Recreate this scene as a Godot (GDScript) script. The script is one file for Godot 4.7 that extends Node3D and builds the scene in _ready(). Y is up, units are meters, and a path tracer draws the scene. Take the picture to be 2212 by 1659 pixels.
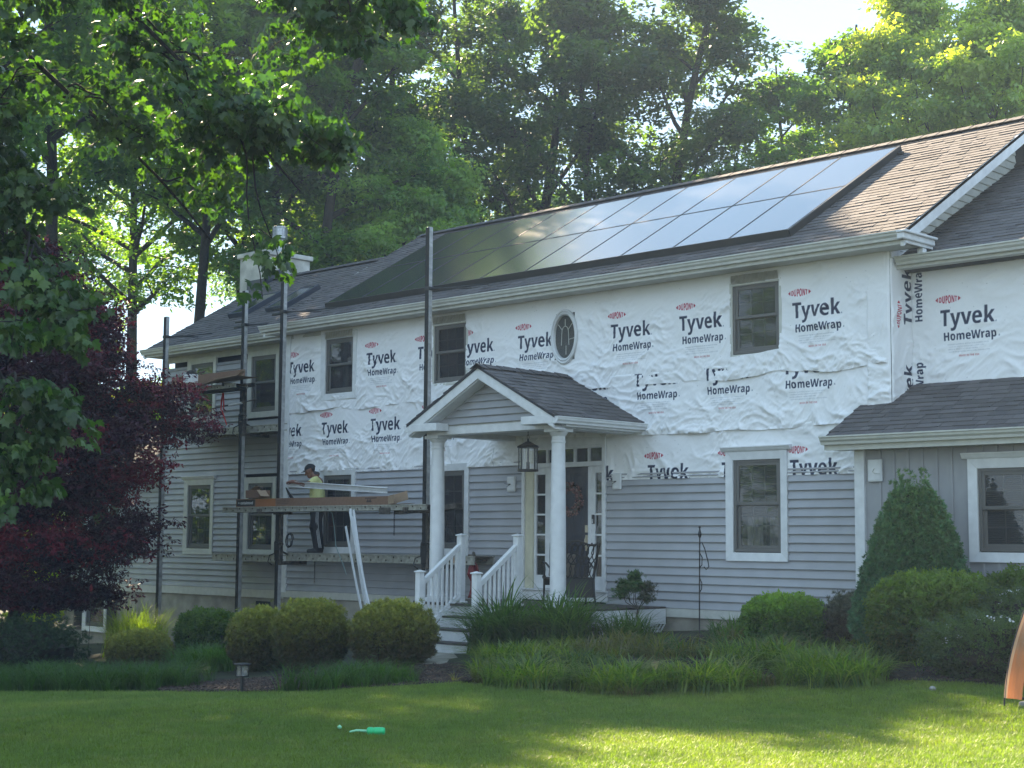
extends Node3D
# A two-storey house being re-sided, seen over a lawn. Facade lies in z = 0, x to the right along it, y up, metres.

const CAMERA_AT := Vector3(17.37, 1.75, 19.06)
const PITCH := 0.099
const YAW := 0.7794
const ROLL := 0.007
const FOCAL := 3366.0      # in pixels of a picture 2212 wide and 1659 high
const SUN_TO := Vector3(0.760, -0.545, 0.355)
const ROOF := 0.583        # rise per metre of the main roofs

var R := RandomNumberGenerator.new()
var taken := {}
var mats := {}
var texs := {}

func _ready():
	var cam := Camera3D.new()
	cam.name = "camera"
	cam.fov = rad_to_deg(2.0 * atan(1659.0 / 2.0 / FOCAL))
	cam.near = 0.1
	cam.far = 600.0
	var fw := Vector3(-sin(YAW) * cos(PITCH), sin(PITCH), -cos(YAW) * cos(PITCH))
	var rt := Vector3(cos(YAW), 0, -sin(YAW))
	var up := rt.cross(fw)
	cam.transform = Transform3D(Basis(rt * cos(ROLL) + up * sin(ROLL), up * cos(ROLL) - rt * sin(ROLL), -fw), CAMERA_AT)
	add_child(cam)
	cam.current = true

	var env := Environment.new()
	env.background_mode = Environment.BG_SKY
	var sky := Sky.new()
	var sm := ProceduralSkyMaterial.new()
	sm.sky_top_color = Color(0.50, 0.605, 0.715)
	sm.sky_horizon_color = Color(0.765, 0.862, 0.925)
	sm.sky_curve = 0.18
	sm.ground_bottom_color = Color(0.20, 0.22, 0.17)
	sm.ground_horizon_color = Color(0.50, 0.56, 0.52)
	sm.sky_energy_multiplier = 0.74
	sky.sky_material = sm
	env.sky = sky
	env.tonemap_mode = Environment.TONE_MAPPER_LINEAR
	env.tonemap_exposure = 5.9
	env.fog_enabled = true
	env.fog_density = 0.0011
	env.fog_light_color = Color(0.80, 0.90, 1.0)
	env.sdfgi_enabled = true
	env.ssao_enabled = true
	env.ssil_enabled = true
	var we := WorldEnvironment.new()
	we.name = "environment"
	we.environment = env
	add_child(we)

	var sun := DirectionalLight3D.new()
	sun.name = "sun"
	sun.light_energy = 1.6
	sun.light_color = Color(1.0, 0.90, 0.76)
	sun.light_angular_distance = 0.53
	sun.shadow_enabled = true
	sun.transform = Transform3D(Basis.looking_at(SUN_TO.normalized(), Vector3.UP), Vector3(-30, 25, -8))
	add_child(sun)

	R.seed = 11
	textures()
	materials()
	ground()
	house()
	porch()
	solar()
	scaffold()
	worker()
	yard_things()
	beds()
	trees()
	lawn()

# ------------------------------------------------------------------ naming and placing
func numbered(called: String) -> String:
	if not taken.has(called):
		taken[called] = 0
		return called
	taken[called] += 1
	return "%s_%03d" % [called, taken[called]]

func tag(o: Node, label: String, category: String, group := "", kind := "") -> Node:
	if label:
		o.set_meta("label", label)
	if category:
		o.set_meta("category", category)
	if group:
		o.set_meta("group", group)
	if kind:
		o.set_meta("kind", kind)
	return o

func thing(called: String, label: String, category: String, at := Vector3.ZERO, turn := 0.0, group := "") -> Node3D:
	var o := Node3D.new()
	o.name = numbered(called)
	add_child(o)
	o.position = at
	o.rotation.y = turn
	tag(o, label, category, group)
	return o

func node(called: String, parent: Node, at := Vector3.ZERO) -> Node3D:
	var o := Node3D.new()
	o.name = called
	o.position = at
	parent.add_child(o, true)
	return o

func obj(called: String, shape, m: Material, parent: Node = null, at := Vector3.ZERO) -> MeshInstance3D:
	var o := MeshInstance3D.new()
	o.mesh = shape.commit() if shape is MB else shape
	o.material_override = m
	if parent == null:
		o.name = numbered(called)
		add_child(o)
	else:
		o.name = called
		parent.add_child(o, true)
	o.position = at
	return o

func structure(called: String, shape, m: Material) -> MeshInstance3D:
	var o := obj(called, shape, m)
	o.set_meta("kind", "structure")
	return o

func pix(dx: float, dy: float, depth: float) -> Vector3:   # a point at this depth, found by its bearing from where the photographer stood
	var fw := Vector3(-sin(YAW) * cos(PITCH), sin(PITCH), -cos(YAW) * cos(PITCH))
	var rt := Vector3(cos(YAW), 0, -sin(YAW))
	var up := rt.cross(fw)
	return CAMERA_AT + (fw + rt * (dx - 1106.0) / FOCAL - up * (dy - 829.5) / FOCAL) * depth

func gy(x: float, z: float) -> float:
	return 0.22 + 0.064 * clampf(x, -20, 4) - 0.07 * clampf(z, 0, 6)

func on_ground(x: float, z: float) -> Vector3:
	return Vector3(x, gy(x, z), z)

func rr(a: float, b: float) -> float:
	return R.randf_range(a, b)

# ------------------------------------------------------------------ mesh building: triangles are given counterclockwise as seen from outside
class MB:
	var v := PackedVector3Array()
	var n := PackedVector3Array()
	var u := PackedVector2Array()
	var c := PackedColorArray()
	var col := Color.WHITE
	var xf := Transform3D.IDENTITY
	func tri(a: Vector3, b: Vector3, d: Vector3):
		a = xf * a
		b = xf * b
		d = xf * d
		var m := (b - a).cross(d - a).normalized()
		v.append(a); v.append(d); v.append(b)
		for i in 3:
			n.append(m)
			u.append(Vector2.ZERO)
			c.append(col)
	func tris(a: Vector3, b: Vector3, d: Vector3, na: Vector3, nb: Vector3, nd: Vector3):
		v.append(xf * a); v.append(xf * d); v.append(xf * b)
		n.append((xf.basis * na).normalized()); n.append((xf.basis * nd).normalized()); n.append((xf.basis * nb).normalized())
		for i in 3:
			u.append(Vector2.ZERO)
			c.append(col)
	func quad(a: Vector3, b: Vector3, d: Vector3, e: Vector3):
		tri(a, b, d)
		tri(a, d, e)
	func quad_uv(a: Vector3, b: Vector3, d: Vector3, e: Vector3, ua: Vector2, ue: Vector2):
		var k := v.size()
		quad(a, b, d, e)
		var t := [ua, ue, Vector2(ue.x, ua.y), ua, Vector2(ua.x, ue.y), ue]
		for i in 6:
			u[k + i] = t[i]
	func box(at: Vector3, s: Vector3, bs := Basis.IDENTITY):
		var h := s * 0.5
		var p := []
		for i in 8:
			p.append(at + bs * Vector3(h.x if i & 1 else -h.x, h.y if i & 2 else -h.y, h.z if i & 4 else -h.z))
		quad(p[4], p[5], p[7], p[6])
		quad(p[1], p[0], p[2], p[3])
		quad(p[5], p[1], p[3], p[7])
		quad(p[0], p[4], p[6], p[2])
		quad(p[6], p[7], p[3], p[2])
		quad(p[0], p[1], p[5], p[4])
	func span(lo: Vector3, hi: Vector3):
		box((lo + hi) * 0.5, hi - lo)
	func soft(lo: Vector3, hi: Vector3, r: float):   # a box whose edges are chamfered, so that they catch light
		var h := (hi - lo) * 0.5
		var at := (lo + hi) * 0.5
		var a := h - Vector3(r, r, r)
		for ax in 3:
			var e := Vector3.ZERO; e[ax] = 1.0
			var f := Vector3.ZERO; f[(ax + 1) % 3] = 1.0
			var g := Vector3.ZERO; g[(ax + 2) % 3] = 1.0
			for s in [-1.0, 1.0]:
				var o: Vector3 = at + e * h[ax] * s
				var fa: Vector3 = f * a[(ax + 1) % 3] * s
				var ga: Vector3 = g * a[(ax + 2) % 3]
				quad(o - fa - ga, o + fa - ga, o + fa + ga, o - fa + ga)
			for s in [-1.0, 1.0]:
				for t in [-1.0, 1.0]:
					var p1: Vector3 = at + f * h[(ax + 1) % 3] * s + g * a[(ax + 2) % 3] * t
					var p2: Vector3 = at + f * a[(ax + 1) % 3] * s + g * h[(ax + 2) % 3] * t
					var l: Vector3 = e * a[ax] * s * t
					quad(p1 - l, p1 + l, p2 + l, p2 - l)
		for i in 8:
			var s := Vector3(1 if i & 1 else -1, 1 if i & 2 else -1, 1 if i & 4 else -1)
			var p1 := at + Vector3(h.x, a.y, a.z) * s
			var p2 := at + Vector3(a.x, h.y, a.z) * s
			var p3 := at + Vector3(a.x, a.y, h.z) * s
			if s.x * s.y * s.z > 0:
				tri(p1, p2, p3)
			else:
				tri(p1, p3, p2)
	func bar(a: Vector3, b: Vector3, w: float, h: float, upv := Vector3.UP):
		var d := (b - a)
		var l := d.length()
		d /= l
		if absf(d.dot(upv)) > 0.98:
			upv = Vector3(1, 0, 0)
		var s := d.cross(upv).normalized()
		box((a + b) * 0.5, Vector3(w, h, l), Basis(s, s.cross(d), -d))
	func tube(p: Array, r0: float, r1: float, sides := 6):
		var k := p.size()
		var ring := []
		var nr := []
		var side := Vector3.ZERO
		for i in k:
			var d: Vector3 = ((p[mini(i + 1, k - 1)] as Vector3) - (p[maxi(i - 1, 0)] as Vector3)).normalized()
			if side == Vector3.ZERO:
				side = d.cross(Vector3.UP if absf(d.y) < 0.9 else Vector3.RIGHT).normalized()
			else:
				side = (side - d * side.dot(d)).normalized()
			var o := side.cross(d)
			var rad := lerpf(r0, r1, float(i) / (k - 1))
			var q := []
			var m := []
			for j in sides:
				var t := TAU * j / sides
				var w := side * cos(t) + o * sin(t)
				m.append(w)
				q.append((p[i] as Vector3) + w * rad)
			ring.append(q)
			nr.append(m)
		for i in k - 1:
			for j in sides:
				var j2 := (j + 1) % sides
				tris(ring[i][j], ring[i + 1][j2], ring[i][j2], nr[i][j], nr[i + 1][j2], nr[i][j2])
				tris(ring[i][j], ring[i + 1][j], ring[i + 1][j2], nr[i][j], nr[i + 1][j], nr[i + 1][j2])
		for j in range(1, sides - 1):
			tri(ring[0][0], ring[0][j], ring[0][j + 1])
			tri(ring[k - 1][0], ring[k - 1][j + 1], ring[k - 1][j])
	func lathe(prof: Array, at := Vector3.ZERO, segs := 20, sx := 1.0, sz := 1.0):   # prof: Vector2(radius, height) from the bottom up
		for i in prof.size() - 1:
			var a: Vector2 = prof[i]
			var b: Vector2 = prof[i + 1]
			var m := Vector2(b.y - a.y, a.x - b.x).normalized()
			for j in segs:
				var t0 := TAU * j / segs
				var t1 := TAU * (j + 1) / segs
				var d0 := Vector3(cos(t0) * sx, 0, -sin(t0) * sz)
				var d1 := Vector3(cos(t1) * sx, 0, -sin(t1) * sz)
				var n0 := d0 * m.x + Vector3.UP * m.y
				var n1 := d1 * m.x + Vector3.UP * m.y
				var p := [at + d0 * a.x + Vector3.UP * a.y, at + d1 * a.x + Vector3.UP * a.y, at + d1 * b.x + Vector3.UP * b.y, at + d0 * b.x + Vector3.UP * b.y]
				if a.x > 0.0:
					tris(p[0], p[1], p[2], n0, n1, n1)
				if b.x > 0.0:
					tris(p[0], p[2], p[3], n0, n1, n0)
	func extrude(poly: PackedVector2Array, length: float, t := Transform3D.IDENTITY):   # poly counterclockwise in x, y, swept along +z
		var keep := xf
		xf = xf * t
		var k := poly.size()
		for i in k:
			var a := poly[i]
			var b := poly[(i + 1) % k]
			quad(Vector3(a.x, a.y, length), Vector3(a.x, a.y, 0), Vector3(b.x, b.y, 0), Vector3(b.x, b.y, length))
		var ids := Geometry2D.triangulate_polygon(poly)
		for i in range(0, ids.size(), 3):
			var a := poly[ids[i]]
			var b := poly[ids[i + 1]]
			var d := poly[ids[i + 2]]
			if (b - a).cross(d - a) < 0:
				var e := b
				b = d
				d = e
			tri(Vector3(a.x, a.y, length), Vector3(b.x, b.y, length), Vector3(d.x, d.y, length))
			tri(Vector3(a.x, a.y, 0), Vector3(d.x, d.y, 0), Vector3(b.x, b.y, 0))
		xf = keep
	func commit() -> ArrayMesh:
		var a := []
		a.resize(Mesh.ARRAY_MAX)
		a[Mesh.ARRAY_VERTEX] = v
		a[Mesh.ARRAY_NORMAL] = n
		a[Mesh.ARRAY_TEX_UV] = u
		a[Mesh.ARRAY_COLOR] = c
		var m := ArrayMesh.new()
		if v.size():
			m.add_surface_from_arrays(Mesh.PRIMITIVE_TRIANGLES, a)
		return m

const TO_LEFT := Basis(Vector3(0, 0, 1), Vector3(0, 1, 0), Vector3(-1, 0, 0))   # an extrusion runs towards -x, its x becomes +z

# ------------------------------------------------------------------ textures and materials
func noise(freq: float, octaves: int, sd: int, ridged := false) -> FastNoiseLite:
	var f := FastNoiseLite.new()
	f.noise_type = FastNoiseLite.TYPE_SIMPLEX_SMOOTH
	f.frequency = freq
	f.seed = sd
	f.fractal_type = FastNoiseLite.FRACTAL_RIDGED if ridged else FastNoiseLite.FRACTAL_FBM
	f.fractal_octaves = octaves
	return f

func grey(size: int, f: FastNoiseLite, lo: float, hi: float) -> ImageTexture:
	var im := f.get_seamless_image(size, size)
	im.convert(Image.FORMAT_L8)
	var d := im.get_data()
	for i in d.size():
		d[i] = int(255.0 * lerpf(lo, hi, d[i] / 255.0))
	return ImageTexture.create_from_image(Image.create_from_data(size, size, false, Image.FORMAT_L8, d))

func textures():
	texs.grain = grey(256, noise(0.25, 3, 1), 0.60, 1.0)
	texs.mottle = grey(256, noise(0.02, 5, 2), 0.72, 1.0)
	texs.faint = grey(256, noise(0.02, 5, 3), 0.90, 1.0)
	texs.dirt = grey(256, noise(0.012, 6, 4), 0.35, 1.0)
	texs.bump = grey(256, noise(0.06, 4, 5), 0.0, 1.0)
	texs.bark = grey(256, noise(0.05, 5, 6, true), 0.25, 1.0)

func mat(key: String, c: Color, rough := 0.7, o := {}) -> StandardMaterial3D:   # c: linear base colour
	var m := StandardMaterial3D.new()
	m.resource_name = key
	var s := c.linear_to_srgb()
	s.a = c.a
	m.albedo_color = s
	m.roughness = rough
	m.metallic = o.get("metal", 0.0)
	m.metallic_specular = o.get("spec", 0.5)
	if o.has("tex"):
		m.albedo_texture = texs[o.tex]
		m.uv1_triplanar = true
		m.uv1_world_triplanar = o.get("world", true)
		var k: float = o.get("scale", 1.0)
		m.uv1_scale = Vector3(k, k, k) if not o.has("stretch") else o.stretch
	if o.has("bump"):
		m.heightmap_enabled = true
		m.heightmap_texture = texs[o.get("bumptex", "bump")]
		m.heightmap_scale = o.bump
		if not o.has("tex"):
			m.uv1_triplanar = true
			m.uv1_world_triplanar = o.get("world", true)
			var k: float = o.get("scale", 1.0)
			m.uv1_scale = Vector3(k, k, k)
	if o.has("vc"):
		m.vertex_color_use_as_albedo = true
	if o.has("back"):
		m.backlight_enabled = true
		m.backlight = o.back
	if o.has("alpha"):
		m.transparency = BaseMaterial3D.TRANSPARENCY_ALPHA
		m.albedo_color.a = o.alpha
	m.cull_mode = BaseMaterial3D.CULL_DISABLED if o.has("two") else BaseMaterial3D.CULL_BACK
	mats[key] = m
	return m

func materials():
	mat("siding", Color(0.40, 0.405, 0.425), 0.5, {"tex": "faint", "scale": 0.35})
	mat("board", Color(0.35, 0.355, 0.365), 0.55, {"tex": "faint", "scale": 0.35})
	mat("white", Color(0.76, 0.77, 0.77), 0.45, {"tex": "faint", "scale": 0.8})
	mat("cream", Color(0.66, 0.62, 0.45), 0.5, {"tex": "faint", "scale": 0.8})
	mat("trim", Color(0.60, 0.60, 0.54), 0.5, {"tex": "faint", "scale": 0.8})
	mat("soffit", Color(0.50, 0.50, 0.46), 0.6)
	mat("concrete", Color(0.42, 0.39, 0.32), 0.9, {"tex": "mottle", "scale": 0.35, "bump": 0.3})
	mat("sash", Color(0.115, 0.112, 0.105), 0.5)
	mat("inside", Color(0.020, 0.024, 0.030), 0.9)
	mat("blind", Color(0.07, 0.075, 0.08), 0.7)
	mat("curtain", Color(0.34, 0.33, 0.31), 0.9)
	mat("glass", Color(0.035, 0.042, 0.05), 0.02, {"alpha": 0.55})
	mat("clear", Color(0.85, 0.88, 0.88), 0.03, {"alpha": 0.12})
	mat("leaded", Color(0.06, 0.065, 0.06), 0.03, {"bump": 3.0, "scale": 3.0, "spec": 0.9})
	mat("foil", Color(0.62, 0.60, 0.52), 0.28, {"metal": 0.8, "bump": 2.0, "scale": 9.0})
	mat("rot", Color(0.12, 0.08, 0.05), 0.9, {"tex": "dirt", "scale": 2.0})
	mat("roofdeck", Color(0.04, 0.042, 0.05), 0.95)
	mat("fill", Color(0.05, 0.05, 0.05), 0.95)
	for i in 5:
		mat("shingle%d" % i, Color(0.158, 0.146, 0.148) * [0.80, 0.92, 1.0, 1.07, 1.20][i], 0.95, {"tex": "grain", "scale": 2.2})
	mat("shingles", Color(1, 1, 1), 0.95, {"vc": true, "tex": "grain", "scale": 2.2})
	mat("black", Color(0.014, 0.015, 0.017), 0.45)
	mat("rubber", Color(0.010, 0.011, 0.011), 0.8)
	mat("iron", Color(0.012, 0.013, 0.014), 0.5, {"spec": 0.5})
	mat("steel", Color(0.60, 0.60, 0.59), 0.42, {"metal": 0.35, "tex": "mottle", "scale": 1.5})
	mat("galv", Color(0.50, 0.52, 0.54), 0.35, {"metal": 0.9, "tex": "mottle", "scale": 3.0})
	mat("alu", Color(0.46, 0.45, 0.38), 0.55, {"metal": 0.15, "tex": "mottle", "scale": 1.6})
	mat("oldwood", Color(0.16, 0.14, 0.115), 0.85, {"tex": "dirt", "scale": 2.0})
	mat("cardboard", Color(0.215, 0.125, 0.078), 0.85, {"tex": "faint", "scale": 2.0})
	mat("cardin", Color(0.36, 0.25, 0.16), 0.85, {"tex": "faint", "scale": 2.0})
	mat("cardorange", Color(0.30, 0.115, 0.04), 0.8)
	mat("label", Color(0.02, 0.02, 0.022), 0.5)
	mat("paper", Color(0.72, 0.72, 0.70), 0.7)
	mat("print", Color(0.055, 0.035, 0.025), 0.8)
	mat("red", Color(0.50, 0.02, 0.02), 0.6)
	mat("deckboard", Color(0.085, 0.070, 0.065), 0.7, {"tex": "mottle", "scale": 1.0})
	mat("navy", Color(0.012, 0.018, 0.036), 0.35)
	mat("brass", Color(0.45, 0.40, 0.30), 0.35, {"metal": 0.8})
	mat("stucco", Color(0.68, 0.67, 0.62), 0.9, {"tex": "mottle", "scale": 0.4})
	mat("solar", Color(0.030, 0.033, 0.045), 0.22, {"spec": 0.8})
	mats.solar.clearcoat_enabled = true
	mats.solar.clearcoat = 1.0
	mats.solar.clearcoat_roughness = 0.13
	mat("flash", Color(0.03, 0.035, 0.05), 0.5)
	mat("dirt", Color(0.045, 0.055, 0.018), 1.0, {"tex": "dirt", "scale": 0.3})
	mat("mulchbed", Color(0.022, 0.016, 0.013), 1.0, {"tex": "dirt", "scale": 1.2, "bump": 3.0})
	mat("stone", Color(0.40, 0.38, 0.33), 0.9, {"tex": "mottle", "scale": 2.0})

# ------------------------------------------------------------------ the ground
func ground():
	var m := MB.new()
	var xs := [-220.0, -120.0, -60.0, -40.0]
	var k := -24.0
	while k <= 24.0:
		xs.append(k)
		k += 0.6
	xs.append_array([40.0, 70.0, 120.0, 220.0])
	var zs := [-220.0, -120.0, -60.0, -30.0]
	k = -12.0
	while k <= 26.0:
		zs.append(k)
		k += 0.6
	zs.append_array([40.0, 70.0, 120.0, 220.0])
	var nz := noise(0.25, 3, 9)
	for i in xs.size() - 1:
		for j in zs.size() - 1:
			var p := []
			for q in [[i, j + 1], [i + 1, j + 1], [i + 1, j], [i, j]]:
				var x: float = xs[q[0]]
				var z: float = zs[q[1]]
				p.append(Vector3(x, gy(x, z) + 0.02 * nz.get_noise_2d(x, z), z))
			m.quad(p[0], p[1], p[2], p[3])
	structure("ground", m, mats.dirt)

# ------------------------------------------------------------------ lettering, drawn into an image
var base_of := 0.0
func letters(text: String, bold: bool) -> Array:   # [triangle corners, bounds]
	var f := SystemFont.new()
	f.font_names = PackedStringArray(["Droid Sans"])
	f.font_weight = 700 if bold else 400
	var t := TextMesh.new()
	t.text = text
	t.font = f
	t.font_size = 64
	t.pixel_size = 0.01
	t.depth = 0.0
	t.curve_step = 2.0
	var a := t.get_mesh_arrays()
	var p := PackedVector2Array()
	var vs: PackedVector3Array = a[Mesh.ARRAY_VERTEX]
	var ix = a[Mesh.ARRAY_INDEX]
	var lo := Vector2(1e9, 1e9)
	var hi := -lo
	var count: int = ix.size() if ix != null else vs.size()
	for i in count:
		var q: Vector3 = vs[ix[i] if ix != null else i]
		p.append(Vector2(q.x, q.y))
		lo = Vector2(minf(lo.x, q.x), minf(lo.y, q.y))
		hi = Vector2(maxf(hi.x, q.x), maxf(hi.y, q.y))
	if base_of == 0.0 and text != "H":
		var hh := letters("H", true)
		base_of = (hh[1] as Rect2).position.y
	return [p, Rect2(lo, hi - lo), base_of]

class Sheet:   # a printed sheet: metres to pixels, with the print kept as coverage
	var im: Image
	var ppm: float
	var org: Vector2      # lower left, metres
	var size: Vector2
	func _init(o: Vector2, s: Vector2, p: float, base: Color):
		org = o
		size = s
		ppm = p
		im = Image.create(int(s.x * p), int(s.y * p), false, Image.FORMAT_RGB8)
		im.fill(base)
	func put(px: int, py: int, col: Color, k: float):
		if px >= 0 and py >= 0 and px < im.get_width() and py < im.get_height() and k > 0.0:
			im.set_pixel(px, py, im.get_pixel(px, py).lerp(col, k))
	func poly(tris: PackedVector2Array, col: Color, k := 1.0):   # triangles in metres
		if tris.is_empty():
			return
		var lo := tris[0]
		var hi := tris[0]
		for q in tris:
			lo = lo.min(q)
			hi = hi.max(q)
		var x0 := int(floor((lo.x - org.x) * ppm)) - 1
		var y0 := int(floor((org.y + size.y - hi.y) * ppm)) - 1
		var w := int((hi.x - lo.x) * ppm) + 4
		var h := int((hi.y - lo.y) * ppm) + 4
		var cov := PackedByteArray()
		cov.resize(w * h * 9)
		for i in range(0, tris.size(), 3):
			var t := []
			for j in 3:
				var q := tris[i + j]
				t.append(Vector2(((q.x - org.x) * ppm - x0) * 3.0, ((org.y + size.y - q.y) * ppm - y0) * 3.0))
			var area: float = (t[1] - t[0]).cross(t[2] - t[0])
			if absf(area) < 1e-9:
				continue
			var ax := int(maxf(0, minf(t[0].x, minf(t[1].x, t[2].x))))
			var bx := int(minf(w * 3 - 1, maxf(t[0].x, maxf(t[1].x, t[2].x)) + 1))
			var ay := int(maxf(0, minf(t[0].y, minf(t[1].y, t[2].y))))
			var by := int(minf(h * 3 - 1, maxf(t[0].y, maxf(t[1].y, t[2].y)) + 1))
			for y in range(ay, by + 1):
				for x in range(ax, bx + 1):
					var p := Vector2(x + 0.5, y + 0.5)
					var e0: float = (t[1] - t[0]).cross(p - t[0]) / area
					var e1: float = (t[2] - t[1]).cross(p - t[1]) / area
					var e2: float = (t[0] - t[2]).cross(p - t[2]) / area
					if e0 >= 0 and e1 >= 0 and e2 >= 0:
						cov[y * w * 3 + x] = 1
		for y in h:
			for x in w:
				var s := 0
				for dy in 3:
					var b := (y * 3 + dy) * w * 3 + x * 3
					s += cov[b] + cov[b + 1] + cov[b + 2]
				put(x0 + x, y0 + y, col, k * s / 9.0)
	func text(l: Array, at: Vector2, w: float, h: float, capital: float, col: Color, k := 1.0, turned := false):   # at: left end of the baseline; capital: height of a capital in the font's own units
		var b: Rect2 = l[1]
		var base_line: float = l[2]
		var out := PackedVector2Array()
		for q in l[0]:
			var p := Vector2((q.x - b.position.x) / b.size.x * w, (q.y - base_line) * h / capital)
			out.append(at + (Vector2(-p.y, p.x) if turned else p))
		poly(out, col, k)
	func bulge(l: Array, at: Vector2, w: float, h: float, col: Color, turned := false):   # letters tall in the middle of the word, between two points
		var b: Rect2 = l[1]
		var out := PackedVector2Array()
		for q in l[0]:
			var s: float = (q.x - b.position.x) / b.size.x
			var t: float = (q.y - b.position.y) / b.size.y - 0.5
			var p := Vector2(w * (0.14 + 0.72 * s), h * 0.5 + t * h * (1.0 - 0.45 * pow(2.0 * s - 1.0, 2.0)))
			out.append(at + (Vector2(-p.y, p.x) if turned else p))
		for e in [[0.0, 0.10], [1.0, 0.90]]:
			for q in [Vector2(e[0], 0.5), Vector2(e[1], 0.22), Vector2(e[1], 0.78)]:
				var p := Vector2(w * q.x, h * q.y)
				out.append(at + (Vector2(-p.y, p.x) if turned else p))
		poly(out, col)

var words := {}

func logo(s: Sheet, at: Vector2, turned := false):   # the printed block: at = left end of the big word's baseline
	var navy := Color(0.10, 0.15, 0.27)
	var red := Color(0.66, 0.10, 0.20)
	var gray := Color(0.55, 0.57, 0.60)
	var go := func(x: float, y: float) -> Vector2:
		return at + (Vector2(-y, x) if turned else Vector2(x, y))
	s.text(words.big, go.call(0, 0), 0.82, 0.225, words.cap, navy, 1.0, turned)
	s.text(words.small, go.call(0.05, -0.21), 0.79, 0.115, words.cap, navy, 1.0, turned)
	s.bulge(words.maker, go.call(-0.07, 0.315), 0.39, 0.115, red, turned)
	for i in 4:
		s.text(words.fine, go.call(0.10 + 0.02 * (i % 2), -0.275 - 0.035 * i), 0.62 - 0.08 * (i % 3), 0.016, words.cap, gray, 0.75, turned)
	s.text(words.made, go.call(0.28, -0.445), 0.30, 0.026, words.cap, Color(0.72, 0.42, 0.42), 0.9, turned)
	for q in [Vector2(0.83, 0.0), Vector2(0.87, -0.2)]:
		var c: Vector2 = go.call(q.x + 0.012, q.y + 0.012)
		s.poly(PackedVector2Array([c + Vector2(-0.012, -0.012), c + Vector2(0.012, -0.012), c + Vector2(0, 0.014)]), navy, 0.5)

# ------------------------------------------------------------------ crumpled house wrap
func lay_sheet(parent: Node, called: String, org: Vector3, ud: Vector3, nd: Vector3, ext: Rect2, s: Sheet, holes: Array, sd: int, amp: float, ragged := 0.0, lift := 0.0) -> MeshInstance3D:
	# org + ud * u + UP * v; ext in (u, v)
	var n1 := noise(0.95, 4, sd, true)
	var n5 := noise(1.9, 2, sd + 7, true)
	var n2 := noise(0.55, 2, sd + 1)
	var n3 := noise(5.5, 3, sd + 2, true)
	var n4 := noise(1.1, 2, sd + 3)
	var step := 0.019
	var nu := int(ceil(ext.size.x / step))
	var nv := int(ceil(ext.size.y / step))
	var p := PackedVector3Array()
	var uv := PackedVector2Array()
	p.resize((nu + 1) * (nv + 1))
	uv.resize(p.size())
	for j in nv + 1:
		for i in nu + 1:
			var a := ext.position.x + ext.size.x * i / nu
			var b := ext.position.y + ext.size.y * j / nv
			var low := (1.0 - float(j) / nv)
			if ragged > 0.0:
				b += ragged * n4.get_noise_2d(a * 0.7, 3.0) * low * low + 0.03 * ragged * n3.get_noise_2d(a, 7.0) * low
			var wa := a + 0.25 * n2.get_noise_2d(a, b)
			var wb := b + 0.35 * n2.get_noise_2d(b + 9.0, a)
			var where := 0.18 + 1.25 * maxf(0.0, n4.get_noise_2d(a * 0.8, b * 1.2) + 0.15) + 1.0 * low * low
			var h := amp * 1.25 * where * pow(maxf(0.0, n1.get_noise_2d(wa + wb * 0.6, wb * 1.25 - wa * 0.35)), 1.6)
			h += amp * 0.7 * where * pow(maxf(0.0, n5.get_noise_2d(wa * 0.7 - wb * 1.1, wb * 0.8 + wa * 0.5)), 1.8)
			h += amp * 0.30 * where * pow(maxf(0.0, n3.get_noise_2d(wa - 0.5 * wb, wb)), 1.3)
			h += amp * 1.1 * (0.5 + 0.5 * n2.get_noise_2d(a * 1.7 + 4.0, b * 1.7))
			if i == 0 or i == nu or j == nv:
				h *= 0.15
			p[j * (nu + 1) + i] = org + ud * a + Vector3.UP * b + nd * (h + lift + 0.004 * low)
			uv[j * (nu + 1) + i] = Vector2((a - s.org.x) / s.size.x, 1.0 - (b - s.org.y) / s.size.y)
	var n := PackedVector3Array()
	n.resize(p.size())
	for j in nv + 1:
		for i in nu + 1:
			var e := p[j * (nu + 1) + mini(i + 1, nu)] - p[j * (nu + 1) + maxi(i - 1, 0)]
			var f := p[mini(j + 1, nv) * (nu + 1) + i] - p[maxi(j - 1, 0) * (nu + 1) + i]
			n[j * (nu + 1) + i] = e.cross(f).normalized() * (1.0 if ud.cross(Vector3.UP).dot(nd) > 0 else -1.0)
	var ix := PackedInt32Array()
	for j in nv:
		for i in nu:
			var c := Vector2(ext.position.x + ext.size.x * (i + 0.5) / nu, ext.position.y + ext.size.y * (j + 0.5) / nv)
			var hole := false
			for r in holes:
				if r.has_point(c):
					hole = true
			if hole:
				continue
			var k := j * (nu + 1) + i
			ix.append_array([k, k + nu + 2, k + 1, k, k + nu + 1, k + nu + 2])
	var arr := []
	arr.resize(Mesh.ARRAY_MAX)
	arr[Mesh.ARRAY_VERTEX] = p
	arr[Mesh.ARRAY_NORMAL] = n
	arr[Mesh.ARRAY_TEX_UV] = uv
	arr[Mesh.ARRAY_INDEX] = ix
	var m := ArrayMesh.new()
	m.add_surface_from_arrays(Mesh.PRIMITIVE_TRIANGLES, arr)
	var k := StandardMaterial3D.new()
	k.resource_name = "house_wrap"
	k.albedo_texture = ImageTexture.create_from_image(s.im)
	k.albedo_color = Color(0.97, 0.97, 0.97)
	k.roughness = 0.40
	k.metallic_specular = 0.4
	k.cull_mode = BaseMaterial3D.CULL_DISABLED
	k.texture_repeat = false
	return obj(called, m, k, parent)

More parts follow.
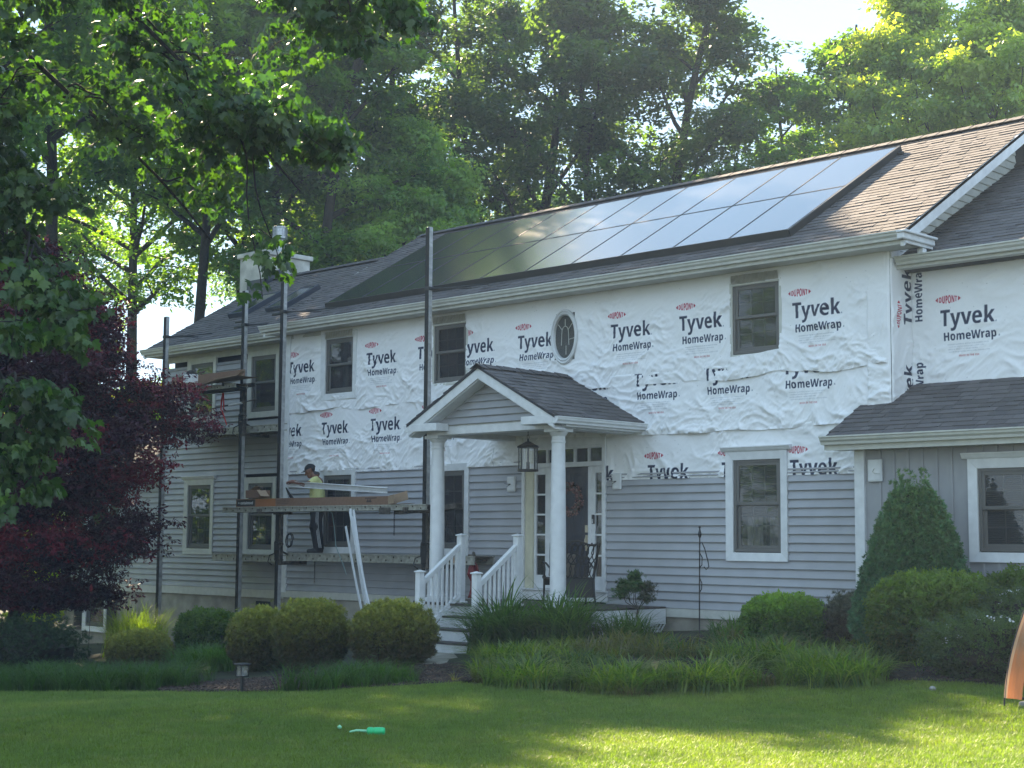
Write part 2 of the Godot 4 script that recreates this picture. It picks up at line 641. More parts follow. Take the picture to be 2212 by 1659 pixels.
# ------------------------------------------------------------------ roofs of single shingles
var tabs := {}         # mesh per width and lift
func tab_mesh(w: float, lift: float) -> ArrayMesh:
	var key := "%.3f %.3f" % [w, lift]
	if not tabs.has(key):
		var m := MB.new()
		tab(m, w, lift)
		tabs[key] = m.commit()
	return tabs[key]

func tab(m: MB, w: float, lift: float):   # x across, y up the slope, z out of the roof
	var h := w * 0.5 - 0.003
	var a := [Vector3(-h, 0, 0), Vector3(h, 0, 0), Vector3(h, 0, lift), Vector3(-h, 0, lift), Vector3(-h, 0.155, 0.004), Vector3(h, 0.155, 0.004)]
	m.quad(a[0], a[1], a[2], a[3])
	m.quad(a[3], a[2], a[5], a[4])
	m.tri(a[1], a[5], a[2])
	m.tri(a[0], a[3], a[4])

func plan_roof(roof: Node, list: Array, eave: Vector3, along: Vector3, slope: Vector3, length: float, run: float, keep: Callable):
	# list collects [distance, roof, transform, width, lift, tone]
	var nrm := along.cross(slope).normalized()
	var k := 0
	var v := 0.0
	while v < run - 0.05:
		var x := -rr(0.0, 0.3)
		while x < length:
			var w: float = [0.14, 0.19, 0.25, 0.33][R.randi_range(0, 3)]
			var lo := maxf(x, 0.0)
			var hi := minf(x + w, length)
			if hi - lo > 0.05:
				if hi - lo < w - 0.001:
					w = hi - lo
				var mid := (lo + hi) * 0.5
				if keep.is_null() or keep.call(mid, v):
					var at := eave + along * mid + slope * v
					var t := Transform3D(Basis(along, slope, nrm), at)
					list.append([at.distance_to(CAMERA_AT), roof, t, snappedf(w, 0.01), 0.019 if R.randf() < 0.4 else 0.012, R.randi_range(0, 4)])
			x += w
		v += 0.143
		k += 1

func lay_shingles(list: Array):
	list.sort_custom(func(a, b): return a[0] < b[0])
	var rest := {}
	var tone := [0.80, 0.92, 1.0, 1.07, 1.20]
	for i in list.size():
		var e: Array = list[i]
		if i < 300:
			var o := obj("shingle", tab_mesh(e[3], e[4]), mats["shingle%d" % e[5]], e[1])
			o.transform = e[2]
		else:
			if not rest.has(e[1]):
				rest[e[1]] = MB.new()
			var m: MB = rest[e[1]]
			m.xf = e[2]
			m.col = Color(0.158, 0.146, 0.148) * tone[e[5]]
			tab(m, e[3], e[4])
	for roof in rest:
		var o := obj("shingles", rest[roof], mats.shingles, roof)
		o.set_meta("kind", "stuff")

# ------------------------------------------------------------------ siding, gutters, windows
func course_mesh(len: float, h: float) -> MB:
	var m := MB.new()
	# clapboard profile in (z, y): it stands out at its lower lip
	var p := PackedVector2Array([Vector2(0, 0), Vector2(0.036, 0), Vector2(0.040, 0.007), Vector2(0.004, h + 0.001), Vector2(0, h + 0.001)])
	m.extrude(p, len, Transform3D(TO_LEFT, Vector3.ZERO))
	return m

func siding(wall: Node, x0: float, x1: float, y0: float, y1: float, z: float, holes: Array, pitch := 0.127):
	var y := y0
	while y < y1 - 0.02:
		var h := minf(pitch, y1 - y)
		var cuts := [[x0, x1]]
		for r in holes:
			if r.position.y < y + h * 0.6 and r.end.y > y + h * 0.4:
				var next := []
				for s in cuts:
					if r.end.x <= s[0] or r.position.x >= s[1]:
						next.append(s)
						continue
					if r.position.x > s[0] + 0.02:
						next.append([s[0], r.position.x])
					if r.end.x < s[1] - 0.02:
						next.append([r.end.x, s[1]])
				cuts = next
		for s in cuts:
			obj("siding_course", course_mesh(s[1] - s[0] - 0.004, h), mats.siding, wall, Vector3(s[1] - 0.002, y, z))
		y += pitch

func gutter_at(parent: Node, x0: float, x1: float, y: float, z: float, m: Material):   # y: underside, z: back
	var b := MB.new()
	var p := PackedVector2Array([Vector2(0, 0), Vector2(0.062, 0), Vector2(0.070, 0.035), Vector2(0.098, 0.062), Vector2(0.104, 0.092), Vector2(0.122, 0.100), Vector2(0.122, 0.118), Vector2(0.108, 0.118), Vector2(0.106, 0.104), Vector2(0.092, 0.100), Vector2(0.02, 0.100), Vector2(0, 0.118)])
	b.extrude(p, x1 - x0, Transform3D(TO_LEFT, Vector3(x1, y, z)))
	obj("gutter", b, m, parent)

func frame4(m: MB, x0: float, x1: float, y0: float, y1: float, w: float, z0: float, z1: float, bevel := 0.0):
	var f := func(lo: Vector3, hi: Vector3):
		if bevel > 0.0:
			m.soft(lo, hi, bevel)
		else:
			m.span(lo, hi)
	f.call(Vector3(x0, y0, z0), Vector3(x0 + w, y1, z1))
	f.call(Vector3(x1 - w, y0, z0), Vector3(x1, y1, z1))
	f.call(Vector3(x0 + w, y1 - w, z0), Vector3(x1 - w, y1, z1))
	f.call(Vector3(x0 + w, y0, z0), Vector3(x1 - w, y0 + w, z1))

func mitred(m: MB, x0: float, x1: float, y0: float, y1: float, w: float, t: float):   # casing boards cut at 45 degrees, tops sloping towards the opening
	var o := [Vector2(x0, y0), Vector2(x1, y0), Vector2(x1, y1), Vector2(x0, y1)]
	var i := [Vector2(x0 + w, y0 + w), Vector2(x1 - w, y0 + w), Vector2(x1 - w, y1 - w), Vector2(x0 + w, y1 - w)]
	for k in 4:
		var k2 := (k + 1) % 4
		var g: Vector2 = (o[k2] - o[k]).normalized() * 0.0012
		var a: Vector2 = o[k] + g
		var b: Vector2 = o[k2] - g
		var c: Vector2 = i[k2] - g
		var d: Vector2 = i[k] + g
		var q := func(p: Vector2, z: float) -> Vector3: return Vector3(p.x, p.y, z)
		m.quad(q.call(a, t), q.call(b, t), q.call(c, t * 0.72), q.call(d, t * 0.72))
		m.quad(q.call(a, 0), q.call(b, 0), q.call(b, t), q.call(a, t))
		m.quad(q.call(d, t * 0.72), q.call(c, t * 0.72), q.call(c, -0.03), q.call(d, -0.03))
		m.quad(q.call(b, 0), q.call(c, -0.03), q.call(c, t * 0.72), q.call(b, t))
		m.quad(q.call(c, -0.03), q.call(b, 0), q.call(a, 0), q.call(d, -0.03))
		m.quad(q.call(d, -0.03), q.call(a, 0), q.call(a, t), q.call(d, t * 0.72))

func window(par: Node, xc: float, y0: float, y1: float, w: float, z: float, o := {}) -> Node3D:   # w, y0, y1: outside of the sash frame
	var win := node("window", par, Vector3(xc, y0, z))
	var h := y1 - y0
	var a := w * 0.5
	if o.get("casing", true):
		var m := MB.new()
		mitred(m, -a - 0.125, a + 0.125, -0.135, h + 0.125, 0.125, 0.05)
		obj("casing", m, mats.trim if o.get("old", false) else mats.white, win)
	else:
		var m := MB.new()
		frame4(m, -a - 0.045, a + 0.045, -0.06, h + 0.03, 0.05, -0.03, 0.035, 0.006)
		obj("rough_frame", m, mats.trim, win)
		m = MB.new()
		m.span(Vector3(-a - 0.06, -0.085, 0.0), Vector3(a + 0.06, -0.06, 0.018))
		obj("bare_wood", m, mats.rot, win)
	if o.get("head", false):
		var m := MB.new()
		var p := PackedVector2Array([Vector2(0.002, 0), Vector2(0.06, 0), Vector2(0.075, 0.02), Vector2(0.09, 0.05), Vector2(0.10, 0.055), Vector2(0.10, 0.072), Vector2(0.002, 0.08)])
		m.extrude(p, w + 0.39, Transform3D(TO_LEFT, Vector3(a + 0.195, h + 0.127, 0)))
		obj("head_moulding", m, mats.white, win)
	if o.get("foil", false):
		var m := MB.new()
		for i in 26:
			for j in 3:
				var q := []
				for c in [[0, 0], [1, 0], [1, 1], [0, 1]]:
					var fx := float(i + c[0])
					var fy := float(j + c[1])
					q.append(Vector3(-a + w * fx / 26.0, h + 0.015 + 0.125 * fy / 3.0, 0.054 + 0.010 * sin(fx * 2.7 + fy * 5.1 + xc) + 0.006 * sin(fx * 5.3 - fy * 3.3)))
				m.quad(q[0], q[1], q[2], q[3])
		obj("flashing_tape", m, mats.foil, win)
		m = MB.new()
		m.span(Vector3(-a - 0.06, h + 0.14, 0.0), Vector3(a + 0.08, h + 0.17, 0.02))
		obj("bare_wood", m, mats.rot, win)
	var m := MB.new()
	frame4(m, -a, a, 0, h, 0.045, -0.05, 0.012, 0.004)
	obj("frame", m, mats.sash, win)
	var half := h * 0.52
	m = MB.new()
	frame4(m, -a + 0.045, a - 0.045, half - 0.02, h - 0.045, 0.045, -0.025, 0.004, 0.004)
	obj("upper_sash", m, mats.sash, win)
	m = MB.new()
	frame4(m, -a + 0.045, a - 0.045, 0.045, half + 0.02, 0.05, -0.052, -0.026, 0.004)
	m.soft(Vector3(-0.03, 0.047, -0.026), Vector3(0.03, 0.058, -0.012), 0.003)
	obj("lower_sash", m, mats.sash, win)
	m = MB.new()
	m.quad(Vector3(-a + 0.08, half, -0.012), Vector3(a - 0.08, half, -0.012), Vector3(a - 0.08, h - 0.08, -0.012), Vector3(-a + 0.08, h - 0.08, -0.012))
	obj("pane", m, mats.glass, win)
	m = MB.new()
	m.quad(Vector3(-a + 0.08, 0.08, -0.04), Vector3(a - 0.08, 0.08, -0.04), Vector3(a - 0.08, half, -0.04), Vector3(-a + 0.08, half, -0.04))
	obj("pane", m, mats.glass, win)
	if o.get("grid", true):
		for sash in [[half + 0.02, h - 0.09, -0.02], [0.095, half - 0.03, -0.046]]:
			m = MB.new()
			for k in [1, 2]:
				var x: float = -a + 0.09 + (w - 0.18) * k / 3.0
				m.span(Vector3(x - 0.009, sash[0], sash[2] - 0.008), Vector3(x + 0.009, sash[1], sash[2]))
			var yy: float = (sash[0] + sash[1]) * 0.5
			m.span(Vector3(-a + 0.09, yy - 0.009, sash[2] - 0.010), Vector3(a - 0.09, yy + 0.009, sash[2] - 0.001))
			obj("grille", m, mats.sash, win)
	var bl: float = o.get("blind", 0.0)
	if bl > 0.0:
		m = MB.new()
		var y := h - 0.07
		while y > h - bl * h:
			m.box(Vector3(0, y, -0.10), Vector3(w - 0.08, 0.030, 0.003), Basis(Vector3.RIGHT, 0.9))
			y -= 0.026
		obj("blind", m, mats.blind, win).set_meta("kind", "stuff")
	if o.get("curtain", false):
		m = MB.new()
		for i in 40:
			var xa := -a + 0.06 + (w - 0.12) * i / 40.0
			var xb := -a + 0.06 + (w - 0.12) * (i + 1) / 40.0
			if absf(i - 23.0) < 3.5 or i > 37 or i < 4:
				continue
			m.quad(Vector3(xa, 0.05, -0.13 + 0.022 * sin(i * 1.25)), Vector3(xb, 0.05, -0.13 + 0.022 * sin((i + 1) * 1.25)), Vector3(xb, half * 0.72, -0.13 + 0.012 * sin((i + 1) * 1.25)), Vector3(xa, half * 0.72, -0.13 + 0.012 * sin(i * 1.25)))
		obj("curtain", m, mats.curtain, win)
	m = MB.new()
	m.span(Vector3(-a - 0.02, -0.02, -0.235), Vector3(a + 0.02, h + 0.02, -0.215))
	for e in [[Vector3(-a - 0.03, -0.03, -0.235), Vector3(-a - 0.005, h + 0.03, -0.05)], [Vector3(a + 0.005, -0.03, -0.235), Vector3(a + 0.03, h + 0.03, -0.05)], [Vector3(-a, -0.03, -0.235), Vector3(a, -0.004, -0.05)], [Vector3(-a, h + 0.004, -0.235), Vector3(a, h + 0.03, -0.05)]]:
		m.span(e[0], e[1])
	obj("dark_room", m, mats.inside, win)
	return win

func hole_of(xc: float, y0: float, y1: float, w: float, pad := 0.125) -> Rect2:
	return Rect2(xc - w * 0.5 - pad, y0 - pad, w + 2 * pad, y1 - y0 + 2 * pad)

# ------------------------------------------------------------------ the house
var shingle_list := []

func roof_slab(m: MB, x0: float, x1: float, eave: Vector2, ridge: Vector2, t := 0.05):   # eave, ridge: (z, y)
	m.quad(Vector3(x0, eave.y, eave.x), Vector3(x1, eave.y, eave.x), Vector3(x1, ridge.y, ridge.x), Vector3(x0, ridge.y, ridge.x))
	m.quad(Vector3(x1, eave.y - t, eave.x), Vector3(x0, eave.y - t, eave.x), Vector3(x0, ridge.y - t, ridge.x), Vector3(x1, ridge.y - t, ridge.x))
	m.quad(Vector3(x0, eave.y - t, eave.x), Vector3(x1, eave.y - t, eave.x), Vector3(x1, eave.y, eave.x), Vector3(x0, eave.y, eave.x))
	m.quad(Vector3(x1, eave.y - t, eave.x), Vector3(x1, ridge.y - t, ridge.x), Vector3(x1, ridge.y, ridge.x), Vector3(x1, eave.y, eave.x))
	m.quad(Vector3(x0, ridge.y - t, ridge.x), Vector3(x0, eave.y - t, eave.x), Vector3(x0, eave.y, eave.x), Vector3(x0, ridge.y, ridge.x))

func back_slab(m: MB, x0: float, x1: float, eave: Vector2, ridge: Vector2, t := 0.05):
	m.quad(Vector3(x0, ridge.y, ridge.x), Vector3(x1, ridge.y, ridge.x), Vector3(x1, eave.y, eave.x), Vector3(x0, eave.y, eave.x))
	m.quad(Vector3(x1, ridge.y - t, ridge.x), Vector3(x0, ridge.y - t, ridge.x), Vector3(x0, eave.y - t, eave.x), Vector3(x1, eave.y - t, eave.x))
	m.quad(Vector3(x1, eave.y - t, eave.x), Vector3(x0, eave.y - t, eave.x), Vector3(x0, eave.y, eave.x), Vector3(x1, eave.y, eave.x))

func prism(m: MB, x0: float, x1: float, poly: PackedVector2Array):   # poly in (z, y), counterclockwise when seen from -x
	m.extrude(poly, x1 - x0, Transform3D(TO_LEFT, Vector3(x1, 0, 0)))

func ridge_caps(roof: Node, x0: float, x1: float, z: float, y: float):
	var m := MB.new()
	var x := x0
	while x < x1:
		var e := minf(x + 0.30, x1)
		var l := 0.012 if int((x - x0) / 0.15) % 2 == 0 else 0.016
		m.quad(Vector3(x, y - 0.085 + l, z + 0.16), Vector3(e, y - 0.085 + l + 0.008, z + 0.16), Vector3(e, y + l + 0.012, z), Vector3(x, y + l, z))
		m.quad(Vector3(x, y + l, z), Vector3(e, y + l + 0.012, z), Vector3(e, y - 0.085 + l, z - 0.16), Vector3(x, y - 0.085 + l, z - 0.16))
		m.quad(Vector3(x, y - 0.10, z + 0.16), Vector3(e, y - 0.10, z + 0.16), Vector3(e, y - 0.077 + l, z + 0.16), Vector3(x, y - 0.085 + l, z + 0.16))
		x += 0.15
	obj("ridge_cap", m, mats.shingle2, roof)

func house():
	words.big = letters("Tyvek", true)
	words.small = letters("HomeWrap", true)
	words.maker = letters("DUPONT", true)
	words.fine = letters("installation guidelines and warranty available online", false)
	words.made = letters("MADE IN THE USA", true)
	words.cap = (letters("H", true)[1] as Rect2).size.y
	var h := thing("house", "long two-storey house half re-sided in grey, white printed house wrap showing upstairs", "house")

	# --- bodies, kept behind the skins so that the windows have depth
	var m := MB.new()
	prism(m, -7.85, 5.955, PackedVector2Array([Vector2(-0.24, -1.2), Vector2(-0.24, 5.80), Vector2(0.30, 5.86), Vector2(-3.8, 8.32), Vector2(-7.6, 6.0), Vector2(-7.6, -1.2)]))
	var wall := obj("wall", m, mats.fill, h)
	m = MB.new()
	prism(m, -13.2, -7.86, PackedVector2Array([Vector2(-0.84, 0.3), Vector2(-0.84, 5.80), Vector2(-0.3, 5.88), Vector2(-3.75, 7.94), Vector2(-7.3, 6.0), Vector2(-7.3, 0.3)]))
	var wing := obj("wing_wall", m, mats.fill, h)
	m = MB.new()
	prism(m, 5.965, 14.0, PackedVector2Array([Vector2(-0.60, 0.0), Vector2(-0.60, 5.55), Vector2(-0.2, 5.58), Vector2(-3.9, 7.62), Vector2(-7.6, 5.6), Vector2(-7.6, 0.0)]))
	var right := obj("wing_wall", m, mats.fill, h)
	m = MB.new()
	prism(m, 5.80, 13.0, PackedVector2Array([Vector2(0.36, 0.0), Vector2(0.36, 2.98), Vector2(0.75, 3.05), Vector2(-0.5, 3.80), Vector2(-0.5, 0.0)]))
	var bay := obj("bay_wall", m, mats.fill, h)
	m = MB.new()
	prism(m, -18.2, -13.21, PackedVector2Array([Vector2(-1.24, 0.3), Vector2(-1.24, 3.25), Vector2(-0.9, 3.3), Vector2(-3.8, 4.7), Vector2(-6.5, 3.2), Vector2(-6.5, 0.3)]))
	var low := obj("wing_wall", m, mats.fill, h)

	# --- foundation and skirt boards
	m = MB.new()
	m.span(Vector3(-7.84, -1.4, -0.2), Vector3(5.79, 0.565, -0.02))
	m.span(Vector3(-13.2, -1.6, -0.8), Vector3(-7.86, 0.49, -0.62))
	for c in [[-18.2, -17.5], [-15.7, -13.21]]:
		m.span(Vector3(c[0], -1.8, -1.2), Vector3(c[1], 0.45, -1.02))
	m.span(Vector3(-17.5, -1.8, -1.2), Vector3(-15.7, -0.55, -1.02))
	obj("foundation", m, mats.concrete, h)
	m = MB.new()
	m.span(Vector3(-9.55, 0.02, -0.61), Vector3(-9.05, 0.42, -0.60))
	obj("crawlspace_vent", m, mats.inside, h)
	m = MB.new()
	m.soft(Vector3(-7.85, 0.565, -0.02), Vector3(-1.16, 0.70, 0.03), 0.004)
	m.soft(Vector3(0.72, 0.565, -0.02), Vector3(5.79, 0.70, 0.03), 0.004)
	m.soft(Vector3(-13.2, 0.49, -0.62), Vector3(-7.86, 0.66, -0.57), 0.004)
	m.soft(Vector3(-18.2, 0.45, -1.02), Vector3(-13.21, 0.62, -0.97), 0.004)
	obj("skirt_board", m, mats.trim, h)

	# --- windows
	var wa := [[-6.16, 4.55, 5.61, 0.84, {"foil": true, "blind": 0.95, "grid": false}], [-3.015, 4.55, 5.61, 0.85, {"foil": true, "casing": false, "blind": 0.9}], [3.685, 4.55, 5.61, 0.86, {"foil": true, "casing": false, "blind": 0.96}],
		[-6.15, 1.58, 2.95, 0.86, {}], [-3.03, 1.58, 2.95, 0.86, {}], [3.68, 1.58, 2.95, 0.86, {"head": true, "blind": 0.62, "curtain": true}]]
	var holes := []
	for q in wa:
		window(h, q[0], q[1], q[2], q[3], 0.0, q[4])
		holes.append(hole_of(q[0], q[1], q[2], q[3], 0.125 if q[4].get("casing", true) else 0.05))
	holes.append(Rect2(-1.17, 0.6, 1.89, 2.86))   # front door
	var wholes := holes.map(func(r): return r.grow(-0.04))
	wholes.append(Rect2(-0.40, 4.72, 0.42, 0.80))
	var lw := []
	for q in [[-11.70, 4.40, 5.58, 0.86, {"old": true, "blind": 0.4, "grid": false}], [-9.42, 4.40, 5.58, 0.86, {"old": true, "grid": false}], [-11.69, 1.50, 2.88, 0.88, {"old": true, "head": true}], [-9.44, 1.50, 2.88, 0.86, {"old": true}]]:
		window(h, q[0], q[1], q[2], q[3], -0.6, q[4])
		lw.append(hole_of(q[0], q[1], q[2], q[3]))
	window(h, -16.58, -0.42, 0.40, 0.84, -1.0, {"grid": false})
	window(h, -16.55, 1.45, 2.50, 0.84, -1.0, {"grid": false})
	for x in [-17.35, -15.82]:
		for y in [[-0.5, 0.42], [1.35, 2.6]]:
			m = MB.new()
			m.soft(Vector3(x - 0.2, y[0], -1.0), Vector3(x + 0.2, y[1], -0.965), 0.006)
			var k: float = y[0] + 0.08
			while k < y[1] - 0.08:
				m.box(Vector3(x, k, -0.958), Vector3(0.32, 0.03, 0.012), Basis(Vector3.RIGHT, 0.5))
				k += 0.045
			obj("shutter", m, mats.navy, h)
	window(h, 8.02, 1.63, 2.69, 0.92, 0.6, {"blind": 0.95, "head": true})

	# --- siding, course by course
	siding(wall, -7.72, -1.17, 0.70, 3.04, 0.0, holes)
	siding(wall, 0.72, 5.79, 0.70, 2.775, 0.0, holes)
	siding(wing, -13.1, -7.86, 0.66, 5.55, -0.6, lw)
	siding(low, -18.1, -13.22, 0.62, 3.2, -1.0, [hole_of(-16.55, 1.45, 2.5, 0.84, 0.13)])
	for e in [[-7.72, -6.72, 3.04], [-5.6, -3.6, 3.04], [-2.46, -1.17, 3.04], [0.72, 3.11, 2.775], [4.24, 5.79, 2.775]]:
		m = MB.new()
		m.soft(Vector3(e[0], e[2], 0.004), Vector3(e[1], e[2] + 0.028, 0.034), 0.004)
		obj("starter_strip", m, mats.siding, wall)
	# gable end above the lower roof: short courses cut ragged along the rake
	var gn := MB.new()
	for k in 22:
		var y := 5.70 + k * 0.127
		var z1 := 0.45 - (y + 0.127 - 5.95 + 0.30) / ROOF
		var z0 := -3.8
		if z1 > z0 + 0.1:
			var g := MB.new()
			g.extrude(PackedVector2Array([Vector2(0, 0), Vector2(0.026, 0), Vector2(0.029, 0.007), Vector2(0.01, 0.13), Vector2(0, 0.13)]), minf(z1 + rr(-0.05, 0.12), 0.02) - z0, Transform3D(Basis(Vector3(1, 0, 0), Vector3(0, 1, 0), Vector3(0, 0, 1)), Vector3(5.965, y, z0)))
			obj("siding_course", g, mats.trim, wall)

	# --- corner boards and frieze
	m = MB.new()
	m.soft(Vector3(-7.87, 0.66, -0.02), Vector3(-7.70, 5.80, 0.045), 0.006)
	m.soft(Vector3(-7.87, 0.70, -0.50), Vector3(-7.83, 5.80, -0.02), 0.004)
	m.soft(Vector3(-13.24, 0.62, -0.62), Vector3(-13.08, 5.80, -0.555), 0.006)
	m.soft(Vector3(5.745, 0.44, 0.40), Vector3(5.90, 2.985, 0.645), 0.006)
	m.soft(Vector3(-18.24, 0.62, -1.02), Vector3(-18.08, 3.2, -0.955), 0.006)
	obj("corner_board", m, mats.white, h)
	m = MB.new()
	m.soft(Vector3(-7.70, 5.72, 0.0), Vector3(-6.75, 5.80, 0.03), 0.004)
	m.soft(Vector3(-13.1, 5.66, -0.6), Vector3(-7.88, 5.80, -0.56), 0.004)
	obj("frieze_board", m, mats.trim, h)

	# --- house wrap, four sheets lapped like shingles and two round the corner
	var base := Color(0.955, 0.955, 0.955)
	var s1 := Sheet.new(Vector2(-7.75, 4.10), Vector2(13.8, 1.78), 140, base)
	for x in [-7.75, -6.48, -5.31, -3.87, -2.715, -1.29, 0.83, 2.25, 4.35]:
		logo(s1, Vector2(x, 5.00 if x > -2 else 5.02))
	specks(s1)
	var s2 := Sheet.new(Vector2(-7.75, 3.30), Vector2(13.8, 1.14), 140, base)
	for x in [-6.67, -5.18, -3.68, -0.10, 1.34, 2.73, 4.18]:
		logo(s2, Vector2(x, 4.18 if x > -2 else 3.76))
	logo(s2, Vector2(-8.12, 3.76))
	specks(s2)
	var s3 := Sheet.new(Vector2(-7.75, 2.60), Vector2(13.8, 0.95), 140, base)
	for x in [0.06, 1.58, 3.04, 4.27]:
		logo(s3, Vector2(x, 2.70))
	specks(s3)
	var fronts := [Vector3(0, 0, 0), Vector3(1, 0, 0), Vector3(0, 0, 1)]
	lay_sheet(h, "house_wrap", fronts[0], fronts[1], fronts[2], Rect2(-7.71, 4.22, 4.98, 1.60), s1, wholes, 21, 0.026, 0.07, 0.010)
	lay_sheet(h, "house_wrap", fronts[0], fronts[1], fronts[2], Rect2(-2.76, 4.20, 8.69, 1.62), s1, wholes, 31, 0.026, 0.07, 0.012)
	lay_sheet(h, "house_wrap", fronts[0], fronts[1], fronts[2], Rect2(-7.71, 3.0, 6.54, 1.40), s2, wholes, 41, 0.030, 0.0, 0.002)
	lay_sheet(h, "house_wrap", fronts[0], fronts[1], fronts[2], Rect2(-1.20, 3.40, 7.13, 1.0), s2, wholes, 51, 0.032, 0.03, 0.004)
	lay_sheet(h, "house_wrap", fronts[0], fronts[1], fronts[2], Rect2(0.70, 2.70, 5.1, 0.80), s3, wholes, 61, 0.024, 0.0, -0.004)
	# the side wall runs along -z: u = -z
	var su := Sheet.new(Vector2(-0.05, 3.5), Vector2(0.72, 2.35), 160, base)
	for y in [4.80, 3.42]:
		logo(su, Vector2(0.53, y), true)
	lay_sheet(h, "house_wrap", Vector3(5.965, 0, 0), Vector3(0, 0, -1), Vector3(1, 0, 0), Rect2(-0.01, 3.55, 0.57, 2.32), su, [], 71, 0.024, 0.0, 0.004)
	var s4 := Sheet.new(Vector2(5.9, 3.9), Vector2(8.1, 1.7), 130, base)
	for x in [6.43, 7.85, 9.3, 10.7, 12.1]:
		logo(s4, Vector2(x, 4.75))
	var turnedlogo := [Vector2(6.24, 4.80), Vector2(6.24, 3.42)]
	for q in turnedlogo:
		s4.text(words.small, q + Vector2(-0.085, 0.05), 0.79, 0.115, words.cap, Color(0.10, 0.15, 0.27), 1.0, true)
	specks(s4)
	lay_sheet(h, "house_wrap", Vector3(0, 0, -0.56), fronts[1], fronts[2], Rect2(5.97, 3.92, 8.0, 1.66), s4, [], 81, 0.022, 0.0, 0.0)
	# the corner strip that laps over the edge of the front
	var s5 := Sheet.new(Vector2(5.4, 3.5), Vector2(0.6, 2.4), 60, base)
	lay_sheet(h, "house_wrap", fronts[0], fronts[1], fronts[2], Rect2(5.60, 3.60, 0.375, 2.26), s5, [], 91, 0.03, 0.0, 0.018)

	# --- soffits, fascias, gutters
	m = MB.new()
	m.span(Vector3(-8.05, 5.80, -0.02), Vector3(6.44, 5.815, 0.43))
	m.span(Vector3(-13.4, 5.80, -0.62), Vector3(-7.87, 5.815, -0.17))
	m.span(Vector3(5.97, 5.57, -0.58), Vector3(14.3, 5.585, -0.14))
	m.span(Vector3(5.50, 2.985, 0.58), Vector3(13.2, 3.0, 0.93))
	m.span(Vector3(-18.4, 3.2, -1.02), Vector3(-13.2, 3.215, -0.6))
	obj("soffit", m, mats.soffit, h)
	m = MB.new()
	m.span(Vector3(-8.05, 5.79, 0.41), Vector3(6.44, 5.955, 0.435))
	m.span(Vector3(-13.4, 5.79, -0.19), Vector3(-8.06, 5.955, -0.165))
	m.span(Vector3(5.99, 5.56, -0.16), Vector3(14.3, 5.69, -0.135))
	m.span(Vector3(5.49, 2.975, 0.91), Vector3(13.2, 3.15, 0.935))
	m.span(Vector3(-18.4, 3.19, -0.62), Vector3(-13.2, 3.36, -0.595))
	obj("fascia", m, mats.trim, h)
	gutter_at(h, -8.12, 6.47, 5.845, 0.436, mats.trim)
	gutter_at(h, -13.45, -8.07, 5.845, -0.164, mats.trim)
	gutter_at(h, 6.02, 14.3, 5.605, -0.134, mats.trim)
	gutter_at(h, 5.45, 13.2, 3.05, 0.936, mats.trim)
	# rake boards with the return at the right-hand corner
	for e in [[6.40, 6.46], [-8.08, -8.02]]:
		m = MB.new()
		prism(m, e[0], e[1], PackedVector2Array([Vector2(0.44, 5.76), Vector2(0.44, 5.965), Vector2(-3.8, 8.437), Vector2(-3.8, 8.23)]))
		obj("rake_board", m, mats.white, h)
	m = MB.new()
	prism(m, 5.97, 6.40, PackedVector2Array([Vector2(0.42, 5.80), Vector2(0.42, 5.815), Vector2(-3.8, 8.275), Vector2(-3.8, 8.26)]))
	obj("rake_soffit", m, mats.soffit, h)
	m = MB.new()
	prism(m, -13.43, -13.38, PackedVector2Array([Vector2(-0.16, 5.76), Vector2(-0.16, 5.965), Vector2(-3.75, 8.055), Vector2(-3.75, 7.85)]))
	obj("rake_board", m, mats.white, h)
	m = MB.new()
	m.soft(Vector3(6.40, 5.80, -0.30), Vector3(6.475, 5.845, 0.43), 0.004)
	m.soft(Vector3(6.40, 5.845, -0.30), Vector3(6.51, 5.93, 0.54), 0.01)
	m.soft(Vector3(6.40, 5.93, -0.31), Vector3(6.55, 5.962, 0.56), 0.006)
	m.soft(Vector3(6.36, 5.72, -0.16), Vector3(6.46, 5.80, -0.06), 0.01)
	obj("eave_return", m, mats.white, h)
	m = MB.new()
	prism(m, 5.46, 5.495, PackedVector2Array([Vector2(0.93, 2.98), Vector2(0.93, 3.155), Vector2(-0.02, 3.66), Vector2(-0.02, 3.49)]))
	obj("rake_board", m, mats.trim, h)

	# --- roofs
	roof_with(h, -8.08, 6.46, Vector2(0.47, 5.945), Vector2(-3.8, 8.43), Vector2(-8.0, 5.98), func(x, v): return not (x > 1.55 and x < 12.1 and v > 0.75 and v < 4.1))
	roof_with(h, -13.42, -8.09, Vector2(-0.13, 5.945), Vector2(-3.75, 8.055), Vector2(-7.6, 5.8), func(_x, _v): return true)
	roof_with(h, 5.99, 14.3, Vector2(-0.10, 5.68), Vector2(-3.9, 7.73), Vector2(-7.8, 5.6), func(x, v): return x < 4.5)
	m = MB.new()
	roof_slab(m, 5.48, 13.2, Vector2(0.97, 3.155), Vector2(-0.56, 3.966))
	var r := obj("roof", m, mats.roofdeck, h)
	var sl := Vector3(0, 3.966 - 3.155, -1.53)
	plan_roof(r, shingle_list, Vector3(5.48, 3.157, 0.97), Vector3.RIGHT, sl.normalized(), 5.0, sl.length(), func(x, v): return not (v > 1.10 and x < 0.47))
	m = MB.new()
	roof_slab(m, -18.5, -13.2, Vector2(-0.56, 3.36), Vector2(-3.8, 4.8))
	back_slab(m, -18.5, -13.2, Vector2(-6.9, 3.3), Vector2(-3.8, 4.8))
	obj("roof", m, mats.roofdeck, h)
	lay_shingles(shingle_list)

	# --- chimney with its steel flue
	m = MB.new()
	m.soft(Vector3(-14.36, 0.0, -4.76), Vector3(-13.30, 8.62, -3.40), 0.01)
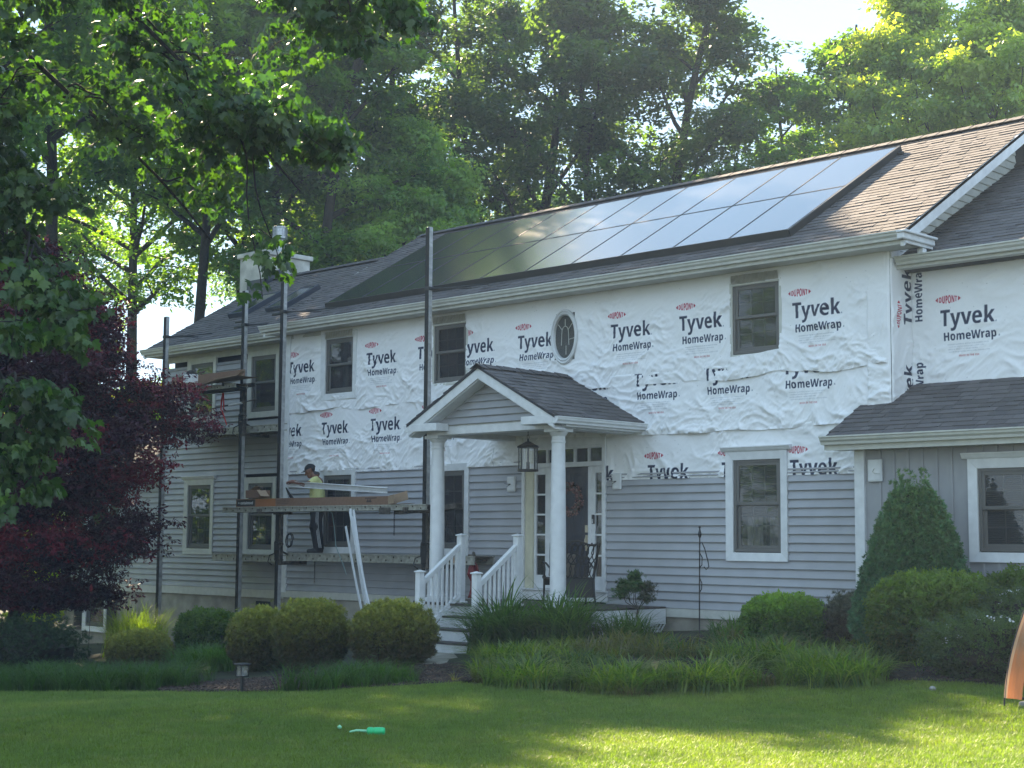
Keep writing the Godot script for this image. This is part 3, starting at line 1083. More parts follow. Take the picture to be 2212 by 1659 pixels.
	var ch := obj("chimney", m, mats.stucco, h)
	m = MB.new()
	m.soft(Vector3(-14.42, 8.62, -4.82), Vector3(-13.24, 8.735, -3.34), 0.012)
	obj("cap_slab", m, mats.stucco, ch)
	m = MB.new()
	m.span(Vector3(-14.0, 7.62, -3.42), Vector3(-13.26, 8.02, -3.36))
	prism(m, -13.30, -13.26, PackedVector2Array([Vector2(-3.36, 7.6), Vector2(-3.36, 8.0), Vector2(-3.8, 8.3), Vector2(-4.3, 8.0), Vector2(-4.3, 7.4)]))
	obj("flashing", m, mats.flash, ch)
	m = MB.new()
	m.lathe([Vector2(0.17, 8.735), Vector2(0.15, 8.80), Vector2(0.125, 8.84), Vector2(0.125, 9.10), Vector2(0.13, 9.13)], Vector3(-13.68, 0, -4.1), 20)
	obj("flue", m, mats.galv, ch)
	m = MB.new()
	m.lathe([Vector2(0.13, 9.12), Vector2(0.185, 9.15), Vector2(0.185, 9.19), Vector2(0.175, 9.195), Vector2(0.175, 9.40), Vector2(0.185, 9.405), Vector2(0.185, 9.44), Vector2(0.10, 9.47), Vector2(0.0, 9.48)], Vector3(-13.68, 0, -4.1), 24)
	for k in 24:
		var t := TAU * k / 24
		m.box(Vector3(-13.68 + 0.18 * cos(t), 9.295, -4.1 + 0.18 * sin(t)), Vector3(0.012, 0.2, 0.012), Basis(Vector3.UP, -t))
	obj("flue_cap", m, mats.galv, ch)

	# --- skylights on the left roof
	for x in [-10.15, -11.55]:
		var sk := node("skylight", h)
		var t := Transform3D(Basis(Vector3.RIGHT, Vector3(0, 0.5036, -0.8639), Vector3(0, 0.8639, 0.5036)), Vector3(x, 6.94, -1.86))
		m = MB.new()
		m.xf = t
		frame4(m, -0.33, 0.33, -0.55, 0.62, 0.06, 0.0, 0.13, 0.008)
		obj("curb", m, mats.flash, sk)
		m = MB.new()
		m.xf = t
		m.quad(Vector3(-0.30, -0.52, 0.12), Vector3(0.30, -0.52, 0.12), Vector3(0.30, 0.59, 0.12), Vector3(-0.30, 0.59, 0.12))
		obj("pane", m, mats.solar, sk)

	front_door(h)
	oval_window(h)
	# --- batten wall of the bay, and the boards that wait for fittings
	m = MB.new()
	for e in [[5.90, 0.44, 13.0, 1.50], [5.90, 2.83, 13.0, 2.99], [5.90, 1.5, 7.43, 2.83], [8.61, 1.5, 13.0, 2.83]]:
		m.span(Vector3(e[0], e[1], 0.58), Vector3(e[2], e[3], 0.60))
	obj("panel", m, mats.board, bay)
	var x := 6.13
	while x < 12.8:
		for e in ([[0.44, 2.99]] if x < 7.40 or x > 8.64 else [[0.44, 1.49], [2.90, 2.99]]):
			m = MB.new()
			m.soft(Vector3(x - 0.018, e[0], 0.602), Vector3(x + 0.018, e[1], 0.620), 0.003)
			obj("batten", m, mats.board, bay)
		x += 0.212
	for q in [[5.965, 2.55, 6.18, 2.85, 0.622], [-1.51, 2.55, -1.32, 2.81, 0.03], [0.88, 2.55, 1.06, 2.81, 0.03]]:
		m = MB.new()
		m.soft(Vector3(q[0], q[1], q[4]), Vector3(q[2], q[3], q[4] + 0.035), 0.008)
		m.soft(Vector3(q[0] + 0.02, q[1] + 0.02, q[4] + 0.035), Vector3(q[2] - 0.02, q[3] - 0.02, q[4] + 0.042), 0.004)
		var b := obj("mounting_block", m, mats.white, h)
		m = MB.new()
		var c := Vector3((q[0] + q[2]) * 0.5, (q[1] + q[3]) * 0.5, q[4] + 0.04)
		if q[4] > 0.1:
			m.tube([c + Vector3(0, 0.03, 0), c + Vector3(-0.01, -0.02, 0.03), c + Vector3(0.05, -0.045, 0.06), c + Vector3(0.14, -0.05, 0.08)], 0.006, 0.004, 5)
		else:
			m.tube([c, c + Vector3(-0.02, 0.0, 0.05), c + Vector3(-0.09, 0.01, 0.06)], 0.008, 0.004, 5)
			m.tube([c, c + Vector3(-0.03, -0.03, 0.04), c + Vector3(-0.06, -0.05, 0.03)], 0.007, 0.004, 5)
		obj("loose_wire", m, mats.trim if q[4] > 0.1 else mats.iron, b)

func specks(s: Sheet):   # staples and scuffs
	for i in 260:
		var p := s.org + Vector2(R.randf() * s.size.x, R.randf() * s.size.y)
		var d := Vector2(rr(-0.02, 0.02), rr(-0.008, 0.008))
		s.poly(PackedVector2Array([p, p + d, p + Vector2(0, 0.008)]), Color(0.42, 0.43, 0.45), 0.8)

func roof_with(h: Node, x0: float, x1: float, eave: Vector2, ridge: Vector2, back: Vector2, keep: Callable):
	var m := MB.new()
	roof_slab(m, x0, x1, eave, ridge)
	back_slab(m, x0, x1, back, ridge)
	var r := obj("roof", m, mats.roofdeck, h)
	var sl := Vector3(0, ridge.y - eave.y, ridge.x - eave.x)
	plan_roof(r, shingle_list, Vector3(x0, eave.y + 0.003, eave.x), Vector3.RIGHT, sl.normalized(), x1 - x0, sl.length(), keep)
	ridge_caps(r, x0, x1, ridge.x, ridge.y + 0.03)

func front_door(h: Node):
	var d := node("front_door", h, Vector3(0, 0, 0))
	var m := MB.new()
	# outer casing; on the left a wide cream return
	m.soft(Vector3(-1.17, 0.90, -0.04), Vector3(-1.11, 3.46, 0.055), 0.005)
	m.soft(Vector3(0.645, 0.90, -0.04), Vector3(0.72, 3.46, 0.055), 0.005)
	m.soft(Vector3(-1.11, 3.28, -0.04), Vector3(0.645, 3.46, 0.04), 0.005)
	m.soft(Vector3(-1.0, 2.94, -0.06), Vector3(0.645, 3.02, 0.03), 0.005)
	m.soft(Vector3(-1.0, 3.24, -0.06), Vector3(0.645, 3.28, 0.025), 0.004)
	m.soft(Vector3(-0.60, 0.93, -0.08), Vector3(-0.52, 2.94, 0.0), 0.004)
	m.soft(Vector3(0.30, 0.93, -0.08), Vector3(0.38, 2.94, 0.0), 0.004)
	for k in 6:
		var x: float = -0.93 + 0.312 * k
		m.soft(Vector3(x - 0.02, 3.02, -0.05), Vector3(x + 0.02, 3.24, 0.01), 0.003)
	obj("door_frame", m, mats.white, d)
	m = MB.new()
	m.soft(Vector3(-1.11, 0.90, -0.05), Vector3(-0.93, 3.28, 0.02), 0.004)
	obj("jamb_panel", m, mats.cream, d)
	m = MB.new()
	m.soft(Vector3(-1.2, 0.74, -0.05), Vector3(0.75, 0.90, 0.05), 0.006)
	m.soft(Vector3(-1.2, 0.90, -0.1), Vector3(0.75, 0.925, 0.09), 0.004)
	obj("threshold", m, mats.white, d)
	m = MB.new()
	m.quad(Vector3(-0.93, 3.02, -0.03), Vector3(0.64, 3.02, -0.03), Vector3(0.64, 3.24, -0.03), Vector3(-0.93, 3.24, -0.03))
	obj("transom_pane", m, mats.glass, d)
	for e in [[-0.93, -0.60], [0.38, 0.645]]:
		var sdl := node("sidelight", d)
		m = MB.new()
		var gx0: float = e[0] + (0.05 if e[0] < 0 else 0.07)
		var gx1: float = e[1] - (0.07 if e[0] < 0 else 0.03)
		m.soft(Vector3(e[0], 0.93, -0.06), Vector3(gx0, 2.94, -0.01), 0.004)
		m.soft(Vector3(gx1, 0.93, -0.06), Vector3(e[1], 2.94, -0.01), 0.004)
		m.soft(Vector3(gx0, 2.83, -0.06), Vector3(gx1, 2.94, -0.01), 0.004)
		m.soft(Vector3(gx0, 0.93, -0.06), Vector3(gx1, 1.15, -0.01), 0.004)
		for k in range(1, 5):
			var y := 1.15 + 0.336 * k
			m.soft(Vector3(gx0, y - 0.015, -0.055), Vector3(gx1, y + 0.015, -0.015), 0.003)
		obj("sidelight_frame", m, mats.white, sdl)
		m = MB.new()
		m.quad(Vector3(gx0, 1.15, -0.04), Vector3(gx1, 1.15, -0.04), Vector3(gx1, 2.83, -0.04), Vector3(gx0, 2.83, -0.04))
		obj("pane", m, mats.glass, sdl)
	m = MB.new()
	m.soft(Vector3(-0.52, 0.93, -0.10), Vector3(0.30, 2.94, -0.055), 0.004)
	for q in [[1.05, 1.62], [1.75, 2.30], [2.42, 2.84]]:
		for x in [-0.42, -0.08]:
			frame4(m, x, x + 0.28, q[0], q[1], 0.02, -0.056, -0.048, 0.003)
			m.soft(Vector3(x + 0.05, q[0] + 0.05, -0.056), Vector3(x + 0.23, q[1] - 0.05, -0.046), 0.006)
	obj("door_leaf", m, mats.navy, d)
	m = MB.new()
	m.soft(Vector3(0.205, 1.86, -0.055), Vector3(0.265, 1.98, -0.03), 0.006)
	m.soft(Vector3(0.21, 1.56, -0.055), Vector3(0.26, 1.82, -0.035), 0.006)
	m.tube([Vector3(0.235, 1.60, -0.03), Vector3(0.235, 1.66, 0.0), Vector3(0.235, 1.74, 0.0), Vector3(0.235, 1.80, -0.03)], 0.009, 0.009, 8)
	obj("handle", m, mats.brass, d)
	m = MB.new()
	m.soft(Vector3(0.395, 2.00, -0.01), Vector3(0.445, 2.15, 0.02), 0.006)
	obj("doorbell", m, mats.black, d)
	m = MB.new()
	m.soft(Vector3(0.405, 2.01, 0.02), Vector3(0.435, 2.08, 0.026), 0.003)
	obj("doorbell_button", m, mats.galv, d)
	m = MB.new()
	m.span(Vector3(-1.1, 0.9, -0.24), Vector3(0.66, 3.4, -0.22))
	obj("dark_room", m, mats.inside, d)

func oval_window(h: Node):
	var o := node("oval_window", h, Vector3(-0.19, 5.12, 0.03))
	var m := MB.new()
	var t := Transform3D(Basis(Vector3.RIGHT, PI / 2), Vector3.ZERO)   # lathe's up becomes +z
	m.xf = t
	m.lathe([Vector2(1.0, -0.02), Vector2(1.0, 0.035), Vector2(0.965, 0.05), Vector2(0.93, 0.05), Vector2(0.90, 0.035), Vector2(0.86, 0.045), Vector2(0.80, 0.035), Vector2(0.77, 0.0), Vector2(0.77, -0.02)].map(func(q): return Vector2(q.x * 0.30, q.y)), Vector3.ZERO, 40, 1.0, 1.55)
	obj("frame", m, mats.white, o)
	m = MB.new()
	for i in 40:
		var a := TAU * i / 40
		var b := TAU * (i + 1) / 40
		m.tri(Vector3(0, 0, -0.01), Vector3(0.235 * cos(a), 0.235 * 1.55 * sin(a), -0.01), Vector3(0.235 * cos(b), 0.235 * 1.55 * sin(b), -0.01))
	obj("pane", m, mats.leaded, o)
	m = MB.new()
	var arch := []
	for i in 9:
		var a := PI * i / 8
		arch.append(Vector3(0.075 * cos(a), 0.07 + 0.11 * sin(a), 0.0))
	arch.push_front(Vector3(0.085, -0.14, 0))
	arch.append(Vector3(-0.085, -0.14, 0))
	m.tube(arch, 0.006, 0.006, 5)
	m.tube([Vector3(0, 0.18, 0), Vector3(0, 0.30, 0)], 0.006, 0.006, 5)
	m.tube([Vector3(0.07, 0.12, 0), Vector3(0.16, 0.22, 0)], 0.006, 0.006, 5)
	m.tube([Vector3(-0.07, 0.12, 0), Vector3(-0.16, 0.22, 0)], 0.006, 0.006, 5)
	m.tube([Vector3(0.085, -0.05, 0), Vector3(0.225, -0.03, 0)], 0.006, 0.006, 5)
	m.tube([Vector3(0.02, -0.15, 0), Vector3(0.02, -0.30, 0)], 0.006, 0.006, 5)
	obj("lead_cames", m, mats.trim, o)

# ------------------------------------------------------------------ the entrance porch
func porch():
	var p := thing("entry_porch", "small gabled entrance porch with grey shingles on two round white columns", "porch")
	var m: MB
	var cx := -0.13
	for x in [1.22, -1.48]:
		var col := node("column", p, Vector3(x, 0, 1.7))
		m = MB.new()
		m.soft(Vector3(-0.165, 0.725, -0.165), Vector3(0.165, 0.79, 0.165), 0.006)
		obj("plinth", m, mats.white, col)
		m = MB.new()
		var prof := [Vector2(0.145, 0.79), Vector2(0.158, 0.805), Vector2(0.160, 0.825), Vector2(0.150, 0.845), Vector2(0.135, 0.85), Vector2(0.132, 0.87), Vector2(0.125, 0.90)]
		for k in 9:
			var t := k / 8.0
			prof.append(Vector2(0.123 - 0.020 * t * t, 0.92 + 2.28 * t))
		prof.append_array([Vector2(0.112, 3.21), Vector2(0.113, 3.23), Vector2(0.104, 3.24), Vector2(0.104, 3.31), Vector2(0.115, 3.32), Vector2(0.140, 3.355), Vector2(0.145, 3.37)])
		m.lathe(prof, Vector3.ZERO, 28)
		obj("shaft", m, mats.white, col)
		m = MB.new()
		m.soft(Vector3(-0.16, 3.37, -0.16), Vector3(0.16, 3.42, 0.16), 0.005)
		obj("capital", m, mats.white, col)
	# beam round the top, flat ceiling
	m = MB.new()
	m.soft(Vector3(-1.62, 3.42, 1.57), Vector3(1.36, 3.56, 1.83), 0.006)
	m.soft(Vector3(1.08, 3.42, 0.02), Vector3(1.355, 3.555, 1.565), 0.006)
	m.soft(Vector3(-1.615, 3.42, 0.02), Vector3(-1.34, 3.555, 1.565), 0.006)
	obj("beam", m, mats.white, p)
	m = MB.new()
	m.span(Vector3(-1.34, 3.50, 0.02), Vector3(1.08, 3.52, 1.57))
	obj("porch_ceiling", m, mats.trim, p)
	# roof: ridge (cx, 4.45), eaves at x = 1.52 and -1.78, y = 3.60
	var run := 1.66
	var rise := 0.86
	var roof: MeshInstance3D
	var list := []
	m = MB.new()
	for s in [1.0, -1.0]:
		var e := Vector3(cx + s * run, 4.45 - rise, 0)
		var r := Vector3(cx, 4.45, 0)
		var z := Vector3(0, 0, 2.13)
		var dn := Vector3(0, -0.035, 0)
		if s > 0:
			m.quad(e + z, e, r, r + z)
			m.quad(e + dn, e + z + dn, r + z + dn, r + dn)
			m.quad(e + z + dn, e + z, r + z, r + z + dn)
			m.quad(e + z + dn, e + dn, e, e + z)
		else:
			m.quad(e, e + z, r + z, r)
			m.quad(e + z + dn, e + dn, r + dn, r + z + dn)
			m.quad(e + z, e + z + dn, r + z + dn, r + z)
	roof = obj("roof", m, mats.roofdeck, p)
	var sl := Vector3(-run, rise, 0)
	plan_roof(roof, list, Vector3(cx + run, 4.453 - rise, 2.14), Vector3(0, 0, -1), sl.normalized(), 2.13, sl.length(), func(_x, _v): return true)
	sl = Vector3(run, rise, 0)
	plan_roof(roof, list, Vector3(cx - run, 4.453 - rise, 0.01), Vector3(0, 0, 1), sl.normalized(), 2.13, sl.length(), func(_x, _v): return true)
	lay_shingles(list)
	m = MB.new()
	var z := 0.0
	while z < 2.1:
		var l := 0.02 if int(z / 0.15) % 2 == 0 else 0.028
		var ze := minf(z + 0.2, 2.15)
		m.quad(Vector3(cx, 4.46 + l + 0.008, ze), Vector3(cx + 0.15, 4.382 + l + 0.008, ze), Vector3(cx + 0.15, 4.382 + l, z), Vector3(cx, 4.46 + l, z))
		m.quad(Vector3(cx - 0.15, 4.382 + l + 0.008, ze), Vector3(cx, 4.46 + l + 0.008, ze), Vector3(cx, 4.46 + l, z), Vector3(cx - 0.15, 4.382 + l, z))
		m.tri(Vector3(cx - 0.15, 4.382 + l, ze), Vector3(cx + 0.15, 4.382 + l, ze), Vector3(cx, 4.46 + l + 0.008, ze))
		z += 0.15
	obj("ridge_cap", m, mats.shingle1, roof)
	# gable front: rake boards, their soffits, returns and siding in the triangle
	var k := rise / run
	m = MB.new()
	for s in [1.0, -1.0]:
		var poly := PackedVector2Array([Vector2(0, 4.415), Vector2(0, 4.255), Vector2(s * (run - 0.03), 4.255 - rise + 0.015), Vector2(s * (run - 0.03), 4.415 - rise + 0.015)])
		if s < 0:
			poly.reverse()
		m.extrude(poly, 0.03, Transform3D(Basis.IDENTITY, Vector3(cx, 0, 2.085)))
		poly = PackedVector2Array([Vector2(0, 4.255), Vector2(0, 4.235), Vector2(s * (run - 0.03), 4.235 - rise + 0.015), Vector2(s * (run - 0.03), 4.255 - rise + 0.015)])
		if s < 0:
			poly.reverse()
		m.extrude(poly, 0.245, Transform3D(Basis.IDENTITY, Vector3(cx, 0, 1.84)))
	obj("rake_board", m, mats.white, p)
	m = MB.new()
	for s in [1.0, -1.0]:
		var xa: float = cx + s * 1.62
		var xb: float = cx + s * 0.95
		m.soft(Vector3(minf(xa, xb), 3.475, 1.84), Vector3(maxf(xa, xb), 3.60, 2.12), 0.006)
	obj("eave_return", m, mats.white, p)
	m = MB.new()
	m.tri(Vector3(cx - 1.42, 3.53, 1.82), Vector3(cx + 1.42, 3.53, 1.82), Vector3(cx, 4.27, 1.82))
	var gab := obj("gable", m, mats.trim, p)
	for i in 6:
		var y := 3.575 + i * 0.115
		var half := (4.245 - y - 0.03) / k
		if half > 0.08:
			obj("siding_course", course_mesh(2 * half, minf(0.115, 4.21 - y)), mats.siding, gab, Vector3(cx + half, y, 1.824))
	# right-hand gutter and fascia
	m = MB.new()
	m.soft(Vector3(1.36, 3.44, 0.02), Vector3(1.50, 3.47, 1.84), 0.004)
	m.soft(Vector3(1.475, 3.47, 0.02), Vector3(1.50, 3.575, 2.08), 0.004)
	obj("fascia", m, mats.white, p)
	m = MB.new()
	var prof := PackedVector2Array([Vector2(0, 0), Vector2(0.062, 0), Vector2(0.070, 0.030), Vector2(0.095, 0.055), Vector2(0.10, 0.085), Vector2(0.115, 0.09), Vector2(0.115, 0.105), Vector2(0.0, 0.105)])
	m.extrude(prof, 2.10, Transform3D(Basis.IDENTITY, Vector3(1.50, 3.475, 0.02)))
	obj("gutter", m, mats.white, p)
	m = MB.new()
	var mirrored := PackedVector2Array()
	for q in prof:
		mirrored.append(Vector2(-q.x, q.y))
	mirrored.reverse()
	m.extrude(mirrored, 2.10, Transform3D(Basis.IDENTITY, Vector3(-1.76, 3.475, 0.02)))
	obj("gutter", m, mats.white, p)

	# deck: front edge swelling outwards
	var dk := thing("porch_deck", "low brown porch deck with white skirt and lattice in front of the door", "deck")
	var edge := []
	for i in 17:
		var t := i / 16.0
		edge.append(Vector2(lerpf(-1.98, 1.98, t), 1.70 + 0.32 * (1.0 - pow(2.0 * t - 1.0, 4.0))))
	m = MB.new()
	var top := PackedVector2Array([Vector2(-1.98, 0.03), Vector2(-1.98, 0.03)])
	top = PackedVector2Array()
	top.append(Vector2(1.98, -0.06))
	top.append(Vector2(-1.98, -0.06))
	for q in edge:
		top.append(Vector2(q.x, -q.y))
	top.reverse()
	var deckat := func(z0: float, z1: float) -> Array:   # the x-extent of one board
		var w := 1.98
		for i in 16:
			if edge[i].y <= z1 and edge[i + 1].y > z1 and edge[i].x < 0:
				w = absf(lerpf(edge[i].x, edge[i + 1].x, (z1 - edge[i].y) / (edge[i + 1].y - edge[i].y)))
		return [-w, w]
	var zz := 0.06
	while zz < 1.98:
		var e: Array = deckat.call(zz, zz + 0.135)
		m = MB.new()
		m.soft(Vector3(e[0], 0.695, zz), Vector3(e[1], 0.722, zz + 0.135), 0.004)
		obj("deck_board", m, mats.deckboard, dk)
		zz += 0.14
	m = MB.new()
	for i in 16:
		var a := Vector3(edge[i].x, 0, edge[i].y)
		var b := Vector3(edge[i + 1].x, 0, edge[i + 1].y)
		var o := (b - a).cross(Vector3.UP).normalized() * -0.02
		m.bar(a + Vector3.UP * 0.708 - o * 1.0, b + Vector3.UP * 0.708 - o * 1.0, 0.05, 0.034)
	obj("nosing", m, mats.deckboard, dk)
	m = MB.new()
	for i in 16:
		var a := Vector3(edge[i].x, 0, edge[i].y)
		var b := Vector3(edge[i + 1].x, 0, edge[i + 1].y)
		m.quad(a + Vector3.UP * 0.46, b + Vector3.UP * 0.46, b + Vector3.UP * 0.69, a + Vector3.UP * 0.69)
	m.span(Vector3(1.95, 0.46, 0.06), Vector3(1.975, 0.69, 1.70))
	m.span(Vector3(-1.975, 0.46, 0.06), Vector3(-1.95, 0.69, 1.70))
	obj("skirt", m, mats.white, dk)
	m = MB.new()
	for i in 26:
		var u := 0.06 + i * 0.085
		for s in [1, -1]:
			var a := Vector3(1.96 + 0.004 * s, 0.20, u)
			var b := Vector3(1.96 + 0.004 * s, 0.46, u + 0.26 * s)
			if b.z > 0.04 and b.z < 1.72 and a.z < 1.72:
				m.bar(a, b, 0.006, 0.028, Vector3(1, 0, 0))
	obj("lattice", m, mats.white, dk)

	# steps: four risers from 0.722 down to the slab
	var st := thing("porch_steps", "four brown treads with white risers leading up to the porch", "steps")
	for i in 4:
		var y := 0.722 - 0.18 * (i + 1)
		var z0 := 1.99 + 0.27 * i
		m = MB.new()
		m.soft(Vector3(-0.72, y - 0.02, z0 - 0.02), Vector3(0.40, y + 0.155, z0), 0.003)
		obj("riser", m, mats.white, st)
		if i < 3:
			m = MB.new()
			m.soft(Vector3(-0.73, y - 0.028, z0 - 0.015), Vector3(0.41, y + 0.002, z0 + 0.145), 0.005)
			m.soft(Vector3(-0.73, y - 0.028, z0 + 0.149), Vector3(0.41, y + 0.002, z0 + 0.285), 0.005)
			obj("tread", m, mats.deckboard, st)
	for x in [-0.745, 0.405]:
		m = MB.new()
		m.extrude(PackedVector2Array([Vector2(1.92, -0.1), Vector2(2.82, -0.1), Vector2(2.82, 0.10), Vector2(1.99, 0.69), Vector2(1.92, 0.69)]), 0.025, Transform3D(TO_LEFT, Vector3(x + 0.025, 0, 0)))
		obj("stringer", m, mats.white, st)
	var sides := ["left", "right"]
	for s in 2:
		var x: float = [-0.80, 0.465][s]
		var rl := thing("stair_railing", "white stair railing with square balusters, on the %s of the steps" % sides[s], "railing", Vector3(x, 0, 0), 0.0, "white railings beside the porch steps")
		for q in [[1.80, 0.722, 1.79], [2.68, -0.05, 1.22]]:
			var np := node("newel_post", rl, Vector3(0, 0, q[0]))
			m = MB.new()
			m.soft(Vector3(-0.052, q[1], -0.052), Vector3(0.052, q[2], 0.052), 0.004)
			if s >= 0:
				m.soft(Vector3(-0.085, q[1], -0.085), Vector3(0.085, q[1] + 0.035, 0.085), 0.012)
			obj("post", m, mats.white, np)
			m = MB.new()
			m.soft(Vector3(-0.072, q[2], -0.072), Vector3(0.072, q[2] + 0.018, 0.072), 0.006)
			m.tri(Vector3(-0.066, q[2] + 0.018, 0.066), Vector3(0.066, q[2] + 0.018, 0.066), Vector3(0, q[2] + 0.042, 0))
			m.tri(Vector3(0.066, q[2] + 0.018, 0.066), Vector3(0.066, q[2] + 0.018, -0.066), Vector3(0, q[2] + 0.042, 0))
			m.tri(Vector3(0.066, q[2] + 0.018, -0.066), Vector3(-0.066, q[2] + 0.018, -0.066), Vector3(0, q[2] + 0.042, 0))
			m.tri(Vector3(-0.066, q[2] + 0.018, -0.066), Vector3(-0.066, q[2] + 0.018, 0.066), Vector3(0, q[2] + 0.042, 0))
			obj("cap", m, mats.white, np)
		m = MB.new()
		var a := Vector3(0, 1.645, 1.845)
		var b := Vector3(0, 1.07, 2.64)
		m.bar(a, b, 0.075, 0.035)
		m.bar(a - Vector3(0, 0.04, 0), b - Vector3(0, 0.04, 0), 0.045, 0.05)
		obj("top_rail", m, mats.white, rl)
		m = MB.new()
		m.bar(Vector3(0, 0.865, 1.83), Vector3(0, 0.295, 2.63), 0.05, 0.05)
		m.bar(Vector3(0, 0.83, 1.83), Vector3(0, 0.26, 2.63), 0.075, 0.028)
		obj("bottom_rail", m, mats.white, rl)
		for i in 8:
			var t := (i + 0.6) / 8.0
			m = MB.new()
			var zb := lerpf(1.85, 2.63, t)
			m.soft(Vector3(-0.017, lerpf(0.86, 0.31, t), zb - 0.017), Vector3(0.017, lerpf(1.61, 1.05, t), zb + 0.017), 0.003)
			obj("baluster", m, mats.white, rl)
	m = MB.new()
	m.soft(Vector3(-0.75, -0.03, 2.80), Vector3(0.75, 0.03, 3.55), 0.01)
	m.soft(Vector3(-0.35, -0.06, 3.56), Vector3(1.25, 0.02, 4.30), 0.01)
	tag(obj("path_slab", m, mats.concrete), "pale concrete slab at the foot of the porch steps", "paving")

	# lantern under the ceiling
	var lt := thing("hanging_lantern", "black iron lantern with clear glass hanging under the porch ceiling", "lantern", Vector3(-0.10, 0, 1.0))
	m = MB.new()
	m.lathe([Vector2(0.162, 2.83), Vector2(0.168, 2.835), Vector2(0.168, 2.862), Vector2(0.150, 2.866), Vector2(0.0, 2.868)], Vector3.ZERO, 8)
	for i in 8:
		var t := TAU * i / 8
		m.box(Vector3(0.152 * cos(t), 3.04, 0.152 * sin(t)), Vector3(0.014, 0.36, 0.014), Basis(Vector3.UP, -t))
	obj("cage", m, mats.iron, lt)
	m = MB.new()
	m.lathe([Vector2(0.172, 3.21), Vector2(0.180, 3.225), Vector2(0.172, 3.24), Vector2(0.12, 3.265), Vector2(0.05, 3.305), Vector2(0.03, 3.315), Vector2(0.0, 3.32)], Vector3.ZERO, 16)
	m.tube([Vector3(0, 3.31, 0), Vector3(0, 3.35, 0)], 0.014, 0.014)
	for i in 12:
		var a := TAU * i / 12
		var b := TAU * (i + 1) / 12
		m.tube([Vector3(0.022 * cos(a), 3.385 + 0.035 * sin(a), 0), Vector3(0.022 * cos(b), 3.385 + 0.035 * sin(b), 0)], 0.006, 0.006, 5)
	m.tube([Vector3(0, 3.41, 0), Vector3(0, 3.50, 0)], 0.008, 0.008)
	obj("hood", m, mats.iron, lt)
	m = MB.new()
	m.lathe([Vector2(0.142, 2.868), Vector2(0.142, 3.21)], Vector3.ZERO, 8)
	obj("pane", m, mats.clear, lt)
	m = MB.new()
	m.lathe([Vector2(0.03, 2.866), Vector2(0.03, 2.98), Vector2(0.016, 2.99), Vector2(0.014, 3.21)], Vector3.ZERO, 10)
	obj("lamp_holder", m, mats.iron, lt)

	# wreath on the door
	var wr := thing("wreath", "wreath of dusty pink and brown petals hanging on the dark door", "wreath", Vector3(-0.11, 2.41, -0.03))
	m = MB.new()
	var ring := []
	for i in 25:
		ring.append(Vector3(0.215 * cos(TAU * i / 24), 0.215 * sin(TAU * i / 24), 0))
	m.tube(ring, 0.03, 0.03, 6)
	obj("ring", m, mats.oldwood, wr)
	m = MB.new()
	for i in 420:
		var t := rr(0, TAU)
		var s := rr(0, TAU)
		var rad := 0.045 + rr(0, 0.035)
		var c := Vector3(cos(t) * (0.215 + rad * cos(s)), sin(t) * (0.215 + rad * cos(s)), maxf(rad * sin(s), -0.01) + 0.01)
		m.col = [Color(0.26, 0.13, 0.125), Color(0.18, 0.075, 0.07), Color(0.34, 0.20, 0.185), Color(0.11, 0.04, 0.036)][R.randi_range(0, 3)]
		var bs := Basis(Vector3(rr(-1, 1), rr(-1, 1), rr(-1, 1)).normalized(), rr(0, 3))
		var z2 := rr(0.016, 0.030)
		m.quad(c + bs * Vector3(-z2, 0, 0), c + bs * Vector3(0, -z2 * 0.7, 0.006), c + bs * Vector3(z2, 0, 0), c + bs * Vector3(0, z2 * 0.7, 0.006))
	mat("petal", Color.WHITE, 0.8, {"vc": true, "two": true, "back": Color(0.3, 0.25, 0.25)})
	obj("petals", m, mats.petal, wr).set_meta("kind", "stuff")

	bench()
	gnome()

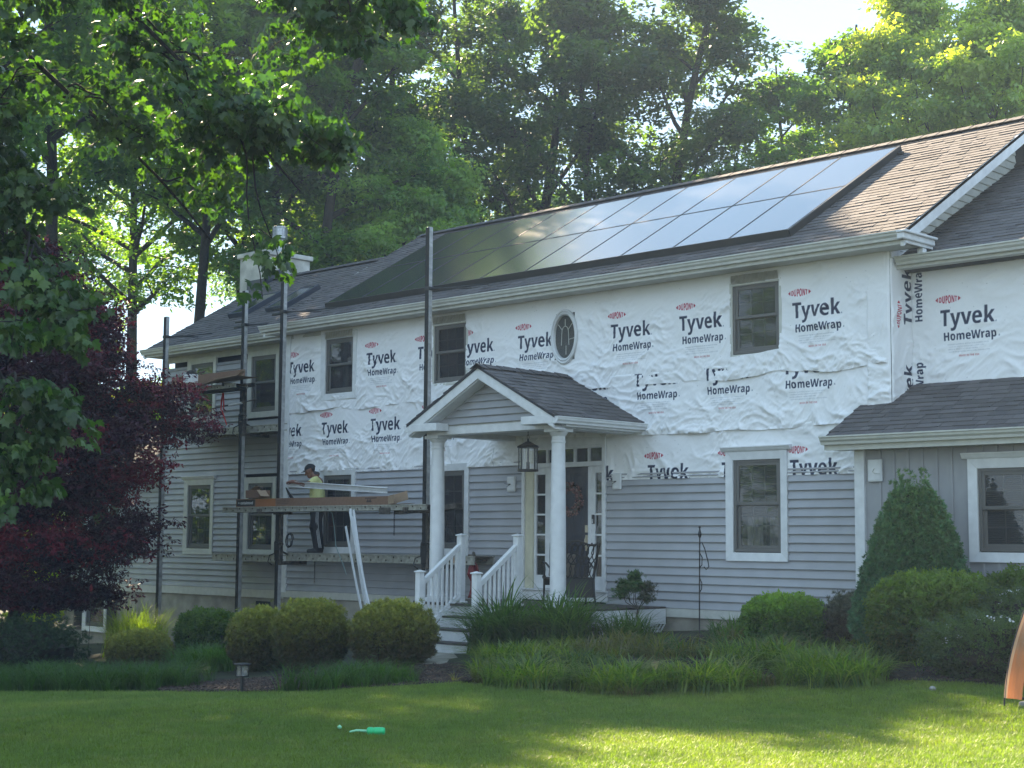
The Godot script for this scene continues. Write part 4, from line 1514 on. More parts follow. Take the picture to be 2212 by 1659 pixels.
func bench():
	var b := thing("patio_chair", "black cast iron porch chair with scrolled arms and openwork back by the door", "chair", Vector3(0.62, 0.722, 0.80), -0.62)
	# front of the chair is its -x side
	var m := MB.new()
	m.soft(Vector3(-0.30, 0.40, -0.36), Vector3(0.28, 0.43, 0.36), 0.01)
	m.soft(Vector3(-0.29, 0.30, -0.35), Vector3(-0.27, 0.40, 0.35), 0.004)
	m.soft(Vector3(0.255, 0.12, -0.35), Vector3(0.275, 0.40, 0.35), 0.004)
	obj("seat", m, mats.iron, b)
	for s in [-1, 1]:
		m = MB.new()
		m.tube([Vector3(-0.29, 0.42, 0.34 * s), Vector3(-0.30, 0.22, 0.34 * s), Vector3(-0.31, 0.05, 0.345 * s), Vector3(-0.34, 0.0, 0.35 * s)], 0.018, 0.014, 6)
		m.lathe([Vector2(0.026, 0.40), Vector2(0.034, 0.43), Vector2(0.022, 0.46), Vector2(0, 0.465)], Vector3(-0.30, 0, 0.34 * s), 8)
		obj("leg", m, mats.iron, b)
		m = MB.new()
		m.tube([Vector3(0.26, 0.42, 0.34 * s), Vector3(0.29, 0.22, 0.34 * s), Vector3(0.36, 0.05, 0.345 * s), Vector3(0.40, 0.0, 0.35 * s)], 0.018, 0.014, 6)
		obj("leg", m, mats.iron, b)
		m = MB.new()
		m.tube([Vector3(-0.29, 0.43, 0.34 * s), Vector3(-0.22, 0.47, 0.35 * s), Vector3(-0.17, 0.55, 0.355 * s), Vector3(-0.18, 0.62, 0.36 * s), Vector3(-0.25, 0.655, 0.36 * s), Vector3(-0.30, 0.63, 0.36 * s), Vector3(-0.28, 0.60, 0.36 * s)], 0.014, 0.018, 6)
		m.tube([Vector3(-0.26, 0.66, 0.36 * s), Vector3(-0.05, 0.65, 0.36 * s), Vector3(0.20, 0.58, 0.35 * s), Vector3(0.31, 0.60, 0.34 * s)], 0.017, 0.015, 6)
		obj("arm", m, mats.iron, b)
	m = MB.new()
	var bk := func(u: float, v: float) -> Vector3: return Vector3(0.27 + 0.16 * v * v + 0.06 * v, 0.42 + 0.55 * v, 0.34 * u * (1.0 + 0.15 * v))
	for u in [-1.0, 1.0]:
		var pts := []
		for i in 9:
			pts.append(bk.call(u, i / 8.0))
		m.tube(pts, 0.018, 0.016, 6)
	var crest := []
	for i in 17:
		var u := -1.0 + i / 8.0
		crest.append(bk.call(u, 1.0 + 0.06 * cos(u * PI * 1.5)))
	m.tube(crest, 0.018, 0.018, 6)
	for q in range(-4, 5):
		for s in [-1, 1]:
			var pts := []
			for i in 8:
				var v := i / 7.0
				pts.append(bk.call(clampf(q / 4.5 + 0.16 * s * sin(v * PI * 2.0) , -0.95, 0.95), v))
			m.tube(pts, 0.008, 0.010, 5)
	for q in [[0.0, 0.55, 0.16], [-0.5, 0.5, 0.12], [0.5, 0.5, 0.12], [0, 0.85, 0.1]]:
		var pts := []
		for i in 11:
			pts.append(bk.call(q[0] + q[2] * cos(TAU * i / 10) * 1.6, clampf(q[1] + q[2] * sin(TAU * i / 10), 0.02, 0.99)))
		m.tube(pts, 0.012, 0.012, 5)
	obj("backrest", m, mats.iron, b)
	mat("cushion", Color(0.20, 0.17, 0.14), 0.9, {"tex": "faint", "scale": 4.0})
	var cu := thing("cushion", "grey brown cushion standing on the black porch chair", "cushion", Vector3(0.50, 1.155, 0.85), -0.45)
	m = MB.new()
	m.soft(Vector3(-0.07, 0, -0.19), Vector3(0.07, 0.36, 0.19), 0.055)
	m.soft(Vector3(-0.035, -0.005, -0.215), Vector3(0.035, 0.38, 0.215), 0.03)
	obj("cover", m, mats.cushion, cu)
	cu.rotation.z = -0.25

func gnome():
	var g := thing("garden_decoration", "closed dark red cloth decoration on a wooden post beside the porch steps", "decoration", Vector3(-1.86, 0.722, 0.5))
	var m := MB.new()
	m.soft(Vector3(-0.13, 0.60, -0.02), Vector3(0.03, 0.76, 0.02), 0.01)
	m.tube([Vector3(0.0, 0, 0), Vector3(0.0, 0.8, 0)], 0.012, 0.012)
	m.lathe([Vector2(0.0, 0.62), Vector2(0.04, 0.64), Vector2(0.045, 0.72), Vector2(0.02, 0.80), Vector2(0.0, 0.81)], Vector3(0.02, 0, 0.02), 10)
	obj("post", m, mats.oldwood, g)
	m = MB.new()
	for i in 24:
		var t0 := TAU * i / 24
		var t1 := TAU * (i + 1) / 24
		var prof := [Vector2(0.09, 0.02), Vector2(0.05, 0.16), Vector2(0.045, 0.30), Vector2(0.10, 0.42), Vector2(0.075, 0.56), Vector2(0.03, 0.63)]
		for j in prof.size() - 1:
			var f := func(q: Vector2, t: float) -> Vector3:
				var rad := q.x * (1.0 + 0.22 * sin(t * 6.0))
				return Vector3(rad * cos(t), q.y, -rad * sin(t))
			m.quad(f.call(prof[j], t0), f.call(prof[j], t1), f.call(prof[j + 1], t1), f.call(prof[j + 1], t0))
	mat("wine", Color(0.16, 0.012, 0.018), 0.8)
	obj("cloth", m, mats.wine, g)

# ------------------------------------------------------------------ solar panels
func solar():
	var t := Transform3D(Basis(Vector3.RIGHT, Vector3(0, 0.5036, -0.8639), Vector3(0, 0.8639, 0.5036)), Vector3(0, 5.95, 0.45))
	var place := ["first", "second", "third", "fourth", "fifth", "sixth", "seventh", "eighth", "ninth", "tenth"]
	var fm := MB.new()
	frame4(fm, -0.541, 0.541, 0.0, 1.83, 0.014, 0.085, 0.125, 0.002)
	var frame_mesh := fm.commit()
	var gm := MB.new()
	gm.quad(Vector3(-0.53, 0.012, 0.121), Vector3(0.53, 0.012, 0.121), Vector3(0.53, 1.818, 0.121), Vector3(-0.53, 1.818, 0.121))
	gm.quad(Vector3(0.53, 0.012, 0.09), Vector3(-0.53, 0.012, 0.09), Vector3(-0.53, 1.818, 0.09), Vector3(0.53, 1.818, 0.09))
	var glass_mesh := gm.commit()
	for r in 2:
		for c in 10:
			var p := thing("solar_panel", "black framed solar panel, %s from the left in the %s row on the roof" % [place[c], ["lower", "upper"][r]], "solar panel", Vector3.ZERO, 0.0, "solar panels on the main roof")
			p.transform = t * Transform3D(Basis.IDENTITY, Vector3(-6.62 + 1.09 * c + 0.545, 0.57 + 1.84 * r, 0))
			obj("frame", frame_mesh, mats.black, p)
			obj("glass", glass_mesh, mats.solar, p)
	var s := thing("array_skirt", "black metal skirt along the lower and right edges of the solar panels", "trim")
	s.transform = t
	var m := MB.new()
	m.extrude(PackedVector2Array([Vector2(0.52, 0.02), Vector2(0.563, 0.02), Vector2(0.563, 0.128), Vector2(0.55, 0.128)]), 10.93, Transform3D(Basis(Vector3(0, 1, 0), Vector3(0, 0, 1), Vector3(1, 0, 0)), Vector3(-6.63, 0, 0)))
	obj("lower_skirt", m, mats.black, s)
	m = MB.new()
	m.soft(Vector3(4.285, 0.53, 0.015), Vector3(4.325, 4.24, 0.128), 0.004)
	m.soft(Vector3(4.20, 4.06, 0.0), Vector3(4.42, 4.12, 0.06), 0.006)
	obj("side_skirt", m, mats.black, s)
	m = MB.new()
	for c in 11:
		for v in [0.9, 2.1, 2.75, 3.95]:
			m.box(Vector3(-6.6 + 1.08 * c, v, 0.045), Vector3(0.04, 0.10, 0.09))
	for v in [0.9, 2.1, 2.75, 3.95]:
		m.box(Vector3(-1.17, v, 0.07), Vector3(10.8, 0.04, 0.03))
	obj("rail", m, mats.black, s)

# ------------------------------------------------------------------ pump-jack scaffold along the facade
func plank(label: String, x0: float, x1: float, ytop: float, z0: float, z1: float, hgt: float, patches := 0):
	var p := thing("scaffold_plank", label, "scaffold plank", Vector3.ZERO, 0.0, "")
	for z in [z0, z1 - 0.03]:
		var m := MB.new()
		m.soft(Vector3(x0, ytop - hgt, z), Vector3(x1, ytop, z + 0.03), 0.006)
		m.soft(Vector3(x0, ytop - hgt, z - 0.012), Vector3(x1, ytop - hgt + 0.022, z + 0.042), 0.004)
		m.soft(Vector3(x0, ytop - 0.022, z - 0.012), Vector3(x1, ytop + 0.002, z + 0.042), 0.004)
		obj("side_rail", m, mats.alu, p)
	var m := MB.new()
	m.soft(Vector3(x0 + 0.01, ytop - 0.02, z0 + 0.045), Vector3(x1 - 0.01, ytop - 0.004, z1 - 0.045), 0.004)
	obj("deck", m, mats.oldwood, p)
	m = MB.new()
	var x := x0 + 0.15
	var k := 0
	while x < x1 - 0.1:
		m.box(Vector3(x, ytop - hgt * (0.30 if k % 2 == 0 else 0.68), z1 + 0.004), Vector3(0.022, 0.03, 0.012))
		m.box(Vector3(x, ytop - hgt * 0.5, (z0 + z1) * 0.5), Vector3(0.03, 0.03, z1 - z0 - 0.02))
		x += 0.21
		k += 1
	obj("rung", m, mats.rot, p)
	for i in patches:
		m = MB.new()
		var px := x1 - 0.45 - 0.62 * i
		m.soft(Vector3(px - 0.12, ytop - hgt + 0.03, z1 + 0.001), Vector3(px + 0.12, ytop - 0.028, z1 + 0.004), 0.001)
		obj("sticker", m, mats.cardin, p)

func jack(label: String, x: float, z: float, y: float, wallz: float, tall: float):
	var j := thing("pump_jack", label, "pump jack", Vector3(x, y, z))
	var m := MB.new()
	m.soft(Vector3(-0.062, -0.02, -0.062), Vector3(0.062, 0.20, 0.062), 0.008)
	m.soft(Vector3(-0.058, 0.30, -0.06), Vector3(0.058, 0.36, 0.065), 0.008)
	m.bar(Vector3(-0.062, 0.1, 0.05), Vector3(-0.062, 0.34, 0.05), 0.012, 0.03)
	m.bar(Vector3(0.062, 0.1, 0.05), Vector3(0.062, 0.34, 0.05), 0.012, 0.03)
	obj("body", m, mats.rubber, j)
	m = MB.new()
	m.soft(Vector3(-0.03, -0.10, wallz - z + 0.06), Vector3(0.03, -0.03, -0.05), 0.006)
	m.bar(Vector3(0, -0.07, wallz - z + 0.1), Vector3(0, 0.16, -0.06), 0.03, 0.03)
	obj("arm", m, mats.oldwood, j)
	m = MB.new()
	m.tube([Vector3(-0.07, 0.12, 0.05), Vector3(-0.18, 0.08, 0.08), Vector3(-0.22, -0.04, 0.09), Vector3(-0.12, -0.10, 0.07)], 0.012, 0.012, 6)
	m.tube([Vector3(0.07, 0.32, 0.06), Vector3(0.20, 0.36, 0.08), Vector3(0.24, 0.30, 0.08), Vector3(0.10, 0.20, 0.06)], 0.012, 0.012, 6)
	obj("foot_loop", m, mats.iron, j)
	if tall > 0.0:
		m = MB.new()
		m.soft(Vector3(0.05, -0.1, -0.02), Vector3(0.11, tall, 0.05), 0.006)
		obj("bench_post", m, mats.oldwood, j)
		m = MB.new()
		m.soft(Vector3(-0.06, tall - 0.08, 0.03), Vector3(0.0, tall, 0.50), 0.006)
		m.soft(Vector3(-0.02, tall - 0.10, 0.08), Vector3(0.52, tall - 0.02, 0.14), 0.006)
		obj("bench_arm", m, mats.oldwood, j)

func scaffold():
	var spots := [[-2.80, 0.75, 7.23, "tall aluminium scaffold pole with black face behind the left porch column"], [-7.00, 0.75, 7.02, "scaffold pole with black face at the left corner of the house wrap"],
		[-9.12, 0.15, 6.85, "scaffold pole with black face between the two left wing windows"], [-12.05, 0.15, 6.58, "scaffold pole beside the dark red tree at the end of the left wing"]]
	for q in spots:
		var g := gy(q[0], q[1]) - 0.05
		var p := thing("scaffold_pole", q[3], "scaffold pole", Vector3(q[0], g, q[1]), 0.0, "")
		var hgt: float = q[2] - g
		var m := MB.new()
		m.soft(Vector3(-0.044, 0, -0.044), Vector3(0.044, hgt, 0.040), 0.005)
		m.soft(Vector3(0.0445, 0, -0.012), Vector3(0.050, hgt, 0.012), 0.001)
		obj("shaft", m, mats.steel, p)
		m = MB.new()
		m.soft(Vector3(-0.047, 0, 0.0405), Vector3(0.047, hgt - 0.01, 0.053), 0.004)
		m.soft(Vector3(-0.047, 0, -0.044), Vector3(-0.0445, hgt - 0.01, 0.0405), 0.001)
		obj("rubber_face", m, mats.rubber, p)
		m = MB.new()
		m.soft(Vector3(-0.12, -0.02, -0.12), Vector3(0.12, 0.03, 0.12), 0.006)
		obj("foot_plate", m, mats.oldwood, p)
		var by: float = 6.13 - g
		m = MB.new()
		m.soft(Vector3(-0.065, by - 0.03, -0.06), Vector3(0.075, by + 0.03, 0.06), 0.006)
		m.tube([Vector3(0.07, by, 0.0), Vector3(0.75, by - 0.03, 0.42 - q[1] - (0.6 if q[1] < 0.5 else 0.0))], 0.014, 0.012, 6)
		m.tube([Vector3(0.07, by - 0.02, 0.0), Vector3(0.95, by + 0.05, 0.20 - q[1] - (0.6 if q[1] < 0.5 else 0.0))], 0.014, 0.012, 6)
		if q[0] < -5 and q[0] > -10:
			m.soft(Vector3(-0.36, by - 0.05, -0.03), Vector3(-0.06, by + 0.0, 0.03), 0.01)
			m.soft(Vector3(-0.34, by + 0.06, -0.03), Vector3(-0.05, by + 0.10, 0.02), 0.01)
		obj("roof_brace", m, mats.iron, p)
	jack("black pump jack on the pole at the house corner, carrying the work bench", -7.00, 0.75, 1.32, 0.02, 0.96)
	jack("black pump jack low on the pole behind the porch column", -2.80, 0.75, 1.32, 0.02, 0.96)
	jack("black pump jack high on the pole between the left wing windows", -9.12, 0.15, 3.92, -0.58, 0.98)
	plank("aluminium walk plank that the worker stands on, in front of the lower windows", -6.90, -1.75, 1.45, 0.10, 0.60, 0.15, 2)
	plank("aluminium walk plank in front of the left wing, ending beside the dark red tree", -10.25, -7.05, 1.40, -0.50, 0.04, 0.15)
	plank("weathered walk plank below the upper windows of the left wing", -11.6, -7.75, 4.03, -0.50, 0.04, 0.15)
	plank("narrow aluminium bench plank carrying the long cardboard box", -8.30, -2.35, 2.325, 0.84, 1.16, 0.10)
	plank("narrow bench plank high on the left wing, buried under cardboard", -11.4, -8.75, 4.86, 0.30, 0.62, 0.09)
	var m := MB.new()
	m.bar(Vector3(-3.30, 2.20, 0.98), Vector3(-1.75, 2.30, 0.95), 0.14, 0.08)
	m.soft(Vector3(-3.55, 2.16, 1.17), Vector3(-3.25, 2.28, 1.20), 0.01)
	tag(obj("bench_beam", m, mats.oldwood), "short weathered beam end of the bench reaching past the porch column", "beam")
	# boxes
	long_box()
	m = MB.new()
	var bx := thing("small_box", "small open cardboard box on the left end of the long box", "box", Vector3(-7.40, 2.50, 0.98), 0.1)
	m.soft(Vector3(-0.22, 0, -0.12), Vector3(0.22, 0.15, 0.12), 0.004)
	obj("carton", m, mats.cardboard, bx)
	m = MB.new()
	m.bar(Vector3(0.20, 0.15, 0.10), Vector3(0.34, 0.03, 0.12), 0.2, 0.004)
	m.bar(Vector3(-0.10, 0.155, 0.0), Vector3(0.05, 0.22, 0.02), 0.2, 0.004)
	obj("flap", m, mats.cardin, bx)
	m = MB.new()
	m.tube([Vector3(-0.1, 0.18, 0), Vector3(-0.03, 0.23, 0.02), Vector3(0.06, 0.20, 0.0), Vector3(0.16, 0.19, 0.02)], 0.03, 0.015, 6)
	obj("crumpled_paper", m, mats.print, bx)
	# upper bench: flattened carton, small white box, sheets
	var cb := thing("cardboard_sheet", "flattened brown cardboard with curled edge on the high bench of the left wing", "cardboard", Vector3(0, 0, 0))
	m = MB.new()
	for i in 24:
		var t0 := i / 24.0
		var t1 := (i + 1) / 24.0
		var f := func(t: float, s: float) -> Vector3:
			var sag := 0.10 * pow(maxf(0.0, 1.0 - absf(t - 0.62) * 2.6), 2.0) * s
			return Vector3(-11.9 + 3.45 * t, 4.98 - 0.05 * (1.0 - t) - sag, 0.26 + 0.55 * s)
		m.quad(f.call(t0, 1.0), f.call(t1, 1.0), f.call(t1, 0.0), f.call(t0, 0.0))
		m.quad(f.call(t0, 1.0) + Vector3(0, -0.008, 0), f.call(t1, 1.0) + Vector3(0, -0.008, 0), f.call(t1, 1.0), f.call(t0, 1.0))
	obj("sheet", m, mats.cardin, cb)
	m = MB.new()
	m.soft(Vector3(-11.6, 4.99, 0.26), Vector3(-8.92, 5.18, 0.275), 0.003)
	obj("standing_flap", m, mats.cardboard, cb)
	m = MB.new()
	m.bar(Vector3(-9.3, 4.96, 0.70), Vector3(-8.55, 5.0, 0.66), 0.14, 0.006)
	m.bar(Vector3(-8.60, 4.99, 0.66), Vector3(-8.42, 5.08, 0.66), 0.10, 0.006)
	obj("torn_end", m, mats.cardin, cb)
	var sb := thing("small_box", "small white printed box on the high bench cardboard", "box", Vector3(-10.35, 4.96, 0.62), 0.2)
	m = MB.new()
	m.soft(Vector3(-0.13, 0, -0.09), Vector3(0.13, 0.18, 0.09), 0.004)
	obj("carton", m, mats.paper, sb)
	m = MB.new()
	m.lathe([Vector2(0.0, 0.18), Vector2(0.10, 0.19), Vector2(0.09, 0.24), Vector2(0.03, 0.27), Vector2(0.0, 0.27)], Vector3(0.0, 0, 0.0), 9)
	obj("glove", m, mats.rubber, sb)
	m = MB.new()
	for r in 3:
		m.span(Vector3(-0.10, 0.12 - 0.035 * r, 0.0905), Vector3(0.06 - 0.03 * r, 0.135 - 0.035 * r, 0.092))
	obj("print", m, mats.navy, sb)
	m = MB.new()
	m.soft(Vector3(-10.1, 4.72, 0.35), Vector3(-8.72, 4.80, 0.55), 0.02)
	tag(obj("tool_bag", m, mats.rubber), "dark tool bag slung under the high bench", "bag")
	m = MB.new()
	m.tube([Vector3(-11.6, 4.34, 0.30), Vector3(-10.0, 4.42, 0.30), Vector3(-8.42, 4.53, 0.30)], 0.016, 0.014, 6)
	var gr := obj("guard_rod", m, mats.oldwood)
	tag(gr, "thin guard rod across the pole of the left wing, below the high bench", "rod")
	m = MB.new()
	m.tube([Vector3(-9.40, 4.455, 0.30), Vector3(-8.95, 4.485, 0.30)], 0.024, 0.024, 6)
	obj("white_sleeve", m, mats.white, gr)
	m = MB.new()
	for q in [[-9.62, 0.34], [-9.52, 0.35]]:
		m.bar(Vector3(-9.58, 4.80, 0.33), Vector3(q[0], 4.50, q[1]), 0.035, 0.006, Vector3(1, 0, 0))
		m.bar(Vector3(q[0], 4.50, q[1]), Vector3(-9.55 + (q[0] + 9.57), 4.36, 0.36), 0.03, 0.006, Vector3(1, 0, 0))
	m.bar(Vector3(-9.56, 4.36, 0.36), Vector3(-9.42, 4.05, 0.33), 0.03, 0.006, Vector3(1, 0, 0))
	tag(obj("strap", m, mats.red), "red strap hanging from the high bench beside the pole", "strap")
	for q in [[-8.0, 3.86, -0.02, "rusty chain hanging from the right end of the weathered walk plank"], [-3.35, 2.20, 1.0, "thin chain hanging from the bench left of the porch column"], [-6.45, 1.28, 0.3, "short cord hanging below the worker's walk plank"]]:
		m = MB.new()
		for i in 12:
			var y: float = q[1] - 0.035 * i
			var b := Basis(Vector3.UP, PI / 2 * (i % 2))
			for k in 6:
				var a0 := TAU * k / 6
				var a1 := TAU * (k + 1) / 6
				m.tube([Vector3(q[0], y, q[2]) + b * Vector3(0.014 * cos(a0), 0.024 * sin(a0), 0), Vector3(q[0], y, q[2]) + b * Vector3(0.014 * cos(a1), 0.024 * sin(a1), 0)], 0.005, 0.005, 4)
		tag(obj("chain", m, mats.iron), q[3], "chain")
	m = MB.new()
	m.tube([Vector3(-5.30, 2.24, 0.90), Vector3(-5.18, 2.20, 0.92), Vector3(-5.10, 1.95, 0.93), Vector3(-5.02, 1.60, 0.95), Vector3(-4.75, 1.22, 0.97), Vector3(-4.68, 1.08, 0.97)], 0.009, 0.006, 6)
	mat("hose", Color(0.20, 0.30, 0.30), 0.5)
	tag(obj("cord", m, mats.hose), "pale green cord drooping from the bench beside the lower window", "cord")
	m = MB.new()
	for i in 16:
		var a0 := TAU * i / 8
		var a1 := TAU * (i + 1) / 8
		m.tube([Vector3(-6.80 + 0.10 * cos(a0), 2.0 - 0.02 * i / 16.0 + 0.13 * sin(a0) - 0.3, 0.62 + 0.004 * i), Vector3(-6.80 + 0.10 * cos(a1), 1.7 - 0.02 * i / 16.0 + 0.13 * sin(a1), 0.62 + 0.004 * (i + 1))], 0.011, 0.011, 5)
	tag(obj("cable_coil", m, mats.iron), "black cable coil hanging on the pole at the house corner", "cable")
	# white channels leaning from the bench to the ground
	var tb := thing("trim_bundle", "bundle of long white vinyl channels leaning from the bench down to the ground", "trim")
	var starts := [[-4.44, 1.95, 1.20, -3.20], [-4.27, 2.26, 1.22, -3.05], [-4.22, 2.22, 1.25, -2.92], [-4.16, 2.24, 1.20, -2.80], [-4.12, 2.12, 1.23, -2.66]]
	for i in 5:
		m = MB.new()
		var a := Vector3(starts[i][0], starts[i][1], starts[i][2] + 0.02 * i)
		var b := on_ground(starts[i][3], 1.65 + 0.05 * i)
		var side := Vector3(0.75, 0, 0.66)
		var bend := Vector3(rr(-0.03, 0.03), -0.05 - 0.02 * i, 0.02)
		for k in 6:
			var p := a.lerp(b, k / 6.0) + bend * sin(PI * k / 6.0)
			var q := a.lerp(b, (k + 1) / 6.0) + bend * sin(PI * (k + 1) / 6.0)
			m.bar(p, q, 0.058, 0.004, Vector3(0, 0, 1))
			m.bar(p + side * 0.029, q + side * 0.029, 0.004, 0.034, Vector3(0, 0, 1))
			m.bar(p - side * 0.029, q - side * 0.029, 0.004, 0.026, Vector3(0, 0, 1))
		obj("channel", m, mats.white, tb)

func long_box():
	var b := thing("long_box", "long open cardboard box of siding lying on the bench in front of the worker", "box", Vector3(0, 2.328, 1.0))
	var x0 := -7.95
	var x1 := -3.42
	var m := MB.new()
	m.soft(Vector3(x0, 0, 0.09), Vector3(x1, 0.155, 0.097), 0.002)
	m.soft(Vector3(x0, 0, -0.11), Vector3(x1, 0.155, -0.103), 0.002)
	m.soft(Vector3(x0, 0, -0.103), Vector3(x1, 0.008, 0.09), 0.002)
	m.soft(Vector3(x0, 0.008, -0.103), Vector3(x0 + 0.007, 0.155, 0.09), 0.002)
	m.soft(Vector3(x0, 0.148, -0.103), Vector3(x0 + 1.0, 0.155, 0.09), 0.002)
	obj("carton", m, mats.cardboard, b)
	m = MB.new()
	m.bar(Vector3(x1, 0.08, 0.09), Vector3(x1 + 0.34, 0.10, 0.25), 0.15, 0.004, Vector3(0, 0, 1))
	m.bar(Vector3(x1, 0.10, -0.05), Vector3(x1 + 0.30, 0.17, -0.10), 0.16, 0.004, Vector3(0, 0, 1))
	m.bar(Vector3(x1, 0.005, 0.0), Vector3(x1 + 0.5, 0.02, 0.0), 0.18, 0.004)
	obj("flap", m, mats.cardin, b)
	m = MB.new()
	m.span(Vector3(x0 + 0.65, 0.004, 0.0975), Vector3(x0 + 1.28, 0.152, 0.0985))
	obj("orange_band", m, mats.cardorange, b)
	m = MB.new()
	m.span(Vector3(x0 + 0.04, 0.02, 0.0975), Vector3(x0 + 0.62, 0.135, 0.0985))
	obj("dark_label", m, mats.label, b)
	var t := TextMesh.new()
	var f := SystemFont.new()
	f.font_names = PackedStringArray(["Droid Sans"])
	f.font_weight = 700
	t.font = f
	t.text = "certainteed"
	t.font_size = 32
	t.pixel_size = 0.0023
	t.depth = 0.001
	obj("label_lettering", t, mats.paper, b, Vector3(x0 + 0.36, 0.075, 0.099))
	m = MB.new()
	m.soft(Vector3(x0 + 0.09, 0.065, 0.0988), Vector3(x0 + 0.115, 0.09, 0.0995), 0.0002)
	obj("label_mark", m, mats.paper, b)
	m = MB.new()
	for r in 3:
		m.span(Vector3(x0 + 1.33, 0.115 - 0.035 * r, 0.0975), Vector3(x0 + 1.75 - 0.04 * r, 0.123 - 0.035 * r, 0.0982))
	m.span(Vector3(x1 - 0.62, 0.115, 0.0975), Vector3(x1 - 0.30, 0.132, 0.0982))
	m.span(Vector3(x1 - 0.58, 0.05, 0.0975), Vector3(x1 - 0.44, 0.075, 0.0982))
	m.span(Vector3(x1 - 0.56, 0.075, 0.0975), Vector3(x1 - 0.52, 0.10, 0.0982))
	m.span(Vector3(x1 - 0.50, 0.075, 0.0975), Vector3(x1 - 0.46, 0.10, 0.0982))
	obj("box_print", m, mats.print, b)

# ------------------------------------------------------------------ the worker: one skin from a field of tapered capsules
func skin(bones: Array, cell: float, k: float, colour: Callable) -> ArrayMesh:   # bones: [a, b, ra, rb]
	var lo := Vector3(1e9, 1e9, 1e9)
	var hi := -lo
	for b in bones:
		var r: float = maxf(b[2], b[3]) + 0.05
		lo = lo.min(b[0] - Vector3(r, r, r)).min(b[1] - Vector3(r, r, r))
		hi = hi.max(b[0] + Vector3(r, r, r)).max(b[1] + Vector3(r, r, r))
	var n := Vector3i(((hi - lo) / cell).ceil()) + Vector3i(2, 2, 2)
	var f := PackedFloat32Array()
	f.resize(n.x * n.y * n.z)
	for b in bones:
		var r: float = maxf(b[2], b[3]) + 4.0 / k + cell
		var a: Vector3 = b[0]
		var d: Vector3 = b[1] - a
		var dd := maxf(d.length_squared(), 1e-8)
		var p0 := Vector3i(((a.min(b[1]) - Vector3(r, r, r) - lo) / cell).floor()).clamp(Vector3i.ZERO, n - Vector3i.ONE)
		var p1 := Vector3i(((a.max(b[1]) + Vector3(r, r, r) - lo) / cell).ceil()).clamp(Vector3i.ZERO, n - Vector3i.ONE)
		for z in range(p0.z, p1.z + 1):
			for y in range(p0.y, p1.y + 1):
				for x in range(p0.x, p1.x + 1):
					var p := lo + Vector3(x, y, z) * cell
					var t := clampf((p - a).dot(d) / dd, 0, 1)
					var e := (p - a - d * t).length() - lerpf(b[2], b[3], t)
					if e < r:
						f[x + n.x * (y + n.y * z)] += exp(-e * k)
	var id := {}
	var v := PackedVector3Array()
	var nr := PackedVector3Array()
	var cl := PackedColorArray()
	var sx := 1
	var sy := n.x
	var sz := n.x * n.y
	for z in n.z - 1:
		for y in n.y - 1:
			for x in n.x - 1:
				var o := x + sy * y + sz * z
				var first := f[o] >= 1.0
				var mixed := false
				for c in 8:
					if (f[o + (c & 1) * sx + ((c >> 1) & 1) * sy + (c >> 2) * sz] >= 1.0) != first:
						mixed = true
						break
				if not mixed:
					continue
				var sum := Vector3.ZERO
				var cnt := 0
				for e in [[0, 1], [2, 3], [4, 5], [6, 7], [0, 2], [1, 3], [4, 6], [5, 7], [0, 4], [1, 5], [2, 6], [3, 7]]:
					var fa := f[o + (e[0] & 1) * sx + ((e[0] >> 1) & 1) * sy + (e[0] >> 2) * sz]
					var fb := f[o + (e[1] & 1) * sx + ((e[1] >> 1) & 1) * sy + (e[1] >> 2) * sz]
					if (fa >= 1.0) != (fb >= 1.0):
						var la := log(maxf(fa, 1e-6))
						var lb := log(maxf(fb, 1e-6))
						var t := clampf(la / (la - lb), 0, 1)
						var pa := Vector3(e[0] & 1, (e[0] >> 1) & 1, e[0] >> 2)
						var pb := Vector3(e[1] & 1, (e[1] >> 1) & 1, e[1] >> 2)
						sum += pa.lerp(pb, t)
						cnt += 1
				var at := lo + (Vector3(x, y, z) + sum / cnt) * cell
				id[o] = v.size()
				v.append(at)
				var g := Vector3(f[o + sx] - f[o] + f[o + sx + sy] - f[o + sy] + f[o + sx + sz] - f[o + sz], f[o + sy] - f[o] + f[o + sx + sy] - f[o + sx] + f[o + sy + sz] - f[o + sz], f[o + sz] - f[o] + f[o + sx + sz] - f[o + sx] + f[o + sy + sz] - f[o + sy])
				nr.append(-g.normalized())
				cl.append(colour.call(at))
	var ix := PackedInt32Array()
	for o in id:
		for ax in 3:
			var s: int = [sx, sy, sz][ax]
			var s1: int = [sy, sz, sx][ax]
			var s2: int = [sz, sx, sy][ax]
			if not (id.has(o - s1) and id.has(o - s2) and id.has(o - s1 - s2)):
				continue
			var in0 := f[o] >= 1.0
			var in1 := f[o + s] >= 1.0
			if in0 == in1:
				continue
			var q := [id[o], id[o - s1], id[o - s1 - s2], id[o - s2]]
			if in0:
				q.reverse()
			ix.append_array([q[0], q[1], q[2], q[0], q[2], q[3]])
	var arr := []
	arr.resize(Mesh.ARRAY_MAX)
	arr[Mesh.ARRAY_VERTEX] = v
	arr[Mesh.ARRAY_NORMAL] = nr
	arr[Mesh.ARRAY_COLOR] = cl
	arr[Mesh.ARRAY_INDEX] = ix
	var m := ArrayMesh.new()
	m.add_surface_from_arrays(Mesh.PRIMITIVE_TRIANGLES, arr)
	return m

